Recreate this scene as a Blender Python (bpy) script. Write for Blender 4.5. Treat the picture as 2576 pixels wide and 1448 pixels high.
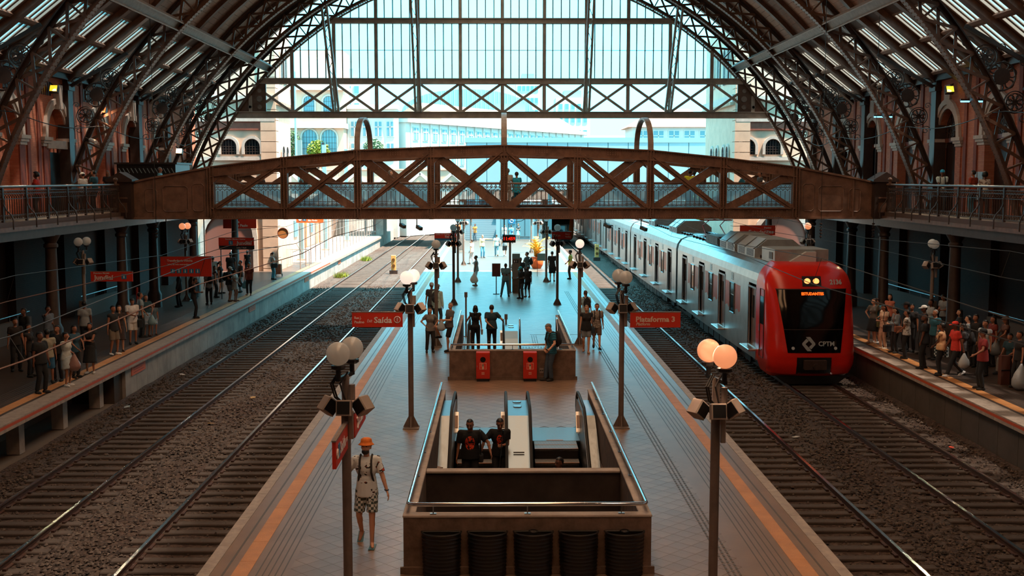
import bpy, bmesh, math, random
from mathutils import Vector, Matrix
from math import sin, cos, pi, radians, sqrt, atan2
SC = bpy.context.scene
for _o in list(bpy.data.objects):
	bpy.data.objects.remove(_o)
COL = SC.collection
rnd = random.Random(11)
# ---------------------------------------------------------------- camera
cam_d = bpy.data.cameras.new('camera')
cam_d.sensor_width = 36.0
cam_d.lens = 39.97
cam_d.clip_end = 900
cam = bpy.data.objects.new('camera', cam_d)
COL.objects.link(cam)
cam.location = (0, 0, 6.2)
cam.rotation_euler = (radians(90 - 5.532), 0, radians(-0.678))
SC.camera = cam
# ---------------------------------------------------------------- sky, sun, exposure
SC.view_settings.view_transform = 'Standard'
SC.view_settings.look = 'None'
SC.view_settings.gamma = 1.0
SC.view_settings.use_curve_mapping = False
SC.view_settings.exposure = 0.0
wd = bpy.data.worlds.new('sky')
SC.world = wd
wd.use_nodes = True
bg = wd.node_tree.nodes['Background']
bg.inputs['Color'].default_value = (0.187, 0.78, 1.0, 1)
bg.inputs['Strength'].default_value = 4.7
sun_d = bpy.data.lights.new('sun', 'SUN')
sun_d.energy = 22.0
sun_d.angle = radians(2.0)
sun_d.color = (1.0, 0.82, 0.66)
sun = bpy.data.objects.new('sun', sun_d)
COL.objects.link(sun)
sun.rotation_euler = Vector((-0.374, 0.15, -1.0)).to_track_quat('-Z', 'Y').to_euler()
SC.cycles.max_bounces = 7
SC.cycles.diffuse_bounces = 4
SC.cycles.glossy_bounces = 3
SC.cycles.transmission_bounces = 5
SC.cycles.transparent_max_bounces = 12
SC.cycles.caustics_reflective = False
SC.cycles.caustics_refractive = False
SC.cycles.sample_clamp_indirect = 6.0
# ---------------------------------------------------------------- colour and material helpers
def lin(h):
	h = h.lstrip('#')
	r = []
	for i in (0, 2, 4):
		c = int(h[i:i + 2], 16) / 255
		r.append(c / 12.92 if c <= .04045 else ((c + .055) / 1.055) ** 2.4)
	return r
MATS = {}
def mat(name, col='#888888', rough=.6, metal=0., noise=None, bump=None, emit=None, alpha=None, spec=None, trans=None):
	if name in MATS:
		return MATS[name]
	m = bpy.data.materials.new(name)
	m.use_nodes = True
	nt = m.node_tree
	b = nt.nodes['Principled BSDF']
	c = lin(col) if isinstance(col, str) else list(col)
	b.inputs['Base Color'].default_value = (*c, 1)
	b.inputs['Roughness'].default_value = rough
	b.inputs['Metallic'].default_value = metal
	if spec is not None:
		b.inputs['Specular IOR Level'].default_value = spec
	tc = None
	if noise or bump:
		tc = nt.nodes.new('ShaderNodeTexCoord')
	if noise:                                   # (scale, amount)
		n = nt.nodes.new('ShaderNodeTexNoise')
		n.inputs['Scale'].default_value = noise[0]
		n.inputs['Detail'].default_value = 5
		n.inputs['Roughness'].default_value = .65
		nt.links.new(tc.outputs['Object'], n.inputs['Vector'])
		r = nt.nodes.new('ShaderNodeValToRGB')
		a = noise[1]
		r.color_ramp.elements[0].position = .3
		r.color_ramp.elements[1].position = .7
		r.color_ramp.elements[0].color = (*[max(0, x * (1 - a)) for x in c], 1)
		r.color_ramp.elements[1].color = (*[min(1, x * (1 + a)) for x in c], 1)
		nt.links.new(n.outputs['Fac'], r.inputs['Fac'])
		nt.links.new(r.outputs['Color'], b.inputs['Base Color'])
	if bump:                                    # (scale, strength)
		n2 = nt.nodes.new('ShaderNodeTexNoise')
		n2.inputs['Scale'].default_value = bump[0]
		n2.inputs['Detail'].default_value = 4
		nt.links.new(tc.outputs['Object'], n2.inputs['Vector'])
		bp = nt.nodes.new('ShaderNodeBump')
		bp.inputs['Strength'].default_value = bump[1]
		bp.inputs['Distance'].default_value = .02
		nt.links.new(n2.outputs['Fac'], bp.inputs['Height'])
		nt.links.new(bp.outputs['Normal'], b.inputs['Normal'])
	if emit:                                    # (colour, strength)
		e = lin(emit[0]) if isinstance(emit[0], str) else emit[0]
		b.inputs['Emission Color'].default_value = (*e, 1)
		b.inputs['Emission Strength'].default_value = emit[1]
	if trans is not None:
		b.inputs['Transmission Weight'].default_value = trans
	MATS[name] = m
	return m
def glass_mat(name, tint, clear, diffuse_col='#dff4f6', gloss=.06, kind='Translucent'):
	"""Pane: part clear, part milky (translucent), a little gloss."""
	if name in MATS:
		return MATS[name]
	m = bpy.data.materials.new(name)
	m.use_nodes = True
	nt = m.node_tree
	nt.nodes.clear()
	out = nt.nodes.new('ShaderNodeOutputMaterial')
	t = nt.nodes.new('ShaderNodeBsdfTransparent')
	t.inputs['Color'].default_value = (*lin(tint), 1)
	d = nt.nodes.new('ShaderNodeBsdf' + kind)
	d.inputs['Color'].default_value = (*lin(diffuse_col), 1)
	g = nt.nodes.new('ShaderNodeBsdfGlossy')
	g.inputs['Roughness'].default_value = .15
	m1 = nt.nodes.new('ShaderNodeMixShader')
	m1.inputs[0].default_value = clear
	nt.links.new(d.outputs[0], m1.inputs[1])
	nt.links.new(t.outputs[0], m1.inputs[2])
	m2 = nt.nodes.new('ShaderNodeMixShader')
	m2.inputs[0].default_value = gloss
	nt.links.new(m1.outputs[0], m2.inputs[1])
	nt.links.new(g.outputs[0], m2.inputs[2])
	nt.links.new(m2.outputs[0], out.inputs['Surface'])
	MATS[name] = m
	return m
def nodes_of(name, col, rough=.6, metal=0.):
	m = mat(name, col, rough, metal)
	return m, m.node_tree, m.node_tree.nodes['Principled BSDF']
# ---------------------------------------------------------------- mesh builder
class MB:
	def __init__(s):
		s.v, s.f = [], []
	def add(s, vs, fs):
		n = len(s.v)
		s.v += [tuple(p) for p in vs]
		s.f += [tuple(i + n for i in f) for f in fs]
		return s
	def box(s, x0, x1, y0, y1, z0, z1):
		return s.add([(x0, y0, z0), (x1, y0, z0), (x1, y1, z0), (x0, y1, z0), (x0, y0, z1), (x1, y0, z1), (x1, y1, z1), (x0, y1, z1)],
					 [(0, 3, 2, 1), (4, 5, 6, 7), (0, 1, 5, 4), (1, 2, 6, 5), (2, 3, 7, 6), (3, 0, 4, 7)])
	def cbox(s, c, size, R=None):
		c = Vector(c)
		R = R or Matrix.Identity(3)
		hx, hy, hz = size[0] / 2, size[1] / 2, size[2] / 2
		vs = [c + R @ Vector(p) for p in ((-hx, -hy, -hz), (hx, -hy, -hz), (hx, hy, -hz), (-hx, hy, -hz), (-hx, -hy, hz), (hx, -hy, hz), (hx, hy, hz), (-hx, hy, hz))]
		return s.add(vs, [(0, 3, 2, 1), (4, 5, 6, 7), (0, 1, 5, 4), (1, 2, 6, 5), (2, 3, 7, 6), (3, 0, 4, 7)])
	def bbox(s, x0, x1, y0, y1, z0, z1, b):
		"""box with its four vertical and top edges chamfered"""
		def ring(z, i):
			return [(x0 + b, y0 + i, z), (x1 - b, y0 + i, z), (x1 - i, y0 + b, z), (x1 - i, y1 - b, z), (x1 - b, y1 - i, z), (x0 + b, y1 - i, z), (x0 + i, y1 - b, z), (x0 + i, y0 + b, z)]
		vs = ring(z0, 0) + ring(z1 - b, 0) + ring(z1, b * .8)
		fs = [tuple(range(7, -1, -1)), tuple(range(16, 24))]
		for k in (0, 8):
			for i in range(8):
				j = (i + 1) % 8
				fs.append((k + i, k + j, k + 8 + j, k + 8 + i))
		return s.add(vs, fs)
	def beam(s, p0, p1, w, h, up=(0, 0, 1)):
		p0, p1 = Vector(p0), Vector(p1)
		d = (p1 - p0).normalized()
		u = Vector(up)
		side = d.cross(u)
		if side.length < 1e-5:
			side = d.cross(Vector((1, 0, 0)))
		side.normalize()
		u = side.cross(d).normalized()
		a, b = side * w / 2, u * h / 2
		vs = [p0 - a - b, p0 + a - b, p0 + a + b, p0 - a + b, p1 - a - b, p1 + a - b, p1 + a + b, p1 - a + b]
		return s.add(vs, [(0, 1, 2, 3), (7, 6, 5, 4), (0, 4, 5, 1), (1, 5, 6, 2), (2, 6, 7, 3), (3, 7, 4, 0)])
	def cyl(s, p0, p1, r0, r1=None, n=10, cap=True):
		r1 = r0 if r1 is None else r1
		p0, p1 = Vector(p0), Vector(p1)
		d = (p1 - p0).normalized()
		a = d.cross(Vector((0, 0, 1)))
		if a.length < 1e-4:
			a = Vector((1, 0, 0))
		a.normalize()
		b = d.cross(a)
		vs, fs = [], []
		for p, r in ((p0, r0), (p1, r1)):
			vs += [p + (a * cos(2 * pi * i / n) + b * sin(2 * pi * i / n)) * r for i in range(n)]
		fs = [(i, n + i, n + (i + 1) % n, (i + 1) % n) for i in range(n)]
		if cap:
			fs += [tuple(range(n)), tuple(range(2 * n - 1, n - 1, -1))]
		return s.add(vs, fs)
	def tube(s, pts, r, n=8, closed=False):
		pts = [Vector(p) for p in pts]
		m = len(pts)
		vs, fs = [], []
		pa = None
		for i, p in enumerate(pts):
			q0 = pts[i - 1] if i or closed else p
			q1 = pts[(i + 1) % m] if i < m - 1 or closed else p
			d = (q1 - q0).normalized()
			if pa is None:
				a = d.cross(Vector((0, 0, 1)))
				if a.length < 1e-3:
					a = d.cross(Vector((1, 0, 0)))
			else:
				a = pa - d * pa.dot(d)
			a.normalize()
			pa = a
			b = d.cross(a)
			rr = r[i] if isinstance(r, (list, tuple)) else r
			vs += [p + (a * cos(2 * pi * k / n) + b * sin(2 * pi * k / n)) * rr for k in range(n)]
		for i in range(m if closed else m - 1):
			j = (i + 1) % m
			fs += [(i * n + k, j * n + k, j * n + (k + 1) % n, i * n + (k + 1) % n) for k in range(n)]
		if not closed:
			fs += [tuple(range(n)), tuple(range(m * n - 1, (m - 1) * n - 1, -1))]
		return s.add(vs, fs)
	def lathe(s, prof, c=(0, 0, 0), n=14):
		"""profile [(r, z), ...] around a vertical axis through c"""
		vs, fs = [], []
		for r, z in prof:
			vs += [(c[0] + r * cos(2 * pi * i / n), c[1] + r * sin(2 * pi * i / n), c[2] + z) for i in range(n)]
		for k in range(len(prof) - 1):
			fs += [(k * n + i, k * n + (i + 1) % n, (k + 1) * n + (i + 1) % n, (k + 1) * n + i) for i in range(n)]
		fs += [tuple(range(n - 1, -1, -1)), tuple(range((len(prof) - 1) * n, len(prof) * n))]
		return s.add(vs, fs)
	def sph(s, c, r, n=14, m=9, R=None):
		r = (r, r, r) if isinstance(r, (int, float)) else r
		c = Vector(c)
		R = R or Matrix.Identity(3)
		vs = [c + R @ Vector((0, 0, -r[2]))]
		for j in range(1, m):
			t = -pi / 2 + pi * j / m
			vs += [c + R @ Vector((r[0] * cos(t) * cos(2 * pi * i / n), r[1] * cos(t) * sin(2 * pi * i / n), r[2] * sin(t))) for i in range(n)]
		vs.append(c + R @ Vector((0, 0, r[2])))
		fs = [(0, 1 + (i + 1) % n, 1 + i) for i in range(n)]
		for j in range(m - 2):
			o = 1 + j * n
			fs += [(o + i, o + (i + 1) % n, o + n + (i + 1) % n, o + n + i) for i in range(n)]
		o = 1 + (m - 2) * n
		fs += [(o + i, o + (i + 1) % n, len(vs) - 1) for i in range(n)]
		return s.add(vs, fs)
	def prism(s, poly, axis, a0, a1):
		k = len(poly)
		f = {'x': lambda p, a: (a, p[0], p[1]), 'y': lambda p, a: (p[0], a, p[1]), 'z': lambda p, a: (p[0], p[1], a)}[axis]
		vs = [f(p, a0) for p in poly] + [f(p, a1) for p in poly]
		fs = [tuple(range(k - 1, -1, -1)), tuple(range(k, 2 * k))] + [(i, (i + 1) % k, k + (i + 1) % k, k + i) for i in range(k)]
		return s.add(vs, fs)
	def arc(s, r0, r1, y0, y1, a0, a1, n, cx=0, cz=0):
		"""rectangular bar bent along an arc in the xz plane"""
		vs, fs = [], []
		for i in range(n + 1):
			a = a0 + (a1 - a0) * i / n
			for r, y in ((r0, y0), (r1, y0), (r1, y1), (r0, y1)):
				vs.append((cx + r * cos(a), y, cz + r * sin(a)))
		for i in range(n):
			o = 4 * i
			fs += [(o + k, o + (k + 1) % 4, o + 4 + (k + 1) % 4, o + 4 + k) for k in range(4)]
		fs += [(3, 2, 1, 0), tuple(4 * n + k for k in range(4))]
		return s.add(vs, fs)
	def torus(s, c, R, r, axis='y', n=20, m=6):
		c = Vector(c)
		E = {'x': (Vector((0, 1, 0)), Vector((0, 0, 1))), 'y': (Vector((1, 0, 0)), Vector((0, 0, 1))), 'z': (Vector((1, 0, 0)), Vector((0, 1, 0)))}[axis]
		pts = [c + (E[0] * cos(2 * pi * i / n) + E[1] * sin(2 * pi * i / n)) * R for i in range(n)]
		return s.tube(pts, r, m, closed=True)
	def mesh(s, name, m=None, smooth=False):
		me = bpy.data.meshes.new(name)
		me.from_pydata(s.v, [], s.f)
		me.validate(clean_customdata=False)
		bm = bmesh.new()
		bm.from_mesh(me)
		bmesh.ops.recalc_face_normals(bm, faces=bm.faces)
		bm.to_mesh(me)
		bm.free()
		if smooth:
			me.shade_smooth()
			if smooth != 'all':
				try:
					me.set_sharp_from_angle(angle=radians(40))
				except Exception:
					pass
		if m:
			me.materials.append(m)
		return me
	def build(s, name, m=None, parent=None, smooth=False, loc=None, rot=None):
		return ob(name, s.mesh(name, m, smooth), parent, loc, rot)
def ob(name, me, parent=None, loc=None, rot=None, scale=None):
	o = bpy.data.objects.new(name, me)
	COL.objects.link(o)
	if parent:
		o.parent = parent
	if loc is not None:
		o.location = loc
	if rot is not None:
		o.rotation_euler = rot
	if scale is not None:
		o.scale = scale
	return o
def tag(o, label=None, cat=None, group=None, kind=None):
	if label:
		o['label'] = label
	if cat:
		o['category'] = cat
	if group:
		o['group'] = group
	if kind:
		o['kind'] = kind
	return o
def thing(name, label, cat, loc=(0, 0, 0), rz=0, group=None, kind=None):
	o = bpy.data.objects.new(name, None)
	COL.objects.link(o)
	o.location = loc
	o.rotation_euler = (0, 0, rz)
	o.empty_display_size = .2
	return tag(o, label, cat, group, kind)
def copy_tree(src, parent=None):
	c = src.copy()
	COL.objects.link(c)
	if parent is not None:
		c.parent = parent
	for ch in KIDS.get(src.name, [k for k in src.children]):
		copy_tree(ch, c)
	return c
KIDS = {}
def text_mesh(txt, size, m, depth=.006, bold=0., align='LEFT', shear=0., fit=None):
	cu = bpy.data.curves.new('lettering', 'FONT')
	cu.body = txt
	cu.size = size
	cu.align_x = align
	cu.align_y = 'CENTER'
	cu.extrude = depth / 2
	cu.offset = bold
	cu.shear = shear
	cu.resolution_u = 2
	o = bpy.data.objects.new('lettering', cu)
	me = bpy.data.meshes.new_from_object(o)
	bpy.data.objects.remove(o)
	bpy.data.curves.remove(cu)
	if fit:
		xs = [v.co.x for v in me.vertices]
		k = fit / (max(xs) - min(xs))
		x0 = min(xs) if align == 'LEFT' else 0
		for v in me.vertices:
			v.co.x = (v.co.x - x0) * k
	me.materials.clear()
	me.materials.append(m)
	return me
TXT_FRONT = (radians(90), 0, 0)              # reads from -y
TXT_BACK = (radians(90), 0, radians(180))    # reads from +y
TXT_EAST = (radians(90), 0, radians(90))     # reads from +x
TXT_WEST = (radians(90), 0, radians(-90))    # reads from -x
# ---------------------------------------------------------------- palette
IRON = mat('painted_iron', '#6a4d3e', .45, noise=(3, .35), spec=.5)
IRON_D = mat('dark_iron', '#3b2c26', .5, noise=(3, .3))
IRON_L = mat('grey_iron', '#8d8078', .5, noise=(4, .25))
BRIDGE = mat('bridge_paint', '#856452', .38, noise=(2.5, .35))
GABLE = mat('gable_iron', '#b5a79b', .45, noise=(2, .25))
CREAM = mat('cream_render', '#cbaa93', .85, noise=(1.2, .12))
WHITE_ST = mat('white_stone', '#b9aaa0', .8, noise=(4, .15))
TERRA = mat('terracotta', '#7c3a2a', .8, noise=(5, .2))
WOOD = mat('door_wood', '#6e3120', .5, noise=(6, .3))
WOOD_D = mat('dark_wood', '#2c1712', .6, noise=(6, .3))
BOARD = mat('ceiling_board', '#b08a78', .7, noise=(2, .22))
CONC = mat('concrete', '#6f594b', .75, noise=(3.5, .4), bump=(14, .3))
CONC_L = mat('pale_concrete', '#a79a90', .85, noise=(1.5, .3), bump=(10, .25))
CONC_W = mat('wall_concrete', '#9c958e', .85, noise=(1.0, .28))
STONE = mat('coping_stone', '#a4968a', .6, noise=(5, .25))
STEEL = mat('brushed_steel', '#c8ccce', .22, 1.0, noise=(3, .12))
STEEL_D = mat('dull_steel', '#8f9294', .38, 1.0, noise=(6, .25))
CHROME = mat('rail_pipe_steel', '#d9dde0', .16, 1.0)
POST = mat('post_paint', '#74665d', .42, noise=(4, .2))
BLACK = mat('black_plastic', '#141416', .45)
BLACK_G = mat('black_gloss', '#08090b', .08)
RUBBER = mat('black_rubber', '#101010', .6)
GLOBE = glass_mat('milk_globe', '#ffffff', .0, '#f4f8f8', .06)
_nt = GLOBE.node_tree
_d = _nt.nodes.new('ShaderNodeBsdfDiffuse')
_d.inputs['Color'].default_value = (.8, .82, .82, 1)
_m = [n for n in _nt.nodes if n.type == 'MIX_SHADER'][0]
_m.inputs[0].default_value = .4
_nt.links.new(_d.outputs[0], _m.inputs[2])
GLOBE_ON = mat('lit_globe', '#ffe9d8', .3, emit=('#ffe6d6', .95))
GLOBE_WARM = mat('warm_globe', '#ffd9c0', .3, emit=('#ff9a66', .75))
RED = mat('sign_red', '#e23a26', .5)
WHITE = mat('sign_white', '#f2f0ee', .5)
BLUE = mat('sign_blue', '#2f86b5', .5)
TRAIN_RED = mat('train_red', '#d8261a', .22, noise=(.8, .12))
TRAIN_OR = mat('train_orange', '#f4762c', .3)
TRAIN_ST = mat('train_stainless', '#c9c6c2', .33, .85, noise=(1.5, .15))
TRAIN_GY = mat('train_roof_grey', '#a2a6a6', .4, .3, noise=(2, .2))
WIN = mat('tinted_glass', '#11161a', .05)
PALE_W = mat('pale_wall', '#c4c2bb', .9, noise=(.2, .06))
PALE_P = mat('pale_pink_wall', '#cfa48c', .9, noise=(.3, .08))
PALE_B = mat('pale_blue_metal', '#7fa0a6', .6)
PALE_WIN = mat('far_window', '#5f8893', .25)
ROOF_P = mat('tile_roof', '#b88f7c', .9, noise=(1, .1))
LEAF = mat('leaf_green', '#7f8a2a', .7, noise=(3, .3))
LEAF_Y = mat('leaf_yellow', '#d6b14a', .6, noise=(6, .25))
POT = mat('clay_pot', '#d9662f', .7)
PANE = glass_mat('gable_pane', '#fbffff', .95, gloss=.015)
SKYL = glass_mat('skylight_pane', '#b4b4b4', .9, '#e8d8c8', gloss=.03)
RIDGE = glass_mat('ridge_pane', '#787878', .45, '#c9a88e', .02)
FILL_GLASS = glass_mat('warm_fill_pane', '#707070', .04, '#c4855e', .02)  # unseen warm glazing, added to brighten the hall from above
FROST = glass_mat('frosted_panel', '#dcecef', .5, '#eaf4f6', .03)
def brick_mat(name, c1, c2, mortar, scale):
	m, nt, b = nodes_of(name, c1, .85)
	tc = nt.nodes.new('ShaderNodeTexCoord')
	mp = nt.nodes.new('ShaderNodeMapping')
	mp.inputs['Rotation'].default_value = (0, radians(90), radians(90))
	# wall runs along y: use (y, z)
	sx = nt.nodes.new('ShaderNodeSeparateXYZ')
	cb = nt.nodes.new('ShaderNodeCombineXYZ')
	nt.links.new(tc.outputs['Object'], sx.inputs[0])
	ad = nt.nodes.new('ShaderNodeMath')
	ad.operation = 'ADD'
	nt.links.new(sx.outputs['X'], ad.inputs[0])
	nt.links.new(sx.outputs['Y'], ad.inputs[1])
	nt.links.new(ad.outputs[0], cb.inputs['X'])
	nt.links.new(sx.outputs['Z'], cb.inputs['Y'])
	br = nt.nodes.new('ShaderNodeTexBrick')
	br.inputs['Color1'].default_value = (*lin(c1), 1)
	br.inputs['Color2'].default_value = (*lin(c2), 1)
	br.inputs['Mortar'].default_value = (*lin(mortar), 1)
	br.inputs['Scale'].default_value = scale
	br.inputs['Mortar Size'].default_value = .03
	br.inputs['Brick Width'].default_value = 1.0
	br.inputs['Row Height'].default_value = .32
	nt.links.new(cb.outputs[0], br.inputs['Vector'])
	nt.links.new(br.outputs['Color'], b.inputs['Base Color'])
	bp = nt.nodes.new('ShaderNodeBump')
	bp.inputs['Strength'].default_value = .5
	bp.inputs['Distance'].default_value = .02
	bp.invert = True
	nt.links.new(br.outputs['Fac'], bp.inputs['Height'])
	nt.links.new(bp.outputs['Normal'], b.inputs['Normal'])
	return m
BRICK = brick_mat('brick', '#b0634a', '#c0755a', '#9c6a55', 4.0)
def gravel_mat():
	m, nt, b = nodes_of('ballast', '#6b5a50', .95)
	tc = nt.nodes.new('ShaderNodeTexCoord')
	vo = nt.nodes.new('ShaderNodeTexVoronoi')
	vo.inputs['Scale'].default_value = 14
	nt.links.new(tc.outputs['Object'], vo.inputs['Vector'])
	no = nt.nodes.new('ShaderNodeTexNoise')
	no.inputs['Scale'].default_value = .35
	no.inputs['Detail'].default_value = 4
	nt.links.new(tc.outputs['Object'], no.inputs['Vector'])
	r1 = nt.nodes.new('ShaderNodeValToRGB')
	r1.color_ramp.elements[0].color = (*lin('#352922'), 1)
	r1.color_ramp.elements[1].color = (*lin('#65574d'), 1)
	nt.links.new(vo.outputs['Color'], r1.inputs['Fac'])
	mx = nt.nodes.new('ShaderNodeMix')
	mx.data_type = 'RGBA'
	mx.blend_type = 'MULTIPLY'
	mx.inputs[0].default_value = .6
	r2 = nt.nodes.new('ShaderNodeValToRGB')
	r2.color_ramp.elements[0].position = .35
	r2.color_ramp.elements[0].color = (*lin('#c08a6c'), 1)
	r2.color_ramp.elements[1].position = .65
	r2.color_ramp.elements[1].color = (1, 1, 1, 1)
	nt.links.new(no.outputs['Fac'], r2.inputs['Fac'])
	nt.links.new(r1.outputs['Color'], mx.inputs[6])
	nt.links.new(r2.outputs['Color'], mx.inputs[7])
	nt.links.new(mx.outputs[2], b.inputs['Base Color'])
	bp = nt.nodes.new('ShaderNodeBump')
	bp.inputs['Strength'].default_value = 1.0
	bp.inputs['Distance'].default_value = .05
	nt.links.new(vo.outputs['Distance'], bp.inputs['Height'])
	bp.invert = True
	nt.links.new(bp.outputs['Normal'], b.inputs['Normal'])
	return m
BALLAST = gravel_mat()
TILE = [mat('floor_tile_%s' % k, c, .36, noise=(1.6, .12), spec=1.0) for k, c in (('a', '#8b6f5a'), ('b', '#8f735d'), ('c', '#866b57'), ('d', '#937660'))]
GROUT = mat('tile_grout', '#786253', .4, noise=(1.5, .1), spec=.8)
TACT = mat('tactile_yellow', '#c88a52', .55, bump=(60, .5), noise=(2, .15))
GROOVE = mat('dark_groove', '#5d534d', .45)
RAIL = mat('rail_side_rust', '#4e342a', .6, .3, noise=(6, .3))
RAIL_T = mat('rail_head_polished', '#d6d8da', .18, 1.0)
SLEEP = mat('sleeper_concrete', '#4e423a', .9, noise=(3, .3))
ASPH = mat('ground_earth', '#6d6258', .95, noise=(.3, .2))
BRICK_D = brick_mat('shaded_brick', '#2c1914', '#33201a', '#241713', 4.0)  # shade under the galleries put into a darker copy of the brick
# ================================================================ ground, tracks, platforms
XC = .25
def xl(y):
	return -4.62 - .0045 * y
def xr(y):
	return 5.47 + .0022 * y
tag(MB().box(-140, -4.75, -75, 420, -1.6, -1.24).build('ground', ASPH), kind='structure')
tag(MB().box(5.55, 140, -75, 420, -1.6, -1.24).build('ground', ASPH), kind='structure')
tag(MB().box(-4.75, 5.55, 170, 420, -1.6, -1.24).build('ground', ASPH), kind='structure')
def ballast_bed(x0, x1, name, label):
	b = MB()
	nx, ny = 22, 150
	y0, y1 = 8., 168.
	r = random.Random(3)
	for j in range(ny + 1):
		for i in range(nx + 1):
			x = x0 + (x1 - x0) * i / nx
			y = y0 + (y1 - y0) * (j / ny) ** 1.25
			b.v.append((x, y, -1.135 + r.uniform(-.022, .022) + (.05 if i in (0, nx) else 0)))
	for j in range(ny):
		for i in range(nx):
			o = j * (nx + 1) + i
			b.f.append((o, o + 1, o + nx + 2, o + nx + 1))
	o = b.build(name, BALLAST)
	return tag(o, label, 'ballast', kind='stuff')
ballast_bed(-12.45, -4.66, 'ballast', 'brown crushed stone ballast around the tracks left of the island platform')
ballast_bed(5.5, 13.15, 'ballast', 'dark crushed stone ballast around the tracks right of the island platform')
# loose stones, real geometry, nobody could count them
STONE_M = [mat('ballast_stone_a', '#63564d', .95), mat('ballast_stone_b', '#4a3c33', .95), mat('ballast_stone_c', '#3a302b', .95)]
def stones(x0, x1, n, seed, name, label, skip):
	r = random.Random(seed)
	b = MB()
	mi = []
	base = [(1, 0, 0), (0, 1, 0), (-1, 0, 0), (0, -1, 0), (0, 0, 1), (0, 0, -1)]
	fc = [(0, 1, 4), (1, 2, 4), (2, 3, 4), (3, 0, 4), (1, 0, 5), (2, 1, 5), (3, 2, 5), (0, 3, 5)]
	k = 0
	while k < n:
		y = 17. + 60. * r.random() ** 1.6
		x = r.uniform(x0, x1)
		if any(a < x < c for a, c in skip) and r.random() < .8:
			continue
		s = r.uniform(.025, .06)
		a = r.uniform(0, 6.28)
		ca, sa = cos(a), sin(a)
		z = -1.125 + r.uniform(-.01, .03)
		vs = []
		for p in base:
			q = [p[t] * s * r.uniform(.6, 1.25) for t in range(3)]
			vs.append((x + q[0] * ca - q[1] * sa, y + q[0] * sa + q[1] * ca, z + q[2] * .8))
		b.add(vs, fc)
		m = r.choice((0, 0, 1, 2))
		mi += [m] * 8
		k += 1
	me = bpy.data.meshes.new(name)
	me.from_pydata(b.v, [], b.f)
	for m in STONE_M:
		me.materials.append(m)
	me.polygons.foreach_set('material_index', mi)
	o = ob(name, me)
	tag(o, label, 'stones', kind='stuff')
stones(-12.3, -4.9, 17000, 5, 'loose_stones', 'loose grey and rusty stones strewn between the left tracks', ((-11., -9.2), (-6.9, -5.2)))
stones(5.7, 13.0, 17000, 6, 'loose_stones', 'loose dark stones strewn between the right tracks', ((6.1, 7.7), (10.1, 11.7)))
# rails and sleepers
RAIL_POLY = [(-.07, -1.12), (.07, -1.12), (.07, -1.10), (.018, -1.085), (.018, -1.0), (.036, -.985), (.036, -.956), (-.036, -.956), (-.036, -.985), (-.018, -1.0), (-.018, -1.085), (-.07, -1.10)]
SLEEPER_ME = None
def track(xc, label, y_end=168):
	global SLEEPER_ME
	t = thing('railway_track', label, 'track', (xc, 0, -1.2), group='railway tracks')
	if SLEEPER_ME is None:
		SLEEPER_ME = MB().bbox(-1.3, 1.3, -.12, .12, .0, .125, .02).mesh('sleeper', SLEEP)
		track.clip = MB().cbox((0, 0, .135), (.16, .12, .05)).mesh('rail_clip', RAIL)
	for sx in (-.835, .835):
		ra = MB().prism([(x + sx, z + 1.2) for x, z in RAIL_POLY], 'y', 8, y_end).build('rail', RAIL, t)
		MB().box(sx - .034, sx + .034, 8, y_end, .2445, .25).build('rail_head', RAIL_T, ra)
	y = 17.2
	k = 0
	while y < 80:
		ob('sleeper', SLEEPER_ME, t, (0, y, rnd.uniform(-.01, .008)), (0, 0, rnd.uniform(-.006, .006)))
		y += .58
		k += 1
	b = MB()
	while y < y_end:
		b.bbox(-1.3, 1.3, y - .12, y + .12, 0, .125, .02)
		y += .58
	o = b.build('sleepers', SLEEP, t)
	o['kind'] = 'stuff'
	c = MB()
	y = 17.2
	while y < 60:
		for sx in (-.835, .835):
			for d in (-.1, .1):
				c.cbox((sx + d, y, .14), (.07, .1, .05))
		y += .58
	o = c.build('rail_clips', RAIL, t)
	o['kind'] = 'stuff'
track(-6.12, 'railway track running along the left edge of the island platform')
track(-10.13, 'railway track running along the foot of the left side platform')
track(6.93, 'empty railway track along the right edge of the island platform')
track(10.92, 'railway track that carries the long red-fronted train')
# ---------------------------------------------------------------- island platform
HOLES = ((-1.34, 2.22, 17.6, 27.95), (-1.34, 2.2, 34.82, 41.0))
def slab_piece(b, x0, x1, y0, y1):
	"""x0/x1: number or edge function"""
	f = lambda e, y: e(y) if callable(e) else e
	b.prism([(f(x0, y0), y0), (f(x1, y0), y0), (f(x1, y1), y1), (f(x0, y1), y1)], 'z', -1.3, -.006)
b = MB()
ys = [6, 17.6, 27.95, 34.82, 41.0, 170]
slab_piece(b, xl, xr, -70, 17.6)
slab_piece(b, xl, -1.34, 17.6, 27.95)
slab_piece(b, 2.22, xr, 17.6, 27.95)
slab_piece(b, xl, xr, 27.95, 34.82)
slab_piece(b, xl, -1.34, 34.82, 41)
slab_piece(b, 2.2, xr, 34.82, 41)
slab_piece(b, xl, xr, 41, 170)
island = tag(b.build('floor', GROUT), kind='structure')
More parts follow.
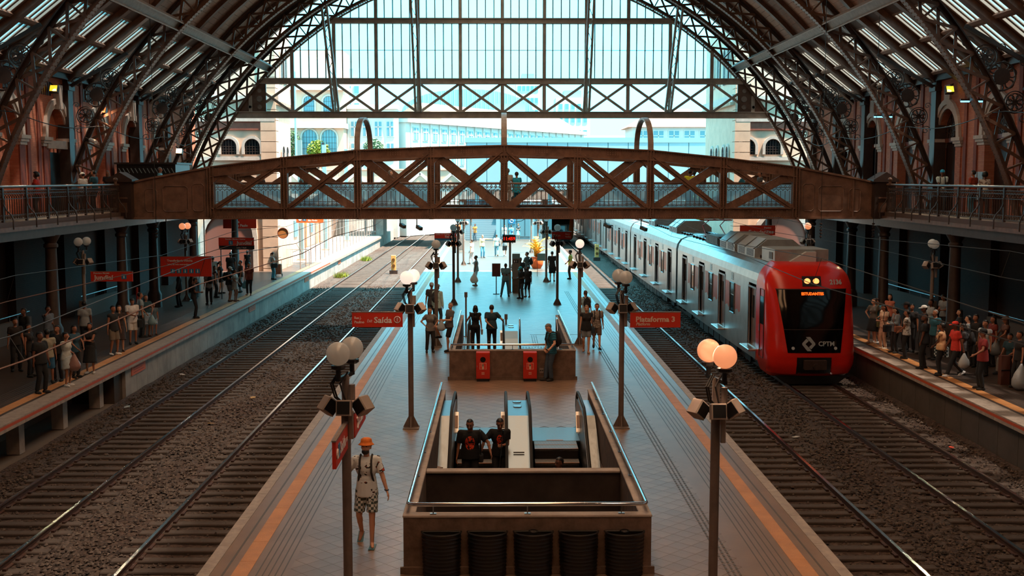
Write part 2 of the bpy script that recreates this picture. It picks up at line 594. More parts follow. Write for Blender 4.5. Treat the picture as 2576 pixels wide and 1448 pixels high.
# diamond tiles, joints recessed
E_T = .30
HD = E_T / sqrt(2)
def tile_poly(g=.0035):
	h = HD - g
	return [(0, -h), (h, 0), (0, h), (-h, 0)]
TILE_ME = [MB().prism(tile_poly(), 'z', -.02, 0).mesh('floor_tile', m) for m in TILE]
X_IN0 = -3.32
X_IN1 = X_IN0 + 34 * HD
cells, halves = [], []
j = 0
y = 16.8
while y < 76:
	x = X_IN0 + (0 if j % 2 else HD)
	while x < X_IN1 + .001:
		if not any(a < x < c and e < y < g for a, c, e, g in HOLES):
			(cells if X_IN0 + .1 < x < X_IN1 - .1 else halves).append((x, y))
		x += 2 * HD
	y += HD
	j += 1
def near(c):
	return c[1] + abs(c[0] - .3) * .3
cells.sort(key=near)
cells = [c for c in cells if not (-1.6 < c[0] < 2.5 and c[1] < 17.5)]
for x, y in cells[:300]:
	ob('floor_tile', rnd.choice(TILE_ME), island, (x, y, rnd.uniform(0, .0006)))
rest = [MB() for _ in TILE]
for x, y in cells[300:]:
	k = rnd.randrange(4)
	z = rnd.uniform(0, .0006)
	rest[k].add([(x + px, y + py, z) for px, py in tile_poly()] + [(x + px, y + py, -.02) for px, py in tile_poly(.004)],
				[(0, 1, 2, 3), (0, 4, 5, 1), (1, 5, 6, 2), (2, 6, 7, 3), (3, 7, 4, 0)])
for x, y in halves:
	h = HD - .0035
	s_ = 1 if x < 0 else -1
	rest[rnd.randrange(4)].prism([(x, y - h), (x + s_ * h, y), (x, y + h)], 'z', -.02, 0)
for k in range(4):
	o = rest[k].build('floor_tiles', TILE[k], island)
	o['kind'] = 'stuff'
b = MB()                                       # plain floor past the tiled part, and border strips
b.prism([(xl(76), 76.02), (xr(76), 76.02), (xr(170), 170), (xl(170), 170)], 'z', -.02, 0)
b.build('floor_slab', mat('outside_floor', '#57534d', .5, noise=(1, .1)), island)
def strip(name, fx0, fx1, y0, y1, z0, z1, m, parent=island, seg=None):
	if seg is None:
		b = MB().prism([(fx0(y0), y0), (fx1(y0), y0), (fx1(y1), y1), (fx0(y1), y1)], 'z', z0, z1)
		return b.build(name, m, parent)
	y = y0
	while y < y1:
		e = min(y + seg, y1) - .008
		MB().prism([(fx0(y), y), (fx1(y), y), (fx1(e), e), (fx0(e), e)], 'z', z0, z1).build(name, m, parent)
		y += seg
BORD = mat('border_floor', '#8b6f5a', .36, noise=(1.2, .15), spec=1.0)
for sgn, ed in ((1, xl), (-1, xr)):
	lim = X_IN0 if sgn > 0 else X_IN1
	strip('border_strip', lambda y: ed(y) + sgn * .16, lambda y: lim, 6, 76, -.02, 0, BORD)
	strip('coping_stone', lambda y: ed(y) - sgn * .04, lambda y: ed(y) + sgn * .155, 14, 110, -.18, .004, STONE, seg=1.6)
	strip('dark_joint', lambda y: ed(y) + sgn * .34, lambda y: ed(y) + sgn * .375, 14, 76, -.002, .003, GROOVE, seg=4.0)
	strip('tactile_strip', lambda y: ed(y) + sgn * .50, lambda y: ed(y) + sgn * .76, 14, 110, -.002, .006, TACT, seg=1.0)
	for k in range(5):
		a = .88 + k * .1
		strip('groove_line', lambda y: ed(y) + sgn * a, lambda y: ed(y) + sgn * (a + .02), 14, 76, -.002, .0025, GROOVE)
# guide path dashes, right of the escalators
dash = MB().box(-.017, .017, -.055, .055, -.002, .006).mesh('guide_bar', GROOVE)
far = MB()
for k in range(3):
	y = 17.3
	while y < 62:
		x = 3.62 + k * .085
		if y < 32:
			ob('guide_bar', dash, island, (x, y, 0))
		else:
			far.box(x - .017, x + .017, y - .055, y + .055, -.002, .006)
		y += .15
far.build('guide_bars', GROOVE, island)['kind'] = 'stuff'
# tactile patch at the foot of the second escalator
for k in range(14):
	ob('guide_bar', dash, island, (.9 + k * .11, 41.3, 0))
	ob('guide_bar', dash, island, (.9 + k * .11, 41.45, 0))
for k in range(36):
	ob('guide_bar', dash, island, (1.3 + (k % 3) * .085, 41.7 + (k // 3) * .25, 0))
for k in range(24):
	ob('guide_bar', dash, island, (1.3 + k * .1, 44.8, 0), (0, 0, pi / 2))
# ---------------------------------------------------------------- side platforms
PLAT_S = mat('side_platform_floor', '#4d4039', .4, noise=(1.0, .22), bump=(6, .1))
def side_platform(side, xe, xw, y1, name, ext):
	s = 1 if side == 'right' else -1
	lo, hi = sorted((xe + s * .2, xw))
	yv = 37.2 if s < 0 else -75
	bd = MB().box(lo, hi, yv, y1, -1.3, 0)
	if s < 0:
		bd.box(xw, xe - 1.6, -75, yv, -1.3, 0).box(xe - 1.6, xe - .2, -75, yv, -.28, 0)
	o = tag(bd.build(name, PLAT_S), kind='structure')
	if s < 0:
		for k in range(10):
			yy = 36.4 - k * 3.1
			MB().box(xe - .75, xe - .4, yy, yy + .35, -1.22, -.28).build('platform_pier', CONC_L, o)
	lo, hi = sorted((xe + s * .2, ext))
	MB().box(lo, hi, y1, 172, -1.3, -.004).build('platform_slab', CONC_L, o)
	# face panels and coping, one by one
	y = 8.
	while y < 120:
		lo, hi = sorted((xe + s * .08, xe + s * .22))
		if not (side == 'right' and y > 60) and not (side == 'left' and y < 37):
			MB().box(lo, hi, y, y + 1.18, -1.22, -.2).build('face_panel', CONC_W if s < 0 else mat('dark_panel', '#4f463f', .85, noise=(1, .2)), o)  # right face panels in a darker tone than the left
		lo, hi = sorted((xe - s * .05, xe + s * .5))
		MB().box(lo, hi, y, y + 1.19, -.2, .005).build('coping_stone', STONE, o)
		y += 1.2
	lo, hi = sorted((xe + s * .62, xe + s * .95))
	y = 8.
	while y < 84:
		MB().box(lo, hi, y, y + 1.98, -.002, .006).build('tactile_strip', TACT, o)
		y += 2.
	for k in range(6):
		x = xe + s * (1.15 + k * .12)
		MB().box(x, x + .025, 8, 84, -.002, .003).build('groove_line', GROOVE, o)
	lo, hi = sorted((xe - s * .052, xe - s * .03))
	MB().box(lo, hi, 8, 84, -.11, -.03).build('edge_stripe', mat('edge_orange', '#c4512a', .6), o)
	return o
plat_l = side_platform('left', -12.5, -19.9, 84, 'floor_side', -17.2)
plat_r = side_platform('right', 13.2, 20.4, 84, 'floor_side', 17.)
# orange notice plates on the face of the left platform
for y, w in ((38.6, 1.5), (57.0, 1.5), (73.5, 1.5), (89, 1.5)):
	t = thing('notice_plate', '%s orange notice plate on the left platform wall, counted from the camera' % {38.6: 'first', 57.0: 'second', 73.5: 'third', 89: 'fourth'}[y], 'plate', (-12.55, y, -.55), group='notice plates on the left platform face')
	MB().box(-.03, 0.0, 0, w, 0, .42).build('plate', mat('notice_orange', '#d06a45', .6), t)
	for k in range(4):
		MB().box(0, .006, .2, w - .2 - .15 * (k % 2), .08 + k * .08, .1 + k * .08).build('text_line', mat('notice_text', '#8c3a22', .6), t)
# ================================================================ the train shed: walls, roof, ribs, gable
ZC, RI, RO = -.9, 19.9, 20.9
WX = 19.75                       # wall face, measured from the axis
Y_BACK, Y_GAB = -62., 72.
ARCH_Y = [40.6, 45.7, 50.8, 55.9, 61.0, 66.1]
def arch_pts(yc, w, zs, n=12, up=1.0):
	return [(yc - w * cos(pi * i / n), zs + w * up * sin(pi * i / n)) for i in range(n + 1)]
def upper_wall(s):
	"""s = -1 left, +1 right"""
	x0, x1 = sorted((XC + s * WX, XC + s * (WX + .55)))
	b = MB()
	prev = Y_BACK
	for k, yc in enumerate(ARCH_Y):
		nxt = yc + 2.55
		w, zs = 1.05, 7.95
		b.prism([(prev, 4.3), (yc - w, 4.3)] + arch_pts(yc, w, zs, up=1.25) + [(yc + w, 4.3), (nxt, 4.3), (nxt, 10.9), (prev, 10.9)], 'x', x0, x1)
		prev = nxt
	b.prism([(prev, 4.3), (Y_GAB + 2, 4.3), (Y_GAB + 2, 10.9), (prev, 10.9)], 'x', x0, x1)
	w_ = tag(b.build('wall_left' if s < 0 else 'wall_right', BRICK), kind='structure')
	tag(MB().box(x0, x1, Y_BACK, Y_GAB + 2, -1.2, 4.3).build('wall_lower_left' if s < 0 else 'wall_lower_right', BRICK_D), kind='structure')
	# recess behind the arches
	xb0, xb1 = sorted((XC + s * (WX + .38), XC + s * (WX + .6)))
	for k, yc in enumerate(ARCH_Y):
		fx = XC + s * WX
		out = -s
		a, c = sorted((fx, fx + out * .13))
		# moulded surround in two steps, keystone, imposts, pier edges
		m = MB()
		o_, i_ = arch_pts(yc, 1.52, 7.95, up=1.14), arch_pts(yc, 1.22, 7.95, up=1.22)
		m.prism(o_ + i_[::-1], 'x', a, c)
		m.build('arch_surround', WHITE_ST, w_)
		a2, c2 = sorted((fx, fx + out * .07))
		m = MB()
		m.prism(arch_pts(yc, 1.22, 7.95, up=1.22) + arch_pts(yc, 1.05, 7.95, up=1.25)[::-1], 'x', a2, c2)
		m.build('arch_moulding', WHITE_ST, w_)
		if s < 0:
			a3, c3 = sorted((fx, fx + out * .26))
			MB().prism([(yc - .17, 9.2), (yc + .17, 9.2), (yc + .26, 10.25), (yc - .26, 10.25)], 'x', a3, c3).build('keystone', WHITE_ST, w_)
		else:
			a3, c3 = sorted((fx, fx + out * .1))
			MB().box(a3, c3, yc - .3, yc + .3, 9.65, 10.3).build('panel_block', WHITE_ST, w_)
		for d in (-1, 1):
			m = MB()
			y0, y1 = sorted((yc + d * 1.03, yc + d * 1.72))
			for z0, z1, g in ((7.55, 7.68, .1), (7.68, 7.8, .16), (7.8, 7.95, .22)):
				p, q = sorted((fx - out * .4, fx + out * g))
				m.box(p, q, y0 - (g - .1), y1 + (g - .1), z0, z1)
			m.build('impost', WHITE_ST, w_)
			p, q = sorted((fx, fx + out * .06))
			y0, y1 = sorted((yc + d * 1.05, yc + d * 1.6))
			MB().box(p, q, y0, y1, 4.75, 7.55).build('pier', TERRA if s < 0 else BRICK, w_)
			y0, y1 = sorted((yc + d * 1.85, yc + d * 2.15))
			MB().box(p, q, y0, y1, 4.75, 10.6).build('dark_pilaster', TERRA, w_)
		# what fills the arch
		if s < 0:
			MB().box(xb0, xb1, yc - 1.1, yc + 1.1, 4.3, 9.4).build('niche_brick', BRICK, w_)
		else:
			MB().box(xb0, xb1, yc - 1.1, yc + 1.1, 4.3, 9.4).build('doorway_shade', WOOD_D, w_)  # dark board stands for the shade inside the open doorways
			g = MB()
			gx = XC + s * (WX + .3)
			for r in (.3, .55, .8, .98):
				g.tube([(gx, yc - r * cos(pi * i / 14), 7.95 + r * 1.22 * sin(pi * i / 14)) for i in range(15)], .022, 5)
			for i in range(1, 10):
				t = pi * i / 10
				g.tube([(gx, yc - .12 * cos(t), 7.95 + .12 * sin(t)), (gx, yc - 1.02 * cos(t), 7.95 + 1.25 * sin(t))], .018, 5)
			for i in range(7):
				g.torus((gx, yc - .42 * cos(pi * (i + .5) / 7), 7.95 + .55 * sin(pi * (i + .5) / 7)), .1, .016, 'x', 10, 4)
			g.build('tympanum_grille', IRON_D, w_)
			p, q = sorted((gx - .06, gx + .06))
			MB().box(p, q, yc - 1.05, yc + 1.05, 7.78, 7.96).build('transom_bar', WOOD, w_)
	# cornice with dentils, brick slots
	fx = XC + s * WX
	p, q = sorted((fx, fx - s * .28))
	MB().box(p, q, 30, Y_GAB, 10.55, 10.9).build('cornice', IRON_D, w_)
	for k, yc in enumerate(ARCH_Y[1:5]):
		sl = MB()
		for d in (-1, 1):
			for i in range(6):
				p, q = sorted((fx, fx - s * .03))
				yy = yc + d * (.55 + i * .22)
				sl.box(p, q, yy - .05, yy + .05, 9.75, 10.35)
		if s < 0:
			sl.build('vent_slot_row', IRON_D, w_)
	return w_
wall_l = upper_wall(-1)
wall_r = upper_wall(1)
# ---------------------------------------------------------------- roof: planked vault over two glazed lean-to slopes
RV = 21.6
A_LOW = radians(41.8)
SL0 = (WX + .1, 10.55)                       # foot of the slope (distance from axis, z)
SL1 = (RV * cos(A_LOW), ZC + RV * sin(A_LOW))
SLEN = sqrt((SL1[0] - SL0[0]) ** 2 + (SL1[1] - SL0[1]) ** 2)
SDX, SDZ = (SL1[0] - SL0[0]) / SLEN, (SL1[1] - SL0[1]) / SLEN
def slope_pt(s, t, y, n=0.):
	x = SL0[0] + SDX * t + SDZ * n
	z = SL0[1] + SDZ * t - SDX * n
	return (XC + s * x, y, z)
def slope_box(b, s, t0, t1, y0, y1, n0, n1):
	vs = [slope_pt(s, t, y, n) for n in (n0, n1) for t, y in ((t0, y0), (t1, y0), (t1, y1), (t0, y1))]
	b.add(vs, [(0, 3, 2, 1), (4, 5, 6, 7), (0, 1, 5, 4), (1, 2, 6, 5), (2, 3, 7, 6), (3, 0, 4, 7)])
ceil = tag(MB().arc(RV + .12, RV + .22, Y_BACK, Y_GAB + .4, A_LOW - .02, radians(80), 26, XC, ZC).arc(RV + .12, RV + .22, Y_BACK, Y_GAB + .4, radians(100), pi - A_LOW + .02, 26, XC, ZC).build('ceiling', IRON_D), kind='structure')
def glass_sheet(a0, a1, m, name, y0, y1=Y_GAB + .4):
	n = 4
	b = MB()
	for i in range(n + 1):
		a = a0 + (a1 - a0) * i / n
		for y in (y0, y1):
			b.v.append((XC + (RV + .16) * cos(a), y, ZC + (RV + .16) * sin(a)))
	b.f = [(2 * i, 2 * i + 1, 2 * i + 3, 2 * i + 2) for i in range(n)]
	b.build(name, m, ceil)
glass_sheet(radians(86.5), radians(93.5), RIDGE, 'ridge_glass', 8)
glass_sheet(radians(80), radians(86.5), FILL_GLASS, 'warm_fill_glass', -6, 47)  # added fill glazing above the view, both sides of the ridge
glass_sheet(radians(93.5), radians(100), FILL_GLASS, 'warm_fill_glass', -6, 47)
MB().arc(RV + .12, RV + .22, 47, Y_GAB + .4, radians(80), radians(86.5), 4, XC, ZC).arc(RV + .12, RV + .22, 47, Y_GAB + .4, radians(93.5), radians(100), 4, XC, ZC).arc(RV + .12, RV + .22, Y_BACK, 8, radians(86.5), radians(93.5), 4, XC, ZC).arc(RV + .12, RV + .22, Y_BACK, -6, radians(80), radians(86.5), 4, XC, ZC).arc(RV + .12, RV + .22, Y_BACK, -6, radians(93.5), radians(100), 4, XC, ZC).build('ridge_boarding', IRON_D, ceil)
NB = 40
for s in (0, 1):
	for k in range(NB):
		a0 = A_LOW + (radians(80) - A_LOW) * k / NB
		a1 = A_LOW + (radians(80) - A_LOW) * (k + .965) / NB
		if s:
			a0, a1 = pi - a1, pi - a0
		MB().arc(RV + rnd.uniform(0, .015), RV + .1, Y_BACK, Y_GAB + .3, a0, a1, 1, XC, ZC).build('ceiling_board', BOARD, ceil)
RIB_Y = [42.3, 52.0, 62.0, 67.3, 72.0]
BAYS = [32.5, 42.3, 52.0, 62.0, 72.0]
SUB = 4
raf_y = []
for a, c in zip(BAYS[:-1], BAYS[1:]):
	raf_y += [a + (c - a) * k / SUB for k in range(SUB)]
raf_y.append(72.0)
raf_all = [32.5 - 2.45 * k for k in range(39, 0, -1)] + raf_y
bar_me = None
for s in (-1, 1):
	deck, dfar, gfar = MB(), MB(), MB()
	for i in range(len(raf_all) - 1):
		y0, y1 = raf_all[i], raf_all[i + 1]
		m0, m1 = y0 + .38, y1 - .38
		d = deck if y0 > 32 else dfar
		slope_box(d, s, -.3, .62, y0, y1, .0, .12)
		slope_box(d, s, .62, SLEN + .15, y0, m0, .0, .12)
		slope_box(d, s, .62, SLEN + .15, m1, y1, .0, .12)
		slope_box(d, s, 2.34, 2.5, m0, m1, .0, .12)
		slope_box(d, s, 4.15, SLEN + .15, m0, m1, .0, .12)
		for t0, t1 in ((.62, 2.34), (2.5, 4.15)):
			if y0 > 32:
				fr = MB()
				slope_box(fr, s, t0 - .06, t0 + .1, m0 - .05, m1 + .05, -.12, .03)
				slope_box(fr, s, t1 - .06, t1 + .03, m0 - .05, m1 + .05, -.03, .03)
				n = 4
				w = (m1 - m0) / n
				for k in range(n + 1):
					yy = m0 + w * k
					slope_box(fr, s, t0, t1, yy - .07, yy + .07, -.02, .03)
				f = fr.build('skylight_frame', mat('skylight_frame_paint', '#8d7163', .6), ceil)
				for k in range(n):
					p = MB()
					slope_box(p, s, t0 + .1, t1 - .06, m0 + w * k + .07, m0 + w * (k + 1) - .07, -.012, .0)
					p.build('skylight_pane', SKYL, f)
			else:
				n = 4
				w = (m1 - m0) / n
				for k in range(n + 1):
					yy = m0 + w * k
					slope_box(dfar, s, t0, t1, yy - .075, yy + .075, -.05, .05)
				slope_box(gfar, s, t0, t1, m0, m1, .06, .07)
	deck.build('roof_deck', mat('roof_deck_paint', '#5c4439', .7, noise=(2, .2)), ceil)
	dfar.build('roof_deck', MATS['roof_deck_paint'], ceil)
	g = gfar.build('skylight_panes', SKYL, ceil)
	g['kind'] = 'stuff'
	for y in raf_y:
		big = any(abs(y - r) < .1 for r in RIB_Y)
		m = MB()
		slope_box(m, s, -.3, SLEN, y - .13, y + .13, -.22, 0)
		slope_box(m, s, -.3, SLEN, y - .2, y + .2, -.26, -.21)
		m.build('rafter', IRON, ceil)
		# rounded rib of the vault that continues the rafter
		a0, a1 = A_LOW, radians(80)
		v = MB()
		if s > 0:
			v.arc(RV - .16, RV, y - .14, y + .14, a0, a1, 22, XC, ZC).arc(RV - .22, RV - .16, y - .19, y + .19, a0, a1, 22, XC, ZC)
		else:
			v.arc(RV - .16, RV, y - .14, y + .14, pi - a1, pi - a0, 22, XC, ZC).arc(RV - .22, RV - .16, y - .19, y + .19, pi - a1, pi - a0, 22, XC, ZC)
		v.build('vault_rib', IRON, ceil, smooth=True)
# long girders along the haunches of the ribs
for s, lb in ((-1, 'long grey iron girder along the left haunch of the roof'), (1, 'long grey iron girder along the right haunch of the roof')):
	t = thing('roof_girder', lb, 'girder', (XC + s * 14.55, 0, 13.0), group='long roof girders')
	R = Matrix.Rotation(-s * radians(38), 3, 'Y')
	for nm, off, size in (('flange', (0, 0, -.2), (.4, Y_GAB - 20, .05)), ('flange', (0, 0, .2), (.4, Y_GAB - 20, .05)), ('web', (0, 0, 0), (.06, Y_GAB - 20, .36))):
		c = R @ Vector(off) + Vector((0, (Y_GAB + 20) / 2, 0))
		MB().cbox(c, size, R).build(nm, IRON_L, t)
# ---------------------------------------------------------------- ribs
A_F = radians(15.5)
A_TOP = radians(68)
def build_rib():
	P = {}
	P['inner_chord'] = MB().arc(RI, RI + .05, -.2, .2, A_F, pi - A_F, 72).arc(RI + .05, RI + .2, -.03, .03, A_F, pi - A_F, 72).mesh('inner_chord', IRON)
	P['outer_chord'] = MB().arc(RO - .05, RO, -.16, .16, A_F + .01, pi - A_F - .01, 72).arc(RO - .2, RO - .05, -.03, .03, A_F + .01, pi - A_F - .01, 72).mesh('outer_chord', IRON_D)
	n = 17
	st = (A_TOP - A_F) / n
	ra, rb = RI + .1, RO - .1
	h = st / 2
	pa, pb = (ra * cos(-h), ra * sin(-h)), (rb * cos(h), rb * sin(h))
	P['d1'] = MB().beam((pa[0], .05, pa[1]), (pb[0], .05, pb[1]), .035, .12, (0, 0, 1)).mesh('cross_brace', IRON)
	pa, pb = (ra * cos(h), ra * sin(h)), (rb * cos(-h), rb * sin(-h))
	P['d2'] = MB().beam((pa[0], -.05, pa[1]), (pb[0], -.05, pb[1]), .035, .12, (0, 0, 1)).mesh('cross_brace', IRON)
	P['rad'] = MB().beam((ra, 0, 0), (rb, 0, 0), .16, .07).mesh('radial_strut', IRON)
	rv = MB()
	for sd in (0, 1):
		for k in range(110):
			a = A_F + (A_TOP - A_F) * k / 110
			if sd:
				a = pi - a
			for yy in (-.15, .15):
				rv.cbox((RI * cos(a), yy, RI * sin(a)), (.05, .05, .05), Matrix.Rotation(-a, 3, 'Y'))
	P['rivets'] = rv.mesh('rivets', mat('rivet_paint', '#77604f', .5))
	# foot plate
	P['foot'] = MB().box(-.62, .55, -.3, .3, -.5, .0).box(-.75, .68, -.38, .38, -.62, -.5).mesh('foot', IRON_D)
	ros = MB()
	ros.torus((0, 0, 0), .96, .05, 'y', 28, 6).torus((0, 0, 0), .78, .03, 'y', 28, 5).torus((0, 0, 0), .2, .06, 'y', 14, 5)
	for k in range(8):
		t = 2 * pi * k / 8
		ros.torus((.49 * cos(t), 0, .49 * sin(t)), .26, .05, 'y', 14, 5)
	ros.cyl((0, -.03, 0), (0, .03, 0), .15, n=12)
	P['ros'] = ros.mesh('rosette', IRON_D, True)
	ro2 = MB()
	ro2.torus((0, 0, 0), .92, .06, 'y', 28, 6)
	ro2.cyl((0, -.05, 0), (0, .05, 0), .55, n=16)
	for k in range(6):
		t = 2 * pi * k / 6 + .3
		ro2.torus((.72 * cos(t), 0, .72 * sin(t)), .28, .05, 'y', 14, 5)
	P['ros2'] = ro2.mesh('rosette', IRON_D, True)
	P['col'] = MB().box(-.22, .3, -.28, .28, 4.7, 10.9).box(-.28, .3, -.34, .34, 4.7, 5.3).box(-.3, .3, -.36, .36, 10.1, 10.3).mesh('wall_column', IRON_D)
	sc = MB()
	sc.tube([(.55 * (1 - t) * cos(t * 9), 0, .55 * (1 - t) * sin(t * 9)) for t in [i / 26 for i in range(26)]], .04, 5)
	P['scroll'] = sc.mesh('scroll', IRON_D, True)
	return P, n, st
RP, RN, RST = build_rib()
RIB_LB = ['nearest latticed iron roof rib framing both sides of the hall', 'second latticed roof rib, rising just behind the footbridge', 'third latticed roof rib, between footbridge and glazed gable',
		  'latticed roof rib just in front of the glazed gable', 'last latticed roof rib, edging the glazed gable']
for y, lb in zip(RIB_Y, RIB_LB):
	t = thing('roof_rib', lb, 'roof rib', (XC, y, ZC), group='latticed roof ribs')
	ob('inner_chord', RP['inner_chord'], t)
	ob('outer_chord', RP['outer_chord'], t)
	o = ob('rivets', RP['rivets'], t)
	o['kind'] = 'stuff'
	for sd in (0, 1):
		for k in range(RN):
			a = A_F + RST * (k + .5)
			a = pi - a if sd else a
			ob('cross_brace', RP['d1'], t, rot=(0, -a, 0))
			ob('cross_brace', RP['d2'], t, rot=(0, -a, 0))
			a = A_F + RST * k
			a = pi - a if sd else a
			ob('radial_strut', RP['rad'], t, rot=(0, -a, 0))
		s = -1 if sd else 1
		fx = s * (RI + .5) * cos(A_F)
		ob('foot', RP['foot'], t, (fx, 0, (RI + .5) * sin(A_F) + .05))
		ob('wall_column', RP['col'], t, (s * (WX - .02), 0, -ZC), (0, 0, 0 if s > 0 else pi))
		for me, dx, z, sc in ((RP['ros'], 17.68, 10.62, .47), (RP['ros2'], 18.32, 9.92, .56), (RP['ros'], 18.85, 8.98, .42)):
			ob('rosette', me, t, (s * dx, 0, z - ZC), scale=(sc, .9, sc))
		for dx, z, sc in ((17.0, 11.15, .5), (19.15, 10.45, .5), (18.25, 10.95, .35), (19.2, 8.35, .4), (19.25, 9.45, .28)):
			ob('scroll', RP['scroll'], t, (s * dx, 0, z - ZC), scale=(s * sc, 1, sc))
		m = MB()
		m.beam((s * 16.9, 0, 11.75 - ZC), (s * WX, 0, 11.15 - ZC - 1.0), .16, .14)
		m.build('spandrel_bar', IRON_D, t)
# ---------------------------------------------------------------- gable at the far end
yg = Y_GAB
gab = tag(thing('window_1', None, None, (XC, yg, 0)), kind='structure')
def r_x(z):
	return sqrt(max(0, (RI + .06) ** 2 - (z - ZC) ** 2))
Z1, Z2, Z3, Z4 = 9.92, 10.32, 12.02, 12.38       # truss chords
Z5, Z6 = 15.73, 16.07                            # upper transom
for nm, za, zb in (('bottom_chord', Z1, Z2), ('top_chord', Z3, Z4), ('transom', Z5, Z6)):
	w = r_x((za + zb) / 2)
	MB().box(-w, w, -.12, .12, za, zb).box(-w, w, -.2, .2, za, za + .05).box(-w, w, -.2, .2, zb - .05, zb).build(nm, GABLE, gab)
STEP = 2.62
for k in range(-6, 7):
	x = k * STEP
	zt = ZC + sqrt(max(0, RI ** 2 - x * x))
	if zt > Z4 + .2:
		MB().box(x - .11, x + .11, -.1, .1, Z2, zt).build('mullion', GABLE, gab)
	elif zt > Z2:
		MB().box(x - .11, x + .11, -.1, .1, Z2, min(zt, Z3)).build('mullion', GABLE, gab)
	if abs(x + STEP / 2) < 15.8:
		MB().beam((x + .1, .04, Z2), (x + STEP - .1, .04, Z3), .06, .16, (0, 0, 1)).build('truss_diagonal', GABLE, gab)
		MB().beam((x + .1, -.04, Z3), (x + STEP - .1, -.04, Z2), .06, .16, (0, 0, 1)).build('truss_diagonal', GABLE, gab)
	for q in range(1, 5):
		xq = x + STEP * q / 5
		zt = ZC + sqrt(max(0, RI ** 2 - xq * xq))
		if zt > Z4 + .1:
			MB().box(xq - .03, xq + .03, -.04, .04, Z4, zt).build('glazing_bar', IRON, gab)
ZM = 14.1
for k in range(-30, 30):
	x0 = k * STEP / 5 + .02
	x1 = x0 + STEP / 5 - .04
	xm = max(abs(x0), abs(x1))
	top = ZC + sqrt(max(0, RI ** 2 - xm * xm)) if xm < RI else 0
	for za, zb in ((Z4, ZM), (ZM + .02, Z5), (Z6, 19.1)):
		zb = min(zb, top + .1)
		if zb > za + .1:
			MB().box(x0, x1, -.006, .006, za, zb).build('pane', PANE, gab)
w = r_x(ZM)
MB().box(-w, w, -.015, .015, ZM - .012, ZM + .022).build('glazing_rail', GABLE, gab)
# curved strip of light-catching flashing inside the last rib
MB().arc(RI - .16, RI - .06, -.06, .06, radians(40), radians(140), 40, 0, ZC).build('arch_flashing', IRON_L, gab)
# leaning wind struts from the truss foot up to the rib in front
for x in (-10.35, -5.25, 5.25, 10.35):
	zt = ZC + sqrt(RI ** 2 - x * x)
	t = thing('wind_strut', {-10.35: 'leaning lattice strut at the far left of the gable', -5.25: 'leaning lattice strut left of the gable centre', 5.25: 'leaning lattice strut right of the gable centre', 10.35: 'leaning lattice strut at the far right of the gable'}[x], 'strut', (XC + x, yg - .3, Z2), group='leaning gable struts')
	top = Vector((0, 67.3 - yg + .3, zt - Z2))
	for d in (-.16, .16):
		MB().beam((d, 0, 0), (top.x + d * .9, top.y, top.z), .13, .2, (0, 1, 0)).build('strut_leg', GABLE, t)
	n = 12
	for k in range(n):
		a, c = top * (k / n), top * ((k + 1) / n)
		MB().beam((-.15 if k % 2 else .15, a.y, a.z), (.15 if k % 2 else -.15, c.y, c.z), .03, .06, (0, 1, 0)).build('lacing', GABLE, t)
# riveted end gussets with round holes
for s in (-1, 1):
	g = MB()
	sgn = s
	poly = [(s * 14.75, Z2), (s * 14.75, Z3), (s * r_x(Z3), Z3), (s * r_x(Z2), Z2)]
	g.prism(poly, 'y', -.08, .08)
	o = g.build('gusset', IRON, gab)
	for hx, hz, hr in ((15.15, 10.6, .12), (15.15, 11.1, .16), (15.15, 11.6, .1), (15.75, 10.6, .1)):
		MB().torus((s * hx, -.09, hz), hr, .03, 'y', 14, 5).cyl((s * hx, -.1, hz), (s * hx, -.085, hz), hr, n=14).build('hole_rim', IRON_L, o)
# unseen brick wall added behind the camera to block sky light
bk = MB()
n = 30
bk.prism([(XC - 21, -1.2), (XC + 21, -1.2)] + [(XC + 21.5 * cos(pi * i / n), ZC + 21.9 * sin(pi * i / n)) for i in range(n + 1)], 'y', Y_BACK - .5, Y_BACK)
tag(bk.build('light_blocker_back', BRICK), kind='structure')
# ================================================================ footbridge across the hall
BY0, BY1 = 50.0, 55.0
BN = [XC + 3.2 * k for k in range(-4, 5)]
BT = {0: 7.63, 1: 7.55, 2: 7.42, 3: 7.1, 4: 6.7}
fb = thing('footbridge', 'brown riveted iron footbridge with crossed diagonals spanning the hall', 'footbridge', (0, BY0, 4.4))
def bz(k):
	return BT[abs(k)] - 4.4
def I_seg(b, p0, p1, depth, w, t=.05):
	"""I-beam segment in the xz plane: web and two flanges; p = top edge points"""
	(x0, z0), (x1, z1) = p0, p1
	y = w / 2
	b.prism([(x0, z0), (x1, z1), (x1, z1 - depth), (x0, z0 - depth)], 'y', -.05, .05)
	b.prism([(x0, z0), (x1, z1), (x1, z1 - t), (x0, z0 - t)], 'y', -y, y)
	b.prism([(x0, z0 - depth + t), (x1, z1 - depth + t), (x1, z1 - depth), (x0, z0 - depth)], 'y', -y, y)
rivet = MB()
def rv(x, y, z, r=.036):
	rivet.cbox((x, y, z), (r, .05, r))
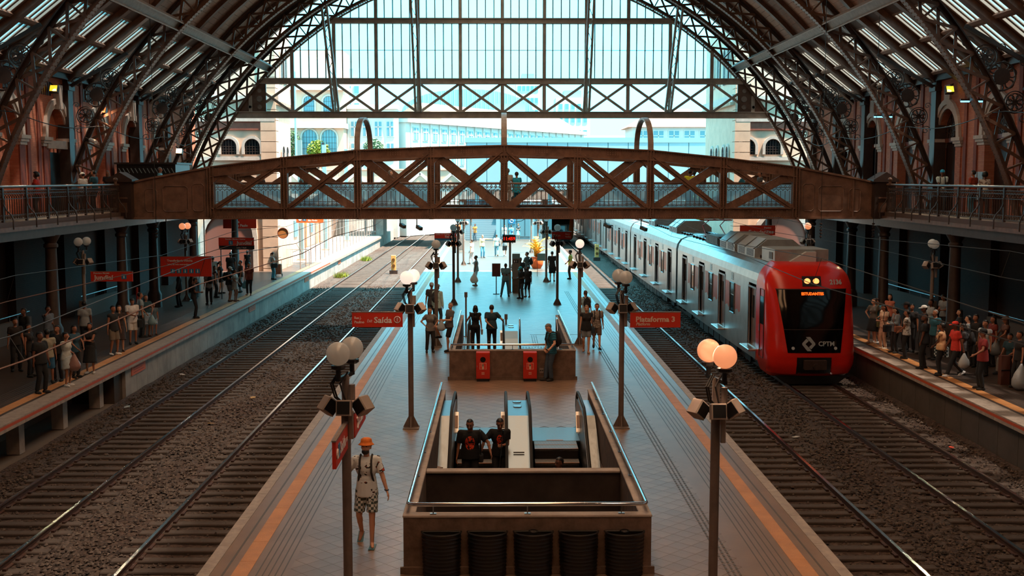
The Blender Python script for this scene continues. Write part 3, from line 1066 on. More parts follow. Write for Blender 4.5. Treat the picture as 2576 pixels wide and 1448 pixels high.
# one railing module, .2 wide
bal = MB()
bal.cyl((0, 0, .06), (0, 0, .74), .013, n=6)
bal.tube([(-.1 + .1 - .1 * cos(pi * i / 8), 0, .74 + .09 * sin(pi * i / 8)) for i in range(9)], .011, 5)
bal.torus((0, 0, .93), .045, .012, 'y', 12, 5)
bal.cyl((0, 0, .83), (0, 0, .885), .01, n=5)
bal.cyl((0, 0, .975), (0, 0, 1.06), .01, n=5)
bal.lathe([(.012, 0), (.024, .015), (.012, .03)], (0, 0, .7), 8)
bal.tube([(-.07, 0, .1), (.07, 0, .1), (.07, 0, .2), (-.07, 0, .2)], .01, 4, closed=True)
bal.tube([(-.035, 0, .13), (.035, 0, .13), (.035, 0, .17), (-.035, 0, .17)], .008, 4, closed=True)
BAL_ME = bal.mesh('baluster', BRIDGE)
for side, yy in ((0, 0.), (1, BY1 - BY0)):
	out = -1 if side == 0 else 1
	for k in range(-4, 4):
		x0, x1 = BN[k + 4], BN[k + 5]
		b = MB()
		I_seg(b, (x0, bz(k)), (x1, bz(k + 1)), .47, .36)
		b.build('top_chord', BRIDGE, fb, loc=(0, yy, 0))
		b = MB()
		I_seg(b, (x0, .5), (x1, .5), .5, .4)
		b.build('bottom_chord', BRIDGE, fb, loc=(0, yy, 0))
		za, zb = .42, min(bz(k), bz(k + 1)) - .1
		flip = (k < 0)
		# flat diagonal and ridged diagonal cross each other
		for d in (0, 1):
			p, q = ((x0 + .1, 0, za), (x1 - .1, 0, bz(k + 1) - .3)) if d == 0 else ((x0 + .1, 0, bz(k) - .3), (x1 - .1, 0, za))
			wide = (d == 1) == flip
			b = MB()
			if wide:
				b.beam(p, q, .03, .36)
			else:
				b.beam((p[0], out * .1, p[2]), (q[0], out * .1, q[2]), .03, .26).beam((p[0], out * .15, p[2]), (q[0], out * .15, q[2]), .1, .035)
			b.build('diagonal', BRIDGE, fb, loc=(0, yy, 0))
			if side == 0:
				n = 16
				for i in range(1, n):
					t = i / n
					for o_ in (-.1, .1):
						if wide and i % 2:
							continue
						dx, dz = q[0] - p[0], q[2] - p[2]
						L = sqrt(dx * dx + dz * dz)
						rv(p[0] + dx * t - dz / L * o_, -.03 if wide else -.13, p[2] + dz * t + dx / L * o_)
		if side == 0:
			for i in range(30):
				t = (i + .5) / 30
				x = x0 + (x1 - x0) * t
				zt = bz(k) + (bz(k + 1) - bz(k)) * t
				rv(x, -.07, zt - .1)
				rv(x, -.07, .09)
				if i % 2 == 0:
					rv(x, -.07, .36)
				if 11 < i < 18:
					for r_ in (.2, .28):
						rv(x, -.07, zt - r_)
						rv(x, -.07, .1 + r_ - .05)
		# railing panel
		rl = MB()
		ry = .28 if side == 0 else -.28
		rl.cyl((x0 + .12, ry, 1.55), (x1 - .12, ry, 1.55), .045, n=8)
		for z in (.47, .62, .76, 1.38):
			rl.box(x0 + .12, x1 - .12, ry - .012, ry + .012, z - .012, z + .012)
		rl.build('railing_rail', BRIDGE, fb, loc=(0, yy, 0))
		x = x0 + .22
		while x < x1 - .12:
			ob('baluster', BAL_ME, fb, (x, yy + ry, .48))
			x += .2
		if side == 0 and k not in (-1, 0):
			MB().box(x0 + .1, x1 - .1, .36, .375, .5, 1.5).build('frosted_panel', FROST, fb)
	for k in range(-4, 5):
		x = BN[k + 4]
		b = MB()
		b.box(x - .15, x + .15, -.03, .03, 0, bz(k))
		b.box(x - .15, x - .11, -.17, .17, 0, bz(k)).box(x + .11, x + .15, -.17, .17, 0, bz(k))
		b.box(x - .02, x + .02, -.2, .17, 0, bz(k))
		b.build('post', BRIDGE, fb, loc=(0, yy, 0))
		b = MB()
		w = .42
		b.prism([(x - w, bz(k) - .05), (x + w, bz(k) - .05), (x + w * .9, bz(k) - .5), (x, bz(k) - .85), (x - w * .9, bz(k) - .5)], 'y', -.075, .075)
		b.build('gusset_plate', BRIDGE, fb, loc=(0, yy, 0))
		MB().prism([(x - w, .05), (x + w, .05), (x + w * .9, .5), (x, .8), (x - w * .9, .5)], 'y', -.075, .075).build('gusset_plate', BRIDGE, fb, loc=(0, yy, 0))
		if side == 0:
			n = int(bz(k) / .1)
			for i in range(n):
				for d in (-.075, .075):
					rv(x + d, -.06, .05 + i * .1)
	# solid plated ends with moulded panels
	for s in (-1, 1):
		xa, xb, xe = XC + s * 12.8, XC + s * 15.3, XC + s * 16.9
		b = MB()
		b.prism([(xa, 0), (xa, 2.3), (xb, 1.84), (xe, 1.5), (xe, 0)], 'y', -.06, .06)
		b.prism([(xa, 2.3), (xb, 1.84), (xe, 1.5), (xe, 1.42), (xb, 1.76), (xa, 2.22)], 'y', -.18, .18)
		b.prism([(xa, 0), (xe, 0), (xe, .08), (xa, .08)], 'y', -.2, .2)
		b.build('end_plate', BRIDGE, fb, loc=(0, yy, 0))
		if side == 0:
			for c, w, h in ((13.35, .25, .6), (14.35, .55, .55), (15.4, .25, .5)):
				cx = XC + s * c
				zc = .95 - (c - 13.3) * .06
				pts = [(cx - w, zc - h + .1), (cx - w + .1, zc - h), (cx + w - .1, zc - h), (cx + w, zc - h + .1), (cx + w, zc + h - .1), (cx + w - .1, zc + h), (cx - w + .1, zc + h), (cx - w, zc + h - .1)]
				MB().tube([(p[0], -.075, p[1]) for p in pts], .022, 5, closed=True).build('panel_moulding', BRIDGE, fb)
			MB().box(min(xb, xb + .06), max(xb, xb + .06), -.12, -.05, 0, 1.8).build('plate_stiffener', BRIDGE, fb)
o = rivet.build('rivets', mat('bridge_rivet', '#a3806c', .4), fb)
o['kind'] = 'stuff'
MB().box(XC - 16.9, XC + 16.9, .15, 4.85, .28, .4).build('deck', mat('bridge_deck', '#7d6a5c', .8), fb)
b = MB()
for k in range(-4, 5):
	b.box(BN[k + 4] - .1, BN[k + 4] + .1, .1, 4.9, -.02, .28)
b.build('cross_beams', IRON_D, fb)
# hoops that arch over the walkway
for k in (-2, 0, 2):
	pts = []
	n = 20
	for i in range(n + 1):
		a = pi * i / n
		pts.append((2.5 - 2.5 * cos(a), 1.42 * sin(a) ** .8))
	b = MB()
	x = BN[k + 4]
	vs, fs = [], []
	for i, (yy, zz) in enumerate(pts):
		ny, nz = -cos(pi * i / n), sin(pi * i / n)
		for dx, dn in ((-.12, 0), (.12, 0), (.12, .1), (-.12, .1)):
			vs.append((x + dx, yy + ny * dn, bz(k) + zz + nz * dn))
	for i in range(n):
		fs += [(4 * i + c, 4 * i + (c + 1) % 4, 4 * i + 4 + (c + 1) % 4, 4 * i + 4 + c) for c in range(4)]
	fs += [(0, 1, 2, 3), tuple(4 * n + c for c in (3, 2, 1, 0))]
	b.add(vs, fs)
	b.build('hoop', mat('hoop_paint', '#a08f84', .45, noise=(3, .3)), fb)
# ---------------------------------------------------------------- galleries along both walls
gb = MB()
gb.cyl((0, 0, .1), (0, 0, .86), .017, n=6)
gb.lathe([(.017, 0), (.03, .03), (.017, .06)], (0, 0, .78), 6)
gb.torus((0, 0, .98), .055, .016, 'x', 10, 4)
gb.tube([(0, -.095 - .0 + .095 - .095 * cos(pi * i / 6), .84 + .07 * sin(pi * i / 6)) for i in range(7)], .014, 4)
gb.torus((0, 0, .14), .05, .016, 'x', 8, 4)
GB_ME = gb.mesh('baluster', IRON_D)
sb = MB()
sb.tube([(0, 0, 1.12), (.02, 0, .8), (.05, 0, .7), (.03, 0, .6), (.12, 0, .4), (.28, 0, .22), (.34, 0, .05), (.34, 0, -.25)], .026, 6)
SB_ME = sb.mesh('scroll_bracket', IRON_D, True)
for s in (-1, 1):
	lb = 'left' if s < 0 else 'right'
	g = thing('gallery', 'dark iron gallery with ornate railing along the %s brick wall' % lb, 'gallery', (XC + s * 16.6, 0, 4.5), group='wall galleries')
	w = WX - 16.6 - .02
	a, c = sorted((0, s * w))
	MB().box(a, c, Y_BACK, Y_GAB, 0, .22).build('gallery_floor', mat('gallery_floor', '#5a4740', .7), g)
	a, c = sorted((-s * .12, s * .1))
	MB().box(a, c, Y_BACK, BY0 - .3, -.1, .05).build('edge_moulding', IRON, g)
	a, c = sorted((-s * .02, s * .12))
	MB().box(a, c, Y_BACK, Y_GAB, -.42, 0).build('edge_girder', IRON_D, g)
	for y0, y1 in ((30., 49.6), (55.5, 71.5)):
		a, c = sorted((-s * .0, s * .12))
		MB().cyl((s * .06, y0, 1.4), (s * .06, y1, 1.4), .05, n=8).build('hand_rail', IRON, g)
		m = MB()
		for z in (.3, .45, 1.0, 1.17, 1.27):
			m.box(s * .06 - .015, s * .06 + .015, y0, y1, z - .014, z + .014)
		m.build('railing_bars', IRON_D, g)
		y = y0 + .1
		n = 0
		while y < y1 and n < 120:
			ob('baluster', GB_ME, g, (s * .06, y, .24))
			y += .19
			n += 1
		y = y0 + .3
		while y < y1 + .1:
			MB().box(s * .06 - .04, s * .06 + .04, y - .05, y + .05, .2, 1.42).build('railing_post', IRON_D, g)
			if y1 < 51:
				ob('scroll_bracket', SB_ME, g, (s * .06, y, .24), (0, 0, pi if s > 0 else 0))
			y += 1.9
	# pier with ball finial where the bridge lands
	m = MB().box(-.45, .45, BY0 - .5, BY0 + .4, -.05, 1.52).box(-.55, .55, BY0 - .6, BY0 + .5, 1.52, 1.62)
	m.prism([(-.55, 1.62), (.55, 1.62), (0, 1.95)], 'y', BY0 - .6, BY0 + .4)
	m.build('landing_pier', IRON_D, g)
	MB().box(-.28, .28, BY0 - .53, BY0 - .5, .2, .62).box(-.3, .3, BY0 - .54, BY0 - .5, .8, .86).build('pier_moulding', IRON, g)
	MB().sph((-s * .0, BY0 - 1.05, 1.62), .1, 10, 7).cyl((0, BY0 - 1.05, 1.4), (0, BY0 - 1.05, 1.55), .06, n=8).build('ball_finial', IRON, g)
	# columns below
	for y in (22.7, 32.5, 42.3, 50.2, 54.8, 62.0, 71.8):
		m = MB().lathe([(.34, -4.5), (.34, -3.9), (.25, -3.7), (.2, -.9), (.26, -.85), (.26, -.75), (.2, -.7), (.34, -.45), (.36, -.4)], (s * .25, y, 0), 12)
		m.build('gallery_column', IRON_D, g, smooth=True)
	y = 24.
	while y < 72:
		MB().beam((s * .1, y, -.15), (s * w, y, -.15), .12, .25).build('floor_beam', IRON_D, g)
		y += 3.2
# low pilasters of the dark ground-floor walls
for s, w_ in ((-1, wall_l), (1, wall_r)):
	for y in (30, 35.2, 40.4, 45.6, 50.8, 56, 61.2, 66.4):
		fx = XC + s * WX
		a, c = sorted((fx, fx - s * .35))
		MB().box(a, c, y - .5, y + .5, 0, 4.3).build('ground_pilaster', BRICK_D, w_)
# open panelled doors in the left gallery wall
dr = tag(thing('door_1', None, None, (XC - WX + .02, 50.8, 4.72)), kind='structure')
MB().box(-.3, -.26, -.95, .95, 0, 2.6).build('opening_shade', BLACK, dr)  # black sheet painted as the shade beyond the open doors
for d in (-1, 1):
	R = Matrix.Rotation(d * radians(62), 3, 'Z')
	leaf = MB()
	lc = Vector((0.05, d * 1.0, 0))
	leaf.cbox(lc + R @ Vector((0, d * .5, 1.35)), (.06, 1.0, 2.7), R)
	lo = leaf.build('door_leaf', WOOD, dr)
	for z, h in ((.45, .55), (1.25, .75), (2.2, .7)):
		q = MB().cbox(lc + R @ Vector((.04, d * .5, z)), (.03, .62, h), R).cbox(lc + R @ Vector((.055, d * .5, z)), (.02, .46, h - .16), R)
		q.build('door_panel', mat('door_panel_wood', '#7d3a26', .5, noise=(8, .25)), lo)
MB().box(-.05, .12, -1.3, 1.3, 2.75, 3.1).build('door_lintel', WHITE_ST, dr)
# dark booth with reflections as pale strips on the left gallery, by the bridge landing
bt = thing('ticket_booth', 'dark booth with slanting pale reflections on the left gallery', 'booth', (XC - 17.6, 57.0, 4.72))
MB().box(-1.6, 1.3, 0, 2.6, 0, 2.15).build('booth_body', mat('booth_dark', '#20201f', .4), bt)
for k in range(14):
	x = -1.5 + k * .2
	MB().beam((x, -.02, 1.95), (x + .13, -.02, 1.72), .03, .06, (0, 1, 0)).build('reflection_strip', mat('reflection_pale', '#8fa0a4', .5), bt)
MB().box(-1.7, 1.4, -.1, 2.7, 2.15, 2.24).build('booth_roof', IRON_D, bt)
# lettered boards on the right gallery wall
for y, ch, lb in ((47.35, 'B', 'grey wall board lettered B beside the right gallery doorway'), (46.75, 'A', 'grey wall board lettered A beside the right gallery doorway')):
	t = thing('letter_board', lb, 'sign', (XC + WX - .2, y, 5.3), group='lettered boards')
	MB().box(0, .06, -.25, .25, 0, 1.15).build('board', mat('board_grey', '#97928f', .5), t)
	ob('letter', text_mesh(ch, .4, WHITE, bold=.012, align='CENTER'), t, (-.01, 0, .62), TXT_WEST)
# ================================================================ end towers and the town outside
def arched_window(parent, x, y, z0, w, h, axis='y', face=-1, surround=True, glass=WIN, name='tower_window'):
	"""window on a wall facing -y (axis y) or +-x (axis x); z0 = sill"""
	zs = z0 + h - w
	if axis == 'y':
		pts = lambda r: [(x - r, z0)] + [(x - r * cos(pi * i / 10), zs + r * sin(pi * i / 10)) for i in range(11)] + [(x + r, z0)]
		a0, a1 = y - .05, y + .02
	else:
		pts = lambda r: [(y - r, z0)] + [(y - r * cos(pi * i / 10), zs + r * sin(pi * i / 10)) for i in range(11)] + [(y + r, z0)]
		a0, a1 = sorted((x, x + face * .05))
	f = None
	if surround:
		o_, i_ = pts(w + .22), pts(w + .04)
		if axis == 'y':
			f = MB().prism(o_ + i_[::-1], 'y', a0 - .08, a1).build(name, WHITE_ST, parent)
		else:
			f = MB().prism(o_ + i_[::-1], 'x', a0 - .06, a1 + .06).build(name, WHITE_ST, parent)
	g = MB().prism(pts(w), axis, a0, a1).build('pane' if f else name, glass, f or parent)
	b = MB()
	n = 2
	for k in range(-n, n + 1):
		d = k * w / (n + .5)
		zt = zs + sqrt(max(0, w * w - d * d))
		if axis == 'y':
			b.box(x + d - .015, x + d + .015, a0 - .02, a0, z0, zt)
		else:
			q0, q1 = sorted((a0 if face < 0 else a1, (a0 if face < 0 else a1) + face * .02))
			b.box(q0, q1, y + d - .015, y + d + .015, z0, zt)
	for k in range(1, 4):
		z = z0 + (h - w) * k / 3
		if axis == 'y':
			b.box(x - w, x + w, a0 - .02, a0, z - .015, z + .015)
		else:
			q0, q1 = sorted((a0 if face < 0 else a1, (a0 if face < 0 else a1) + face * .02))
			b.box(q0, q1, y - w, y + w, z - .015, z + .015)
	b.build('window_bars', IRON_D, f or parent)
def tower(s, xin, y1, label):
	t = thing('end_tower', label, 'building', (0, 0, 0), group='cream station towers')
	xo = XC + s * 23
	a, c = sorted((xo, xin))
	MB().box(a, c, 76, y1, -1.24, 16.5).build('tower_wall', CREAM, t)
	# bands and brick field on the face towards the hall
	MB().box(a, c, 75.92, 76, 9.35, 9.95).build('brick_band', mat('tower_brick', '#8a4a3a', .85, noise=(4, .2)), t)
	if True:
		MB().box(a, c, 75.9, 76, 7.35, 7.6).build('string_course', WHITE_ST, t)
		MB().box(a, c, 75.85, 76, 9.9, 10.2).build('string_course', WHITE_ST, t)
		MB().box(a, c, 75.7, y1, 11.3, 11.6).build('cornice', WHITE_ST, t)
		MB().box(a, c, 75.9, 76, 4.8, 5.1).build('string_course', WHITE_ST, t)
	for wx in ((-17.83, -16.28) if s < 0 else (16.56, 18.25)):
		arched_window(t, wx, 76, 7.75, .47, .98)
	# rusticated corner, block by block
	z = -1.2
	k = 0
	while z < 15.5:
		p, q = sorted((xin + s * 0.95, xin - s * .07))
		MB().box(p, q, 75.86, 77.0, z, z + .66).build('quoin', CREAM, t)
		z += .7
	for yy in (78.3, 79.7) + ((82, 84) if s > 0 else ()):
		for z0 in (5.9, 12.6):
			arched_window(t, xin, yy, z0, .38, 2.4, 'x', -s, True, PALE_WIN, 'tower_window')
	p, q = sorted((xin, xin - s * .25))
	MB().box(p, q, 76, y1, 11.2, 11.7).build('tower_cornice', WHITE_ST, t)
	for k in range(int((y1 - 76) / .3)):
		p, q = sorted((xin, xin - s * .4))
		MB().box(p, q, 76 + k * .3, 76.15 + k * .3, 11.0, 11.2).build('bracket', CREAM, t)
	# big arch at platform level
	ax = xin + s * 3.2
	pts = lambda r: [(ax - r, 0)] + [(ax - r * cos(pi * i / 12), 2.3 + r * sin(pi * i / 12)) for i in range(13)] + [(ax + r, 0)]
	o_ = MB().prism(pts(1.9) + pts(1.6)[::-1], 'y', 75.8, 76).build('platform_arch', WHITE_ST, t)
	MB().prism(pts(1.58), 'y', 75.93, 76).build('arch_field', mat('arch_inside', '#7e4a3c', .8), o_)
	return t
tw_l = tower(-1, -14.75, 81.5, 'cream station tower with twin arched windows, left beyond the gable')
tw_r = tower(1, 15.75, 87, 'cream station tower with twin arched windows, right beyond the gable')
# building row along the left platform outside
t = thing('platform_building', 'sunlit pale pink building along the left platform outside the hall', 'building', (-17.3, 82, 0))
MB().box(-7, 0, 0, 36, 0, 4.3).build('building_wall', PALE_P, t)
MB().box(-7.2, .25, 0, 36, 4.3, 4.55).build('building_roof', ROOF_P, t)
for k in range(4):
	y = 3 + k * 8
	d = MB().box(0, .06, y, y + 1.5, 0, 2.5).build('door', mat('orange_door', '#d2682f', .6), t)
	MB().box(0, .1, y + 3.2, y + 4.8, 1.2, 2.6).build('window', PALE_WIN, t)
	MB().box(0, .2, y - 1.2, y - .7, 0, 4.3).build('pilaster', CREAM, t)
t = thing('round_sign', 'round brown sign plate beside the left tower', 'sign', (-14.3, 75.6, 2.55))
MB().cyl((0, -.03, 0), (0, .03, 0), .34, n=24).build('disc', mat('round_sign_face', '#b9773f', .5), t)
MB().torus((0, -.03, 0), .34, .03, 'y', 24, 5).build('rim', WOOD, t)
MB().cyl((0, .03, 0), (0, .3, 0), .03).build('bracket', IRON_D, t)
# wire fence along the left platform outside
t = thing('wire_fence', 'wire fence of thin steel posts along the left platform outside', 'fence', (-13.6, 78, 0))
for k in range(27):
	MB().cyl((0, k * 2.2, 0), (0, k * 2.2, 2.9), .035, n=6).build('fence_post', IRON_L, t)
for z in (.3, 1.1, 1.9, 2.7):
	MB().cyl((0, 0, z), (0, 57.2, z), .012, n=5).build('fence_wire', IRON_L, t)
b = MB()
for k in range(190):
	b.box(-.004, .004, k * .3 + .1, k * .3 + .11, .3, 2.7)
o = b.build('fence_mesh', IRON_L, t)
o['kind'] = 'stuff'
for y, lb in ((86, 'first'), (98, 'second'), (112, 'third'), (128, 'fourth')):
	t = thing('catenary_mast', '%s grey steel mast behind the wire fence, counted from the hall' % lb, 'mast', (-14.9, y, 0), group='steel masts behind the fence')
	MB().box(-.16, .16, -.16, .16, 0, 9).build('mast_shaft', PALE_B, t)
	MB().box(-.3, .3, -.3, .3, 0, .12).build('mast_base', CONC_L, t)
	MB().beam((0, 0, 5.4), (5.2, 0, 5.0), .08, .1).build('mast_arm', PALE_B, t)
t = thing('crowd_barrier', 'low steel barrier at the end of the left platform', 'barrier', (-15.5, 79.2, 0))
MB().tube([(0, 0, 0), (0, 0, 1.1), (.1, 0, 1.25), (2.2, 0, 1.25), (2.3, 0, 1.1), (2.3, 0, 0)], .03, 6).build('barrier_frame', CHROME, t)
for k in range(15):
	MB().cyl((.15 + k * .14, 0, .2), (.15 + k * .14, 0, 1.24), .01, n=5).build('barrier_bar', CHROME, t)
MB().cyl((0, 0, .2), (2.3, 0, .2), .02, n=6).build('barrier_foot_rail', CHROME, t)
# ---------------------------------------------------------------- town
def win_grid(t, x0, x1, y, z_rows, n, w, h, m=PALE_WIN, pairs=False):
	for zi in z_rows:
		for k in range(n):
			x = x0 + (x1 - x0) * (k + .5) / n
			f = MB().box(x - w / 2 - .12, x + w / 2 + .12, y - .1, y, zi - .12, zi + h + .12).build('window', PALE_W, t)
			MB().box(x - w / 2, x + w / 2, y - .14, y - .05, zi, zi + h).build('pane', m, f)
			if pairs:
				MB().box(x - .06, x + .06, y - .18, y - .14, zi, zi + h).build('window_bar', PALE_W, f)
				MB().box(x - w / 2, x + w / 2, y - .18, y - .14, zi + h * .6, zi + h * .6 + .1).build('window_bar', PALE_W, f)
t = thing('classical_building', 'pink classical building with tall round-arched windows, far left', 'building', (0, 0, 0))
MB().box(-31, -18.2, 135, 141, -1, 21).build('wall', PALE_P, t)
MB().box(-31, -18.0, 134.4, 141, 12.0, 12.6).build('cornice', PALE_W, t)
MB().box(-31, -18.0, 134.4, 141, 16.4, 17.0).build('cornice', PALE_W, t)
MB().prism([(-31, 17), (-18, 17), (-19.5, 19.2), (-24.5, 21.5), (-31, 21.5)], 'y', 134.6, 135).build('gable_front', PALE_W, t)
for x in (-30, -26.6, -22.2, -19.9):
	arched_window(t, x, 135, 8.9, .85, 2.9, 'y', -1, True, PALE_WIN, 'arched_window')
	arched_window(t, x, 135, 13.5, .6, 2.2, 'y', -1, True, PALE_WIN, 'arched_window')
t = thing('white_wing', 'white wing with large rectangular windows beside the pink classical building', 'building', (0, 0, 0))
MB().box(-18.15, -12.2, 138, 140.5, -1, 14.4).build('wall', PALE_W, t)
MB().box(-18.15, -12.1, 137.5, 140.5, 14.4, 14.9).build('cornice', PALE_W, t)
win_grid(t, -18, -12.3, 138, (8.6, 11.2), 4, .8, 1.7, pairs=True)
t = thing('long_office_building', 'long white building with two rows of windows curving away behind the bridge', 'building', (-11.4, 141.2, 0), math.atan2(42, 25))
L = 49
t.rotation_euler = (0, 0, atan2(42, 25))
MB().box(0, L, 0, 8, -1, 13.0).build('wall', PALE_W, t)
MB().box(-.2, L, -.5, 8, 13.0, 13.5).build('eaves', PALE_W, t)
MB().prism([(-.5, 13.5), (8.5, 13.5), (4, 16.0)], 'x', 8, L - 2).build('roof', ROOF_P, t)
win_grid(t, 1, L - 1, 0, (7.9, 10.9), 22, .95, 1.5, pairs=True)
for k in range(23):
	x = 1 + (L - 2) * k / 22
	MB().box(x - .08, x + .08, -.2, 0, 3, 13).build('pilaster', PALE_W, t)
t = thing('vaulted_hall', 'distant hall with pale blue barrel roof above the white building', 'building', (-22, 262, 0))
MB().box(0, 30, 0, 20, 0, 21).build('wall', PALE_W, t)
pts = [(0, 21), (30, 21)] + [(15 + 15 * cos(pi * i / 14), 21 + 5.2 * sin(pi * i / 14)) for i in range(1, 14)]
MB().prism(pts, 'y', -1, 20).build('barrel_roof', PALE_B, t)
for k in range(1, 30):
	x = k
	z = 21 + 5.2 * sqrt(max(0, 1 - ((x - 15) / 15) ** 2))
	MB().box(x - .06, x + .06, -1.06, -1, 21, z).build('roof_seam', mat('roof_seam', '#a9d4dc', .6), t)
for (x0, x1, y, z1, lb, nm) in ((-36, -27, 230, 26, 'distant white tower block seen through the left truss panels', 'tower_block'), (5, 12, 330, 34, 'distant pale block behind the blue barrel roof', 'tower_block'),
								(15, 24, 300, 27, 'distant low block right of the blue barrel roof', 'tower_block'), (-4, 9, 244, 20, 'stepped white block rising behind the long white building', 'stepped_block')):
	t = thing(nm, lb, 'building', (x0, y, 0), group='distant blocks')
	MB().box(0, x1 - x0, 0, 12, 0, z1).build('wall', PALE_W, t)
	MB().box((x1 - x0) * .25, (x1 - x0) * .75, 2, 10, z1, z1 + 2).build('roof_block', PALE_B, t)
	win_grid(t, .5, x1 - x0 - .5, 0, [z1 - 3 - 3.4 * q for q in range(3)], 5, .9, 1.4)
t = thing('hip_roof_house', 'white house with tiled hip roof right behind the bridge', 'building', (17.6, 150, 0))
MB().box(0, 11, 0, 9, 0, 12.8).build('wall', PALE_W, t)
MB().add([(-.7, -.7, 12.8), (11.7, -.7, 12.8), (11.7, 9.7, 12.8), (-.7, 9.7, 12.8), (3.5, 4.5, 15.4), (8, 4.5, 15.4)], [(0, 1, 5, 4), (1, 2, 5), (2, 3, 4, 5), (3, 0, 4), (3, 2, 1, 0)]).build('hip_roof', ROOF_P, t)
win_grid(t, .3, 10.5, 0, (7.4, 10.6), 5, 1.3, 1.7, pairs=True)
t = thing('long_shed', 'long low grey-roofed shed between the white building and the hip-roofed house', 'building', (10.5, 190, 0))
MB().box(0, 22, 0, 14, 0, 11.2).build('wall', PALE_W, t)
MB().prism([(-.5, 11.2), (14.5, 11.2), (7, 13.4)], 'x', -.3, 22.3).build('roof', PALE_B, t)
MB().prism([(0, 10.5), (4.2, 10.5), (4.2, 12.4), (2.1, 14.2), (0, 12.4)], 'y', -.6, 0).build('gablet', PALE_W, t)
# covered steel walkway outside, pale blue mesh over trusses
MESH_P = glass_mat('mesh_panel', '#d5e6ea', .4, '#a9bec4', .02, 'Diffuse')
t = thing('covered_walkway', 'pale blue mesh-clad steel walkway crossing behind the bridge', 'walkway', (-3.2, 116, 5.0))
for x in (1, 8.5, 16, 23.5):
	MB().box(x - .2, x + .2, 1.5, 1.9, -6.24, .05).build('walkway_leg', PALE_B, t)
for k in range(12):
	MB().box(k * 2.05, k * 2.05 + 1.98, 0, .04, .3, 5.2).build('mesh_panel', MESH_P, t)
	MB().beam((k * 2.05, .3, .3), (k * 2.05 + 2.05, .3, 4.6), .1, .16).build('truss_bar', PALE_B, t)
	MB().box(k * 2.05 - .06, k * 2.05 + .06, .2, .4, 0, 5.2).build('walkway_post', PALE_B, t)
MB().box(-.2, 24.8, -.05, 4, 4.75, 5.25).build('walkway_roof', PALE_B, t)
MB().box(-.2, 24.8, -.05, 4, 0, .35).build('walkway_floor', PALE_B, t)
MB().box(0, 24.6, 3.9, 4, .3, 4.8).build('walkway_back', MESH_P, t)
t = thing('road_overpass', 'pale road overpass with pink parapet beyond the gable', 'overpass', (XC, 121, 0))
MB().box(-70, 70, 0, 12, 3.9, 5.4).build('deck', CONC_L, t)
for k in range(-9, 9):
	x = k * 3.4
	p = MB().box(x, x + 3.3, -.1, .1, 5.4, 7.0).build('parapet_panel', PALE_P, t)
	MB().beam((x + .3, -.14, 5.5), (x + 1.65, -.14, 6.7), .08, .3).beam((x + 1.65, -.14, 6.7), (x + 3.0, -.14, 5.5), .08, .3).build('parapet_relief', PALE_W, p)
	MB().box(x, x + 3.3, -.2, .2, 7.0, 7.15).build('parapet_cap', PALE_P, p)
for x in (-13.3, -4.2, 5., 14.):
	MB().box(x - .4, x + .4, 4, 8, -1.2, 3.9).build('pier', CONC_L, t)
# trees and a traffic light
for (x, y, z, r, m, lb) in ((-20.9, 133, 9.2, 1.35, LEAF, 'yellow-green bushy tree beside the left tower'), (-24.4, 132.6, 10.2, 1.7, mat('leaf_dark', '#3f5a33', .7, noise=(3, .3)), 'dark green tree hugging the left tower'),
							(-14.6, 134, 9.6, 1.2, mat('leaf_grey', '#6f8a6a', .7, noise=(3, .3)), 'grey-green tree left behind the bridge'), (17.5, 100, 3.4, 1.3, LEAF, 'green tree beyond the train roof, right')):
	t = thing('tree', lb, 'tree', (x, y, 0), group='trees outside')
	MB().cyl((0, 0, -1.24), (0, 0, z), .18, .1).build('trunk', WOOD_D, t)
	b = MB()
	r_ = random.Random(int(abs(x) * 10))
	for k in range(1500):
		v = Vector((r_.gauss(0, 1), r_.gauss(0, 1), r_.gauss(0, 1))).normalized() * r * (r_.random() ** .33)
		c = v + Vector((0, 0, z))
		a, e = r_.uniform(0, 6.3), r_.uniform(-1, 1)
		d1 = Vector((cos(a), sin(a), e * .6)) * .16
		d2 = Vector((-sin(a), cos(a), e)) * .09
		b.add([c - d1, c + d2, c + d1, c - d2], [(0, 1, 2, 3)])
	o = b.build('foliage', m, t)
	o['kind'] = 'stuff'
t = thing('traffic_light', 'leaning traffic light in front of the pink classical building', 'traffic light', (-18.9, 122, 5.4))
MB().cyl((0, 0, 0), (.25, 0, 3.4), .07).build('pole', IRON_D, t)
h = MB().box(.05, .5, -.2, .2, 3.3, 4.6).build('signal_head', mat('signal_green', '#3c6f6d', .5), t)
for z in (3.5, 3.95, 4.4):
	MB().cyl((.28, -.26, z), (.28, -.2, z), .15, n=12).build('lens', BLACK, h)
t = thing('street_pole', 'tall pale street pole behind the left truss', 'pole', (-21.6, 122.5, 5.4))
MB().cyl((0, 0, 0), (0, 0, 12), .14, .1).build('pole', PALE_B, t)
MB().box(.1, 1.0, -.05, .05, 1.2, 3.0).build('plate', PALE_W, t)
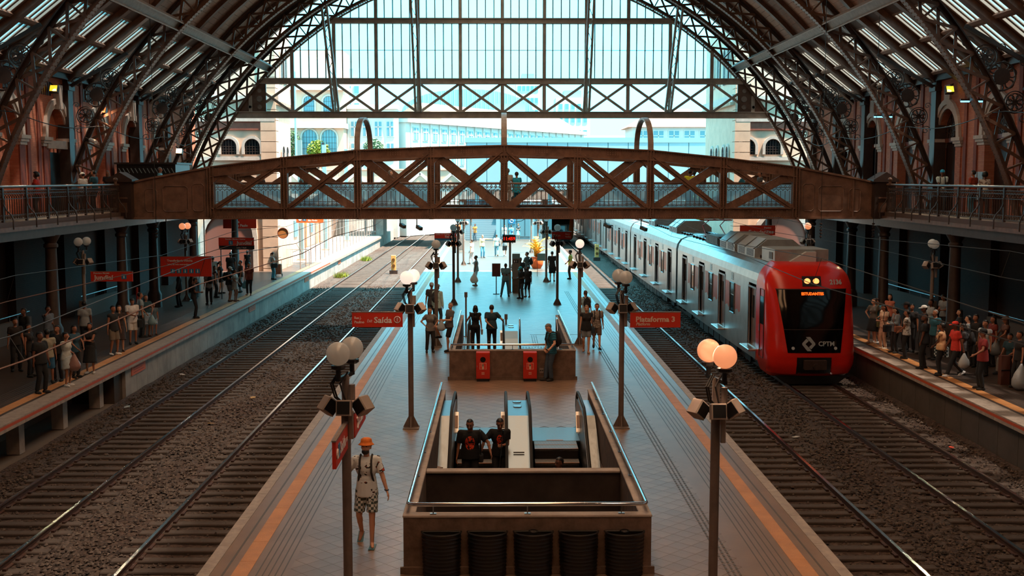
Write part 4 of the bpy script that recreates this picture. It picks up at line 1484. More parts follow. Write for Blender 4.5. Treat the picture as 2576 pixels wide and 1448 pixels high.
# ================================================================ trains
def lerp_tab(tab, v):
	if v <= tab[0][0]:
		return tab[0][1]
	for (a, p), (c, q) in zip(tab[:-1], tab[1:]):
		if v <= c:
			return p + (q - p) * (v - a) / (c - a)
	return tab[-1][1]
YFZ = [(-.78, .40), (-.6, .12), (-.3, .02), (.1, .0), (.35, .04), (1.0, .16), (1.8, .36), (2.5, .58), (2.85, .74), (3.05, .95), (3.15, 1.2), (3.2, 1.5)]
HWZ = [(-.78, 1.36), (-.4, 1.5), (0, 1.55), (2.45, 1.55), (2.75, 1.47), (3.0, 1.3), (3.2, 1.05)]
def yf(x, z):
	u = min(1, abs(x) / lerp_tab(HWZ, z))
	return lerp_tab(YFZ, z) + .8 * (1 - (1 - u ** 3.2) ** (1 / 3.2))
def cab_shell(m):
	b = MB()
	zs = [-.78, -.7, -.6, -.45, -.3, -.1, .1, .3, .6, 1.0, 1.4, 1.8, 2.15, 2.45, 2.6, 2.75, 2.87, 2.97, 3.05, 3.12, 3.17, 3.2]
	us = [sin(pi / 2 * (-1 + 2 * i / 26)) for i in range(27)]
	W = len(us) + 2
	for z in zs:
		hw = lerp_tab(HWZ, z)
		b.v.append((-hw, 2.25, z))
		for u in us:
			b.v.append((hw * u, yf(hw * u, z), z))
		b.v.append((hw, 2.25, z))
	for j in range(len(zs) - 1):
		for i in range(W - 1):
			o = j * W + i
			b.f.append((o, o + 1, o + W + 1, o + W))
	top = (len(zs) - 1) * W
	b.f.append(tuple(range(top, top + W)))
	b.f.append(tuple(range(W - 1, -1, -1)))
	return b.mesh('cab_shell', m, True)
def patch(zs, fl, fr, n, off, m, name, parent, smooth=True):
	"""thin shell that hugs the cab nose between x = fl(z) .. fr(z)"""
	b = MB()
	for d in (off, off - .02):
		for z in zs:
			for i in range(n + 1):
				x = fl(z) + (fr(z) - fl(z)) * i / n
				b.v.append((x, yf(x, z) - d, z))
	N = len(zs) * (n + 1)
	for L in (0, 1):
		for j in range(len(zs) - 1):
			for i in range(n):
				o = L * N + j * (n + 1) + i
				f = (o, o + 1, o + n + 2, o + n + 1)
				b.f.append(f if L == 0 else f[::-1])
	return b.build(name, m, parent, smooth)
def nose_text(txt, size, m, x0, z0, parent, name, off=.035, bold=0., shear=0.):
	me = text_mesh(txt, size, m, .004, bold, 'CENTER', shear)
	for v in me.vertices:
		x, z = x0 + v.co.x, z0 + v.co.y
		v.co = (x, yf(x, z) - off - v.co.z, z)
	return ob(name, me, parent)
def frange(a, c, n):
	return [a + (c - a) * i / n for i in range(n + 1)]
def cab(t, m, dest):
	c = ob('cab', cab_shell(m), t)
	patch(frange(.14, 2.3, 14), lambda z: -(.92 + (z - .14) * .145), lambda z: .92 + (z - .14) * .145, 14, .012, BLACK_G, 'windscreen', c)
	patch([2.30, 2.33], lambda z: -1.25, lambda z: 1.25, 14, .02, BLACK, 'windscreen_seal', c)
	patch([.93, .95], lambda z: -1.03, lambda z: 1.03, 14, .018, IRON_D, 'windscreen_joint', c)
	hb = patch(frange(2.42, 2.76, 4), lambda z: -.33, lambda z: .33, 6, .03, BLACK, 'headlight_box', c)
	for x in (-.155, .155):
		MB().sph((x, yf(x, 2.58) - .02, 2.58), (.115, .06, .115), 12, 8).build('headlamp', mat('headlamp_glow', '#ffb27a', .3, emit=('#ff8a4a', 3.0)), hb, True)
	for x in (-.74, .74):
		MB().cyl((x, yf(x, .3) - .04, .3), (x, yf(x, .3), .3), .055, n=12).build('marker_lamp', mat('marker_lens', '#cfd4d6', .2), c)
	# bumper wings left and right of the coupler
	for s in (-1, 1):
		a, e = (-1.47, -.62) if s < 0 else (.62, 1.47)
		patch(frange(-.62, .0, 6), lambda z: a, lambda z: e, 10, .07, m, 'bumper_wing', c)
	patch(frange(-.62, -.02, 4), lambda z: -.6, lambda z: .6, 6, .02, BLACK, 'coupler_recess', c)
	MB().box(-.38, .38, -.22, .05, -.42, -.1).cyl((0, -.35, -.3), (0, 0, -.3), .11).build('coupler', IRON_D, c)
	# plough
	MB().prism([(-1.3, -.7), (1.3, -.7), (.9, -1.0), (-.9, -1.0)], 'y', .3, .36).build('plough', BLACK, c)
	# diamond arrow logo, two folded bars
	lm = mat('logo_grey', '#9aa0a2', .4)
	for sgn in (1, -1):
		pts = [(0, .27), (-.0 + .06, .27), (.25, .03), (.25, -.03), (.09, -.2), (.0, -.12), (.13, 0), (-.04, .18), (-.11, .27)]
		b = MB()
		P = [(-.2 + sgn * p[0] * .9, .45 + sgn * p[1] * .9) for p in pts]
		b.v += [(x, yf(x, z) - .04, z) for x, z in P] + [(x, yf(x, z) - .03, z) for x, z in P]
		k = len(P)
		b.f += [tuple(range(k)), tuple(range(2 * k - 1, k - 1, -1))] + [(i, (i + 1) % k, k + (i + 1) % k, k + i) for i in range(k)]
		b.build('logo_bar', lm, c)
	if dest:
		nose_text('CPTM', .22, lm, .42, .45, c, 'maker_lettering', bold=.006)
		nose_text('2136', .22, mat('number_grey', '#b9b2ae', .5), .86, 2.55, c, 'unit_number', off=.02, bold=.01)
		nose_text(dest, .13, mat('led_orange', '#ff5a1e', .4, emit=('#ff4a10', 4.0)), .0, 2.16, c, 'destination_text', off=.04, bold=.004)
	# cab side: window and door outline, handles
	for s in (-1, 1):
		x = s * 1.552
		a, e = sorted((x, x + s * .015))
		MB().bbox(a, e, 1.05, 1.55, 1.0, 2.0, .004).build('cab_window', WIN, c)
		MB().tube([(x + s * .01, 1.0, -.2), (x + s * .01, 1.0, 2.25), (x + s * .01, 1.62, 2.25), (x + s * .01, 1.62, -.2)], .014, 5, True).build('cab_door_seam', IRON_D, c)
		MB().box(a, e + .02, 1.66, 1.72, .7, .95).box(a, e + .02, 1.3, 1.5, .05, .09).build('cab_handle', STEEL_D, c)
	return c
PROF = [(-1.53, 2.3), (-1.53, 2.45), (-1.47, 2.72), (-1.3, 2.97), (-1.0, 3.1), (0, 3.17), (1.0, 3.1), (1.3, 2.97), (1.47, 2.72), (1.53, 2.45), (1.53, 2.3)]
DOORS = (2.3, 7.4, 12.8, 18.2)
WINS = (4.9, 10.1, 15.4)
win_fr = MB().tube([(0, -.42, .8), (0, .42, .8), (0, .42, 2.0), (0, -.42, 2.0)], .035, 6, True).mesh('window_frame', STEEL_D)
win_gl = MB().box(0, .02, -.4, .4, .82, 1.5).mesh('window_pane', WIN)
win_up = MB().box(-.02, .0, -.4, .4, 1.54, 1.98).mesh('window_vent_pane', mat('vent_pane', '#5d6d74', .08))  # reflection put into the lighter colour of the upper pane
leaf_me = MB().box(-.02, .02, -.33, .33, 0, 2.1).mesh('door_leaf', mat('door_leaf_steel', '#8d6f66', .35, .5, noise=(2, .2)))
leafw_me = MB().box(-.035, -.02, -.17, .17, 1.0, 1.85).mesh('door_pane', WIN)
step_me = MB().bbox(-.3, .0, -.78, .78, -.13, -.05, .02).mesh('door_step', mat('step_steel', '#b9bcbc', .3, .8))
vent_me = MB()
for k in range(6):
	vent_me.box(-.02, .0, -.2, .2, 2.12 + k * .05, 2.145 + k * .05)
vent_me = vent_me.mesh('side_grille', STEEL_D)
def car(t, y0, y1, detail, first_door=0):
	sh = MB().prism(PROF, 'y', y0, y1).build('car_shell', TRAIN_ST, t)
	ln = y1 - y0
	if True:
		b = MB().box(-1.53, 1.53, y0, y1, -.45, -.02).box(1.47, 1.53, y0, y1, -.02, 2.3)
		b.box(-1.5, 1.5, y0, y0 + .06, -.02, 2.3).box(-1.5, 1.5, y1 - .06, y1, -.02, 2.3)
		b.build('car_frame', TRAIN_ST, sh)
	ds = [y0 + d * ln / 20.7 for d in DOORS]
	ws = [y0 + d * ln / 20.7 for d in WINS]
	if first_door:
		ds = [first_door] + [d for d in ds if d > first_door + 3]
	prev = y0
	RP_ = mat('car_red_panel', '#c2593f', .35, .2, noise=(1.2, .35))
	for k, d in enumerate(ds + [None]):
		e = d - .69 if d else y1
		MB().box(-1.53, -1.47, prev, e, -.02, 2.3).build('side_wall', TRAIN_ST, sh)
		if d:
			for q in (-.34, .34):
				ob('door_leaf', leaf_me, sh, (-1.40, d + q, -.02))
				ob('door_pane', leafw_me, sh, (-1.40, d + q, -.02))
			ob('door_step', step_me, sh, (-1.53, d, 0))
			b = MB()
			b.box(-1.545, -1.52, d - .75, d - .69, -.02, 2.2).box(-1.545, -1.52, d + .69, d + .75, -.02, 2.2).box(-1.545, -1.52, d - .75, d + .75, 2.13, 2.2)
			b.build('door_frame', STEEL_D, sh)
			prev = d + .69
	MB().box(-1.30, 1.3, y0 + .1, y1 - .1, -.02, .0).build('car_floor', IRON_D, sh)
	for w in ws:
		ob('window_frame', win_fr, sh, (-1.545, w, 0))
		ob('window_pane', win_gl, sh, (-1.545, w, 0))
		ob('window_vent_pane', win_up, sh, (-1.53, w, 0))
		ob('side_grille', vent_me, sh, (-1.53, w + .05, 0))
		for d in (-1, 1):
			a, e = sorted((w + d * .5, w + d * 1.45))
			pts = [(a, 1.0), (a + .25, .93), (a + .5, 1.05), (e, .96), (e, 2.0), (a, 2.0)]
			MB().prism(pts, 'x', -1.536, -1.53).build('red_panel', RP_, sh)
	# underframe, bogies and wheels
	u = MB()
	r = random.Random(int(y0))
	y = y0 + 4.2
	while y < y1 - 4.5:
		w = r.uniform(.7, 1.6)
		u.box(-1.35, -.5, y, y + w - .15, -.95 + r.uniform(0, .15), -.45)
		y += w
	u.build('underfloor_box', IRON_D, sh)
	for by in (y0 + 2.5, y1 - 2.5):
		f = MB().box(-1.2, -1.08, by - 1.5, by + 1.5, -.75, -.5).box(-1.28, -1.0, by - .5, by + .5, -.85, -.5).box(1.08, 1.2, by - 1.5, by + 1.5, -.75, -.5)
		f.build('bogie', BLACK, sh)
		for q in (-1.1, 1.1):
			for x in (-.9, .78):
				MB().cyl((x, by + q, -.52), (x + .12, by + q, -.52), .43, n=16).build('wheel', IRON_D, sh)
	# roof gear
	b = MB()
	for x in (-.75, -.6, .6, .75):
		b.cyl((x, y0 + .4, 3.2), (x, y1 - .4, 3.2), .025, n=5)
	b.build('roof_pipes', STEEL_D, sh)
	b = MB()
	y = y0 + .8
	while y < y1:
		b.box(-.85, -.5, y, y + .06, 3.1, 3.22)
		b.box(.5, .85, y, y + .06, 3.1, 3.22)
		y += .9
	b.build('pipe_brackets', IRON_D, sh)
	return sh
def ac_unit(t, y, ln, sharp=True):
	P = [(-.98, 3.1), (-.98, 3.42), (-.5, 3.8), (.5, 3.8), (.98, 3.42), (.98, 3.1)]
	u = MB().prism(P, 'y', y, y + ln).build('roof_unit', TRAIN_GY, t)
	for k in range(2):
		a = y + .15 + k * (ln / 2)
		for i in range(6):
			MB().box(-.995, -.97, a + .1, a + ln / 2 - .35, 3.14 + i * .045, 3.165 + i * .045).build('unit_grille', IRON_D, u)
		c = MB()
		c.add([(-1.0, a, 3.45), (-.52, a, 3.84), (-.52, a + ln / 2 - .25, 3.84), (-1.0, a + ln / 2 - .25, 3.45), (-1.02, a, 3.43), (-.52, a, 3.81), (-.52, a + ln / 2 - .25, 3.81), (-1.02, a + ln / 2 - .25, 3.43)],
			  [(0, 1, 2, 3), (7, 6, 5, 4), (0, 4, 5, 1), (1, 5, 6, 2), (2, 6, 7, 3), (3, 7, 4, 0)])
		c.build('unit_hatch', mat('hatch_pale', '#c9cfcf', .3, .3), u)
	return u
tr = thing('commuter_train', 'silver commuter train with red cab standing at the right platform', 'train', (10.98, 39.0, 0))
cab(tr, TRAIN_RED, 'ESTUDANTES')
c1 = car(tr, 2.2, 20.7, True, first_door=2.95)
# red wrap behind the cab
MB().prism([(2.2, -.45), (2.2, 2.3), (2.35, 2.3), (2.24, -.45)], 'x', -1.545, -1.53).build('red_wrap', TRAIN_RED, c1)
starts = [21.3, 42.6, 63.9, 85.2]
for y in starts:
	car(tr, y, y + 20.7, True)
	MB().box(-1.3, 1.3, y - .62, y + .02, -.3, 2.9).build('gangway', BLACK, tr)
# roof gear of the first cars
u = MB().box(-1.0, .95, 1.9, 3.9, 3.12, 3.62).build('roof_box', TRAIN_GY, tr)
MB().prism([(-.6, 3.13), (.45, 3.13), (.45, 3.55), (.1, 3.55)], 'y', 1.7, 1.9).build('box_fairing', mat('fairing_pale', '#c4cccc', .35), u)
MB().box(-1.02, -1.0, 2.2, 2.7, 3.25, 3.5).build('box_grille', IRON_D, u)
ac_unit(tr, 5.2, 3.2)
ac_unit(tr, 9.0, 3.2)
g = MB().box(-.9, .9, 13.0, 16.0, 3.12, 3.5).build('resistor_box', IRON_L, tr)
for k in range(10):
	MB().box(-.93, -.9, 13.1 + k * .29, 13.3 + k * .29, 3.15, 3.48).build('resistor_fin', IRON_D, g)
for y in starts:
	ac_unit(tr, y + 3.4, 2.8)
	ac_unit(tr, y + 12.5, 2.8)
# pantograph
pg = MB()
for x in (-.5, .5):
	pg.tube([(x, 18.3, 3.3), (x * .9, 19.6, 3.75), (x * .8, 18.2, 4.05)], .03, 5)
pg.tube([(-.8, 18.2, 4.08), (.8, 18.2, 4.08)], .03, 5)
pg.tube([(-.8, 18.5, 4.08), (.8, 18.5, 4.08)], .03, 5)
pg.box(-.6, .6, 18.0, 18.5, 3.2, 3.32)
pg.build('pantograph', mat('pantograph_red', '#b8321f', .5), tr)
b = MB()
for k in range(10):
	b.tube([(-.7 + .15 * k, 16.5, 3.25), (-.5 + .11 * k, 17.4, 3.4), (-.7 + .15 * k, 18.0, 3.25)], .018, 4)
b.build('roof_cables', BLACK, tr)
t2 = thing('orange_train', 'distant train with orange cab waiting right of the stairs', 'train', (6.95, 128, 0))
cab(t2, TRAIN_OR, None)
car(t2, 2.2, 22.5, False)
# ================================================================ lamp posts, signs
def plate_text(t, lines, W, rot, name='lettering'):
	pass
post_me = MB().lathe([(.066, 0), (.066, 3.0), (.055, 3.02), (.055, 3.42), (.045, 3.44)], n=14).mesh('post_shaft', POST, True)
bp = MB().bbox(-.2, .2, -.2, .2, 0, .03, .01)
base_me = bp.mesh('base_plate', POST)
gus_me = MB().prism([(.06, .03), (.2, .03), (.066, .3)], 'y', -.01, .01).mesh('base_gusset', POST)
arm_me = MB().beam((-.07, -.3, 3.42), (.07, .3, 3.42), .05, .05).cyl((-.06, -.27, 3.4), (-.06, -.27, 3.58), .035).cyl((.06, .27, 3.4), (.06, .27, 3.58), .035).mesh('lamp_arm', BLACK)
arm1_me = MB().beam((-.07, -.1, 3.42), (.07, .1, 3.42), .05, .05).cyl((0, 0, 3.4), (0, 0, 3.58), .035).mesh('lamp_arm', BLACK)
col_me = MB().lathe([(.07, 3.56), (.1, 3.58), (.1, 3.62)], n=12).mesh('globe_collar', BLACK)
globe_me = MB().sph((0, 0, 0), .165, 20, 14).mesh('globe', GLOBE, 'all')
globe_on = MB().sph((0, 0, 0), .165, 20, 14).mesh('globe', GLOBE_ON, 'all')
globe_warm = MB().sph((0, 0, 0), .165, 20, 14).mesh('globe', GLOBE_WARM, 'all')
spk = MB().bbox(-.105, .105, -.1, .1, -.11, .11, .015).mesh('speaker_box', mat('speaker_grey', '#a09288', .6))
spf = MB().box(-.088, .088, -.108, -.098, -.088, .088).mesh('speaker_front', BLACK)
cable = MB()
for k, (a, e) in enumerate(((-.05, .12), (.05, .16), (-.08, .1))):
	cable.tube([(a, -.1, 3.5), (a - .1, -.2, 3.35), (a - .05, -.15, 3.15), (e * .3, -.1, 3.0)], .014, 5)
cable_me = cable.mesh('cable', BLACK, True)
can_me = MB().cyl((.1, -.08, 3.1), (.1, -.08, 3.32), .045, n=10).mesh('ballast_can', IRON_L)
clamp_me = MB().box(-.2, .2, -.1, -.02, -.02, .04).cyl((0, 0, -.03), (0, 0, .05), .1, n=12).mesh('clamp', IRON_D)
stripbox_me = MB().bbox(.05, .12, -.14, -.08, 2.55, 2.95, .01).mesh('junction_box', IRON_L)
def lamp_post(x, y, label, globes, mir=1, light=0, speakers=True, group='lamp posts on the island platform', h=0., zoff=0., two=True):
	t = thing('lamp_post', label, 'lamp post', (x, y, zoff), group=group)
	ob('post_shaft', post_me, t)
	ob('base_plate', base_me, t)
	for k in range(4):
		ob('base_gusset', gus_me, t, rot=(0, 0, k * pi / 2))
	if two:
		ob('lamp_arm', arm_me, t, scale=(mir, 1, 1))
		pos = ((-.06 * mir, -.27), (.06 * mir, .27))
	else:
		ob('lamp_arm', arm1_me, t)
		pos = ((0, 0),)
	for k, (gx, gy) in enumerate(pos):
		c = ob('globe_collar', col_me, t, (gx, gy, 0))
		g = globes[k % len(globes)]
		ob('globe', {'off': globe_me, 'on': globe_on, 'warm': globe_warm}[g], t, (gx, gy, 3.78))
		if g != 'off' and light:
			ld = bpy.data.lights.new('globe_light', 'POINT')
			ld.energy = light
			ld.color = (1, .62, .4)
			ld.shadow_soft_size = .18
			lo = bpy.data.objects.new('globe_light', ld)
			COL.objects.link(lo)
			lo.parent = t
			lo.location = (gx, gy - .0, 3.78)
	ob('cable', cable_me, t)
	ob('ballast_can', can_me, t)
	ob('junction_box', stripbox_me, t)
	if speakers:
		for k, (dx, dy, rz, ry) in enumerate(((0, -.17, 0, 0), (-.24, .0, radians(35), radians(38)), (.24, .0, radians(-35), radians(-38)))):
			s = ob('speaker_box', spk, t, (dx, dy, 3.0), (radians(-12) if k == 0 else 0, ry, rz))
			ob('speaker_front', spf, s)
			MB().beam((0, 0, 3.0), (dx * .7, dy * .7, 3.0), .04, .04).build('speaker_bracket', BLACK, t)
	return t
lp = [
	(-2.16, 15.85, 'nearest lamp post on the left, with the Luz and Saída signs', ('off', 'off'), 1),
	(3.02, 15.55, 'nearest lamp post on the right, with two glowing orange globes', ('warm', 'warm'), -1),
	(-2.18, 27.9, 'lamp post carrying the Saída exit sign', ('on', 'on'), 1),
	(3.05, 27.9, 'lamp post carrying the Plataforma 3 sign', ('off', 'off'), -1),
	(-2.29, 41.6, 'left lamp post beside the woman with hands on hips', ('off',), 1),
	(3.0, 41.9, 'right lamp post behind the couple walking past the parapet', ('on',), -1),
	(-2.2, 55.5, 'left lamp post behind the bald leaning man', ('off',), 1),
	(2.88, 55.5, 'right lamp post just beyond the footbridge', ('off',), -1),
	(-2.43, 67.7, 'left lamp post near the man with the white bag', ('off',), 1),
	(2.85, 67.7, 'right lamp post beside the man in black carrying a bag', ('off',), -1),
	(-2.5, 81, 'distant left lamp post in the sunlight past the gable', ('off',), 1),
	(-2.3, 94, 'farthest thin lamp post on the left of the sunlit platform', ('off',), 1),
	(2.8, 81, 'distant right lamp post behind the potted palm', ('off',), -1),
	(2.7, 94, 'farthest thin lamp post on the right of the sunlit platform', ('off',), -1),
]
for x, y, lb, gl, mir in lp:
	lamp_post(x, y, lb, gl, mir, light=(260 if gl[0] != 'off' else 0), two=len(gl) == 2)
# hall side platforms
SIDE = [(-15.8, 57.5, 'lamp post with two warm globes on the left platform', ('warm', 'warm')), (-15.9, 43.6, 'unlit lamp post with two pale globes on the left platform', ('off', 'off')),
		(15.6, 57.2, 'lamp post with a bright warm globe on the right platform behind the train', ('warm', 'warm')), (16.0, 41.6, 'unlit lamp post with two pale globes on the right platform', ('off', 'off'))]
for x, y, lb, gl in SIDE:
	t = lamp_post(x, y, lb, gl, 1, light=(90 if gl[0] != 'off' else 0), group='lamp posts on the side platforms')
def sign(x0, x1, y, z0, z1, label, parts, name='hanging_sign', axis='front', group='red hanging signs', board=RED, arm=None, th=.05, rods={}):
	"""flat board facing -y (front) or +x (east); parts: (text, size, u, v, material, bold, shear)"""
	if axis == 'front':
		t = thing(name, label, 'sign', (x0, y, z0), group=group)
		b = MB().box(0, x1 - x0, 0, th, 0, z1 - z0).build('board', board, t)
		MB().box(-.015, x1 - x0 + .015, -.005, th + .005, z1 - z0, z1 - z0 + .02).build('top_trim', IRON_L, t)
		for q in parts:
			txt, size, u, v, m, bold, shear = q[:7]
			ob('lettering', text_mesh(txt, size, m, .004, bold, 'LEFT', shear, *q[7:]), b, (u, -.006, v), TXT_FRONT)
	else:
		t = thing(name, label, 'sign', (y, x0, z0), group=group)
		b = MB().box(-th, 0, 0, x1 - x0, 0, z1 - z0).build('board', board, t)
		MB().box(-th - .005, .005, -.015, x1 - x0 + .015, z1 - z0, z1 - z0 + .02).build('top_trim', IRON_L, t)
		for q in parts:
			txt, size, u, v, m, bold, shear = q[:7]
			ob('lettering', text_mesh(txt, size, m, .004, bold, 'LEFT', shear, *q[7:]), b, (.006, u, v), TXT_EAST)
	for u in rods:
		MB().beam((u, th / 2, rods[u][0]), (u, th / 2, rods[u][1]), .04, .04).build('sign_rod', IRON_D, t)
	if arm:
		MB().beam(arm[0], arm[1], .03, .03).build('sign_arm', IRON_D, t)
	return t
def ring_arrow(t, u, v, r, m=WHITE, bg=RED):
	MB().torus((u, -.008, v), r, r * .16, 'y', 20, 5).build('arrow_ring', m, t)
	MB().beam((u, -.008, v - r * .6), (u, -.008, v + r * .5), .006, r * .26, (1, 0, 0)).build('arrow_shaft', m, t)
	for s in (-1, 1):
		MB().beam((u, -.008, v + r * .6), (u + s * r * .45, -.008, v + r * .1), .006, r * .24, (0, 1, 0)).build('arrow_head', m, t)
def pictos(t, cells, bgm=BLUE):
	"""small square pictograms: white bar figures on coloured squares"""
	for u, v, w in cells:
		q = MB().box(u - w / 2, u + w / 2, -.008, 0, v - w / 2, v + w / 2).build('pictogram', bgm, t)
		MB().box(u - w * .12, u + w * .12, -.013, -.008, v - w * .35, v + w * .12).cyl((u, -.013, v + w * .25), (u, -.008, v + w * .25), w * .12, n=8).build('pictogram_figure', WHITE, q)
t = sign(-3.60, -2.36, 27.75, 2.55, 2.91, 'red exit sign lettered Saída with round arrow, on the left lamp post', [('Saída', .205, .54, .17, WHITE, .005, 0, .44), ('Exit', .11, .37, .155, WHITE, .0008, .25, .13), ('Rua J.', .088, .06, .23, WHITE, .002, 0, .17), ('Paulino', .088, .06, .125, WHITE, .002, 0, .24)], arm=((1.15, .02, .39), (1.42, .1, .39)))
ring_arrow(t, 1.11, .185, .075)
sign(3.24, 4.48, 27.75, 2.53, 2.9, 'red sign lettered Plataforma 3 on the right lamp post', [('Plataforma 3', .18, .14, .2, mat('sign_cream', '#f0d9c6', .5), .005, 0, .96), ('Platform', .10, .14, .085, MATS['sign_cream'], .002, .25)], arm=((.0, .02, .39), (-.2, .1, .39)))
t = sign(16.35, 17.7, -2.1, 2.42, 2.78, 'red station sign lettered Luz, edge-on behind the nearest left post', [('Luz', .26, .45, .18, WHITE, .006, 0, .5)], axis='east', arm=((-.03, -.45, .3), (-.03, .1, .3)))
MB().tube([(.01, .2, .1), (.01, .28, .18), (.01, .2, .26)], .02, 4).build('arrow_mark', WHITE, t)
t = sign(14.55, 15.72, -2.12, 2.42, 2.78, 'red exit sign lettered Saída, edge-on in front of the nearest left post', [('Saída', .22, .38, .18, WHITE, .005, 0, .52), ('Exit', .09, .95, .16, WHITE, .001, .25, .16)], axis='east', arm=((-.03, 1.1, .3), (-.03, 1.4, .3)))
MB().box(0, .008, .2, .34, .1, .28).build('pictogram', BLUE, t)
MB().torus((.008, .1, .18), .06, .012, 'x', 16, 5).build('arrow_ring', WHITE, t)
# distant platform signs
t = sign(-3.8, -2.5, 67.4, 2.63, 2.92, 'distant red sign across the left lamp posts with pictograms', [('Linha 11 Coral', .09, .08, .23, WHITE, .002, 0, .8), ('Saída', .16, .62, .1, WHITE, .004, 0, .5)])
sign(-3.8, -2.5, 67.45, 2.5, 2.62, 'thin blue strip sign under the distant left red sign', [], board=BLUE)
t = sign(2.6, 3.55, 55.35, 3.22, 3.58, 'red sign lettered Exit and Rua J. Paulino crossing the right lamp post', [('Exit', .13, .2, .18, WHITE, .002, .2, .22), ('Rua J.', .1, .66, .25, WHITE, .002, 0, .2), ('Paulino', .1, .66, .12, WHITE, .002, 0, .25)])
ring_arrow(t, .1, .18, .07)
# left side platform signs
OR = mat('sign_orange', '#ef6a2e', .5)
t = sign(-14.3, -12.5, 58.2, 2.75, 3.15, 'red sign lettered Jundiaí over the left platform edge, far', [('Jundiaí', .26, .9, .13, WHITE, .006, 0, .8), ('Francisco Morato / Caieiras', .09, .35, .33, WHITE, .002, 0)], rods={.1: (-2.74, .4)})
pictos(t, [(.62, .15, .2)])
sign(-14.3, -12.5, 58.25, 2.55, 2.74, 'dark strip sign below the far Jundiaí sign', [('Linha 7 Rubi', .1, .9, .09, WHITE, .003, 0)], board=mat('sign_dark', '#3a3f45', .5))
t = sign(-16.6, -14.9, 46.3, 2.0, 2.4, 'dim red sign lettered Jundiaí on the dark left platform', [('Jundiaí', .26, .12, .16, WHITE, .006, 0, .8), ('Francisco Morato', .09, .12, .34, WHITE, .002, 0)])
pictos(t, [(1.35, .2, .2)])
t = sign(-15.3, -13.0, 51.5, 1.75, 2.65, 'large dim red direction board on the left platform under the bridge', [('Transferência gratuita', .13, .3, .72, WHITE, .004, 0), ('Linhas da rede metropolitana', .09, .3, .55, WHITE, .002, 0)], name='direction_board', rods={.3: (.9, 2.98), 2.0: (.9, 2.98)})
pictos(t, [(.55 + k * .28, .25, .2) for k in range(5)])
sign(-17.5, -15.4, 72.5, 3.0, 3.6, 'red two-line wall sign on the left tower front', [('Sala', .22, .7, .42, WHITE, .008, 0), ('São Paulo', .22, .7, .18, WHITE, .008, 0)], name='wall_sign')
t = sign(-14.9, -12.9, 84, 2.9, 3.45, 'orange sign outside above the sunlit left platform', [('Sala', .18, .85, .38, WHITE, .005, 0), ('São Paulo', .18, .85, .17, WHITE, .005, 0)], board=OR)
pictos(t, [(.6, .27, .26)])
MB().cyl((.28, -.01, .27), (.28, 0, .27), .12, n=14).build('arrow_disc', WHITE, t)
t = sign(15.0, 17.2, 70.5, 2.65, 3.25, 'red sign lettered Estudantes over the right platform', [('Estudantes', .3, .55, .2, WHITE, .007, 0, 1.55), ('Destino', .14, 1.5, .46, WHITE, .003, 0)])
sign(15.05, 15.75, 56.6, 1.7, 2.25, 'small red sign lettered Via on the right platform lamp post', [('Via', .3, .12, .25, WHITE, .01, 0)], arm=((.55, .04, .3), (.55, .62, .3)))
# ================================================================ escalator wells on the island platform
SHAFT = mat('shaft_concrete', '#54463e', .9, noise=(2, .3))
# shaft walls under the openings belong to the setting
for (a, c, y0, y1), nm in zip(HOLES, ('wall_shaft_near', 'wall_shaft_far')):
	b = MB()
	b.box(a - .15, a, y0, y1, -6.5, -.02).box(c, c + .15, y0, y1, -6.5, -.02)
	b.box(a, c, y0 - .15, y0, -6.5, -.02).box(a, c, y1, y1 + .15, -6.5, -.02).box(a - .15, c + .15, y0 - .15, y1 + .15, -6.7, -6.5)
	tag(b.build(nm, SHAFT), kind='structure')
def parapet(x0, x1, yf_, yb, h, label, plinth=True):
	t = thing('escalator_parapet', label, 'parapet', (0, 0, 0), group='escalator parapets')
	th = .17
	MB().box(x0, x1, yf_, yf_ + th, 0, h).build('parapet_wall', CONC, t)
	MB().box(x0, x0 + th, yf_ + th, yb, 0, h).build('side_wall', CONC, t)
	MB().box(x1 - th, x1, yf_ + th, yb, 0, h).build('side_wall', CONC, t)
	c = .012
	MB().bbox(x0 - c, x1 + c, yf_ - c, yf_ + th + c, h, h + .035, .012).build('coping', CONC_L, t)
	MB().bbox(x0 - c, x0 + th + c, yf_ + th, yb, h, h + .035, .012).build('coping', CONC_L, t)
	MB().bbox(x1 - th - c, x1 + c, yf_ + th, yb, h, h + .035, .012).build('coping', CONC_L, t)
	MB().box(x0 - .05, x1 + .05, yf_ - .05, yf_, 0, .11).build('plinth', CONC, t)
	# steel hand rail on stand-offs
	z = h + .19
	xa, xb, ya = x0 + .07, x1 - .07, yf_ + .06
	pts = [(xa, yb + .05, z), (xa, ya + .08, z), (xa + .025, ya + .025, z), (xa + .08, ya, z), (xb - .08, ya, z), (xb - .025, ya + .025, z), (xb, ya + .08, z), (xb, yb + .05, z)]
	r = MB().tube(pts, .032, 10).build('hand_rail', CHROME, t, True)
	n = 3
	for k in range(3):
		x = x0 + (x1 - x0) * (.12 + .38 * k)
		MB().cyl((x, ya, h), (x, ya, z), .009, n=6).box(x - .05, x + .05, ya - .03, ya + .03, h + .035, h + .05).build('stand_off', STEEL_D, r)
	y = yf_ + .6
	while y < yb:
		for x in (xa, xb):
			MB().cyl((x, y, h), (x, y, z), .009, n=6).box(x - .03, x + .03, y - .05, y + .05, h + .035, h + .05).build('stand_off', STEEL_D, r)
		y += 1.75
	return t
pp = parapet(-1.5, 2.4, 17.42, 28.05, .9, 'concrete parapet with steel rail around the nearest escalators')
MB().box(-1.33, 2.23, 20.4, 20.54, -5, .83).build('cross_wall', mat('dark_concrete', '#3a302b', .85, noise=(2, .4)), pp)
MB().bbox(-1.33, 2.23, 20.36, 20.58, .83, .87, .012).build('cross_wall_coping', CONC_L, pp)
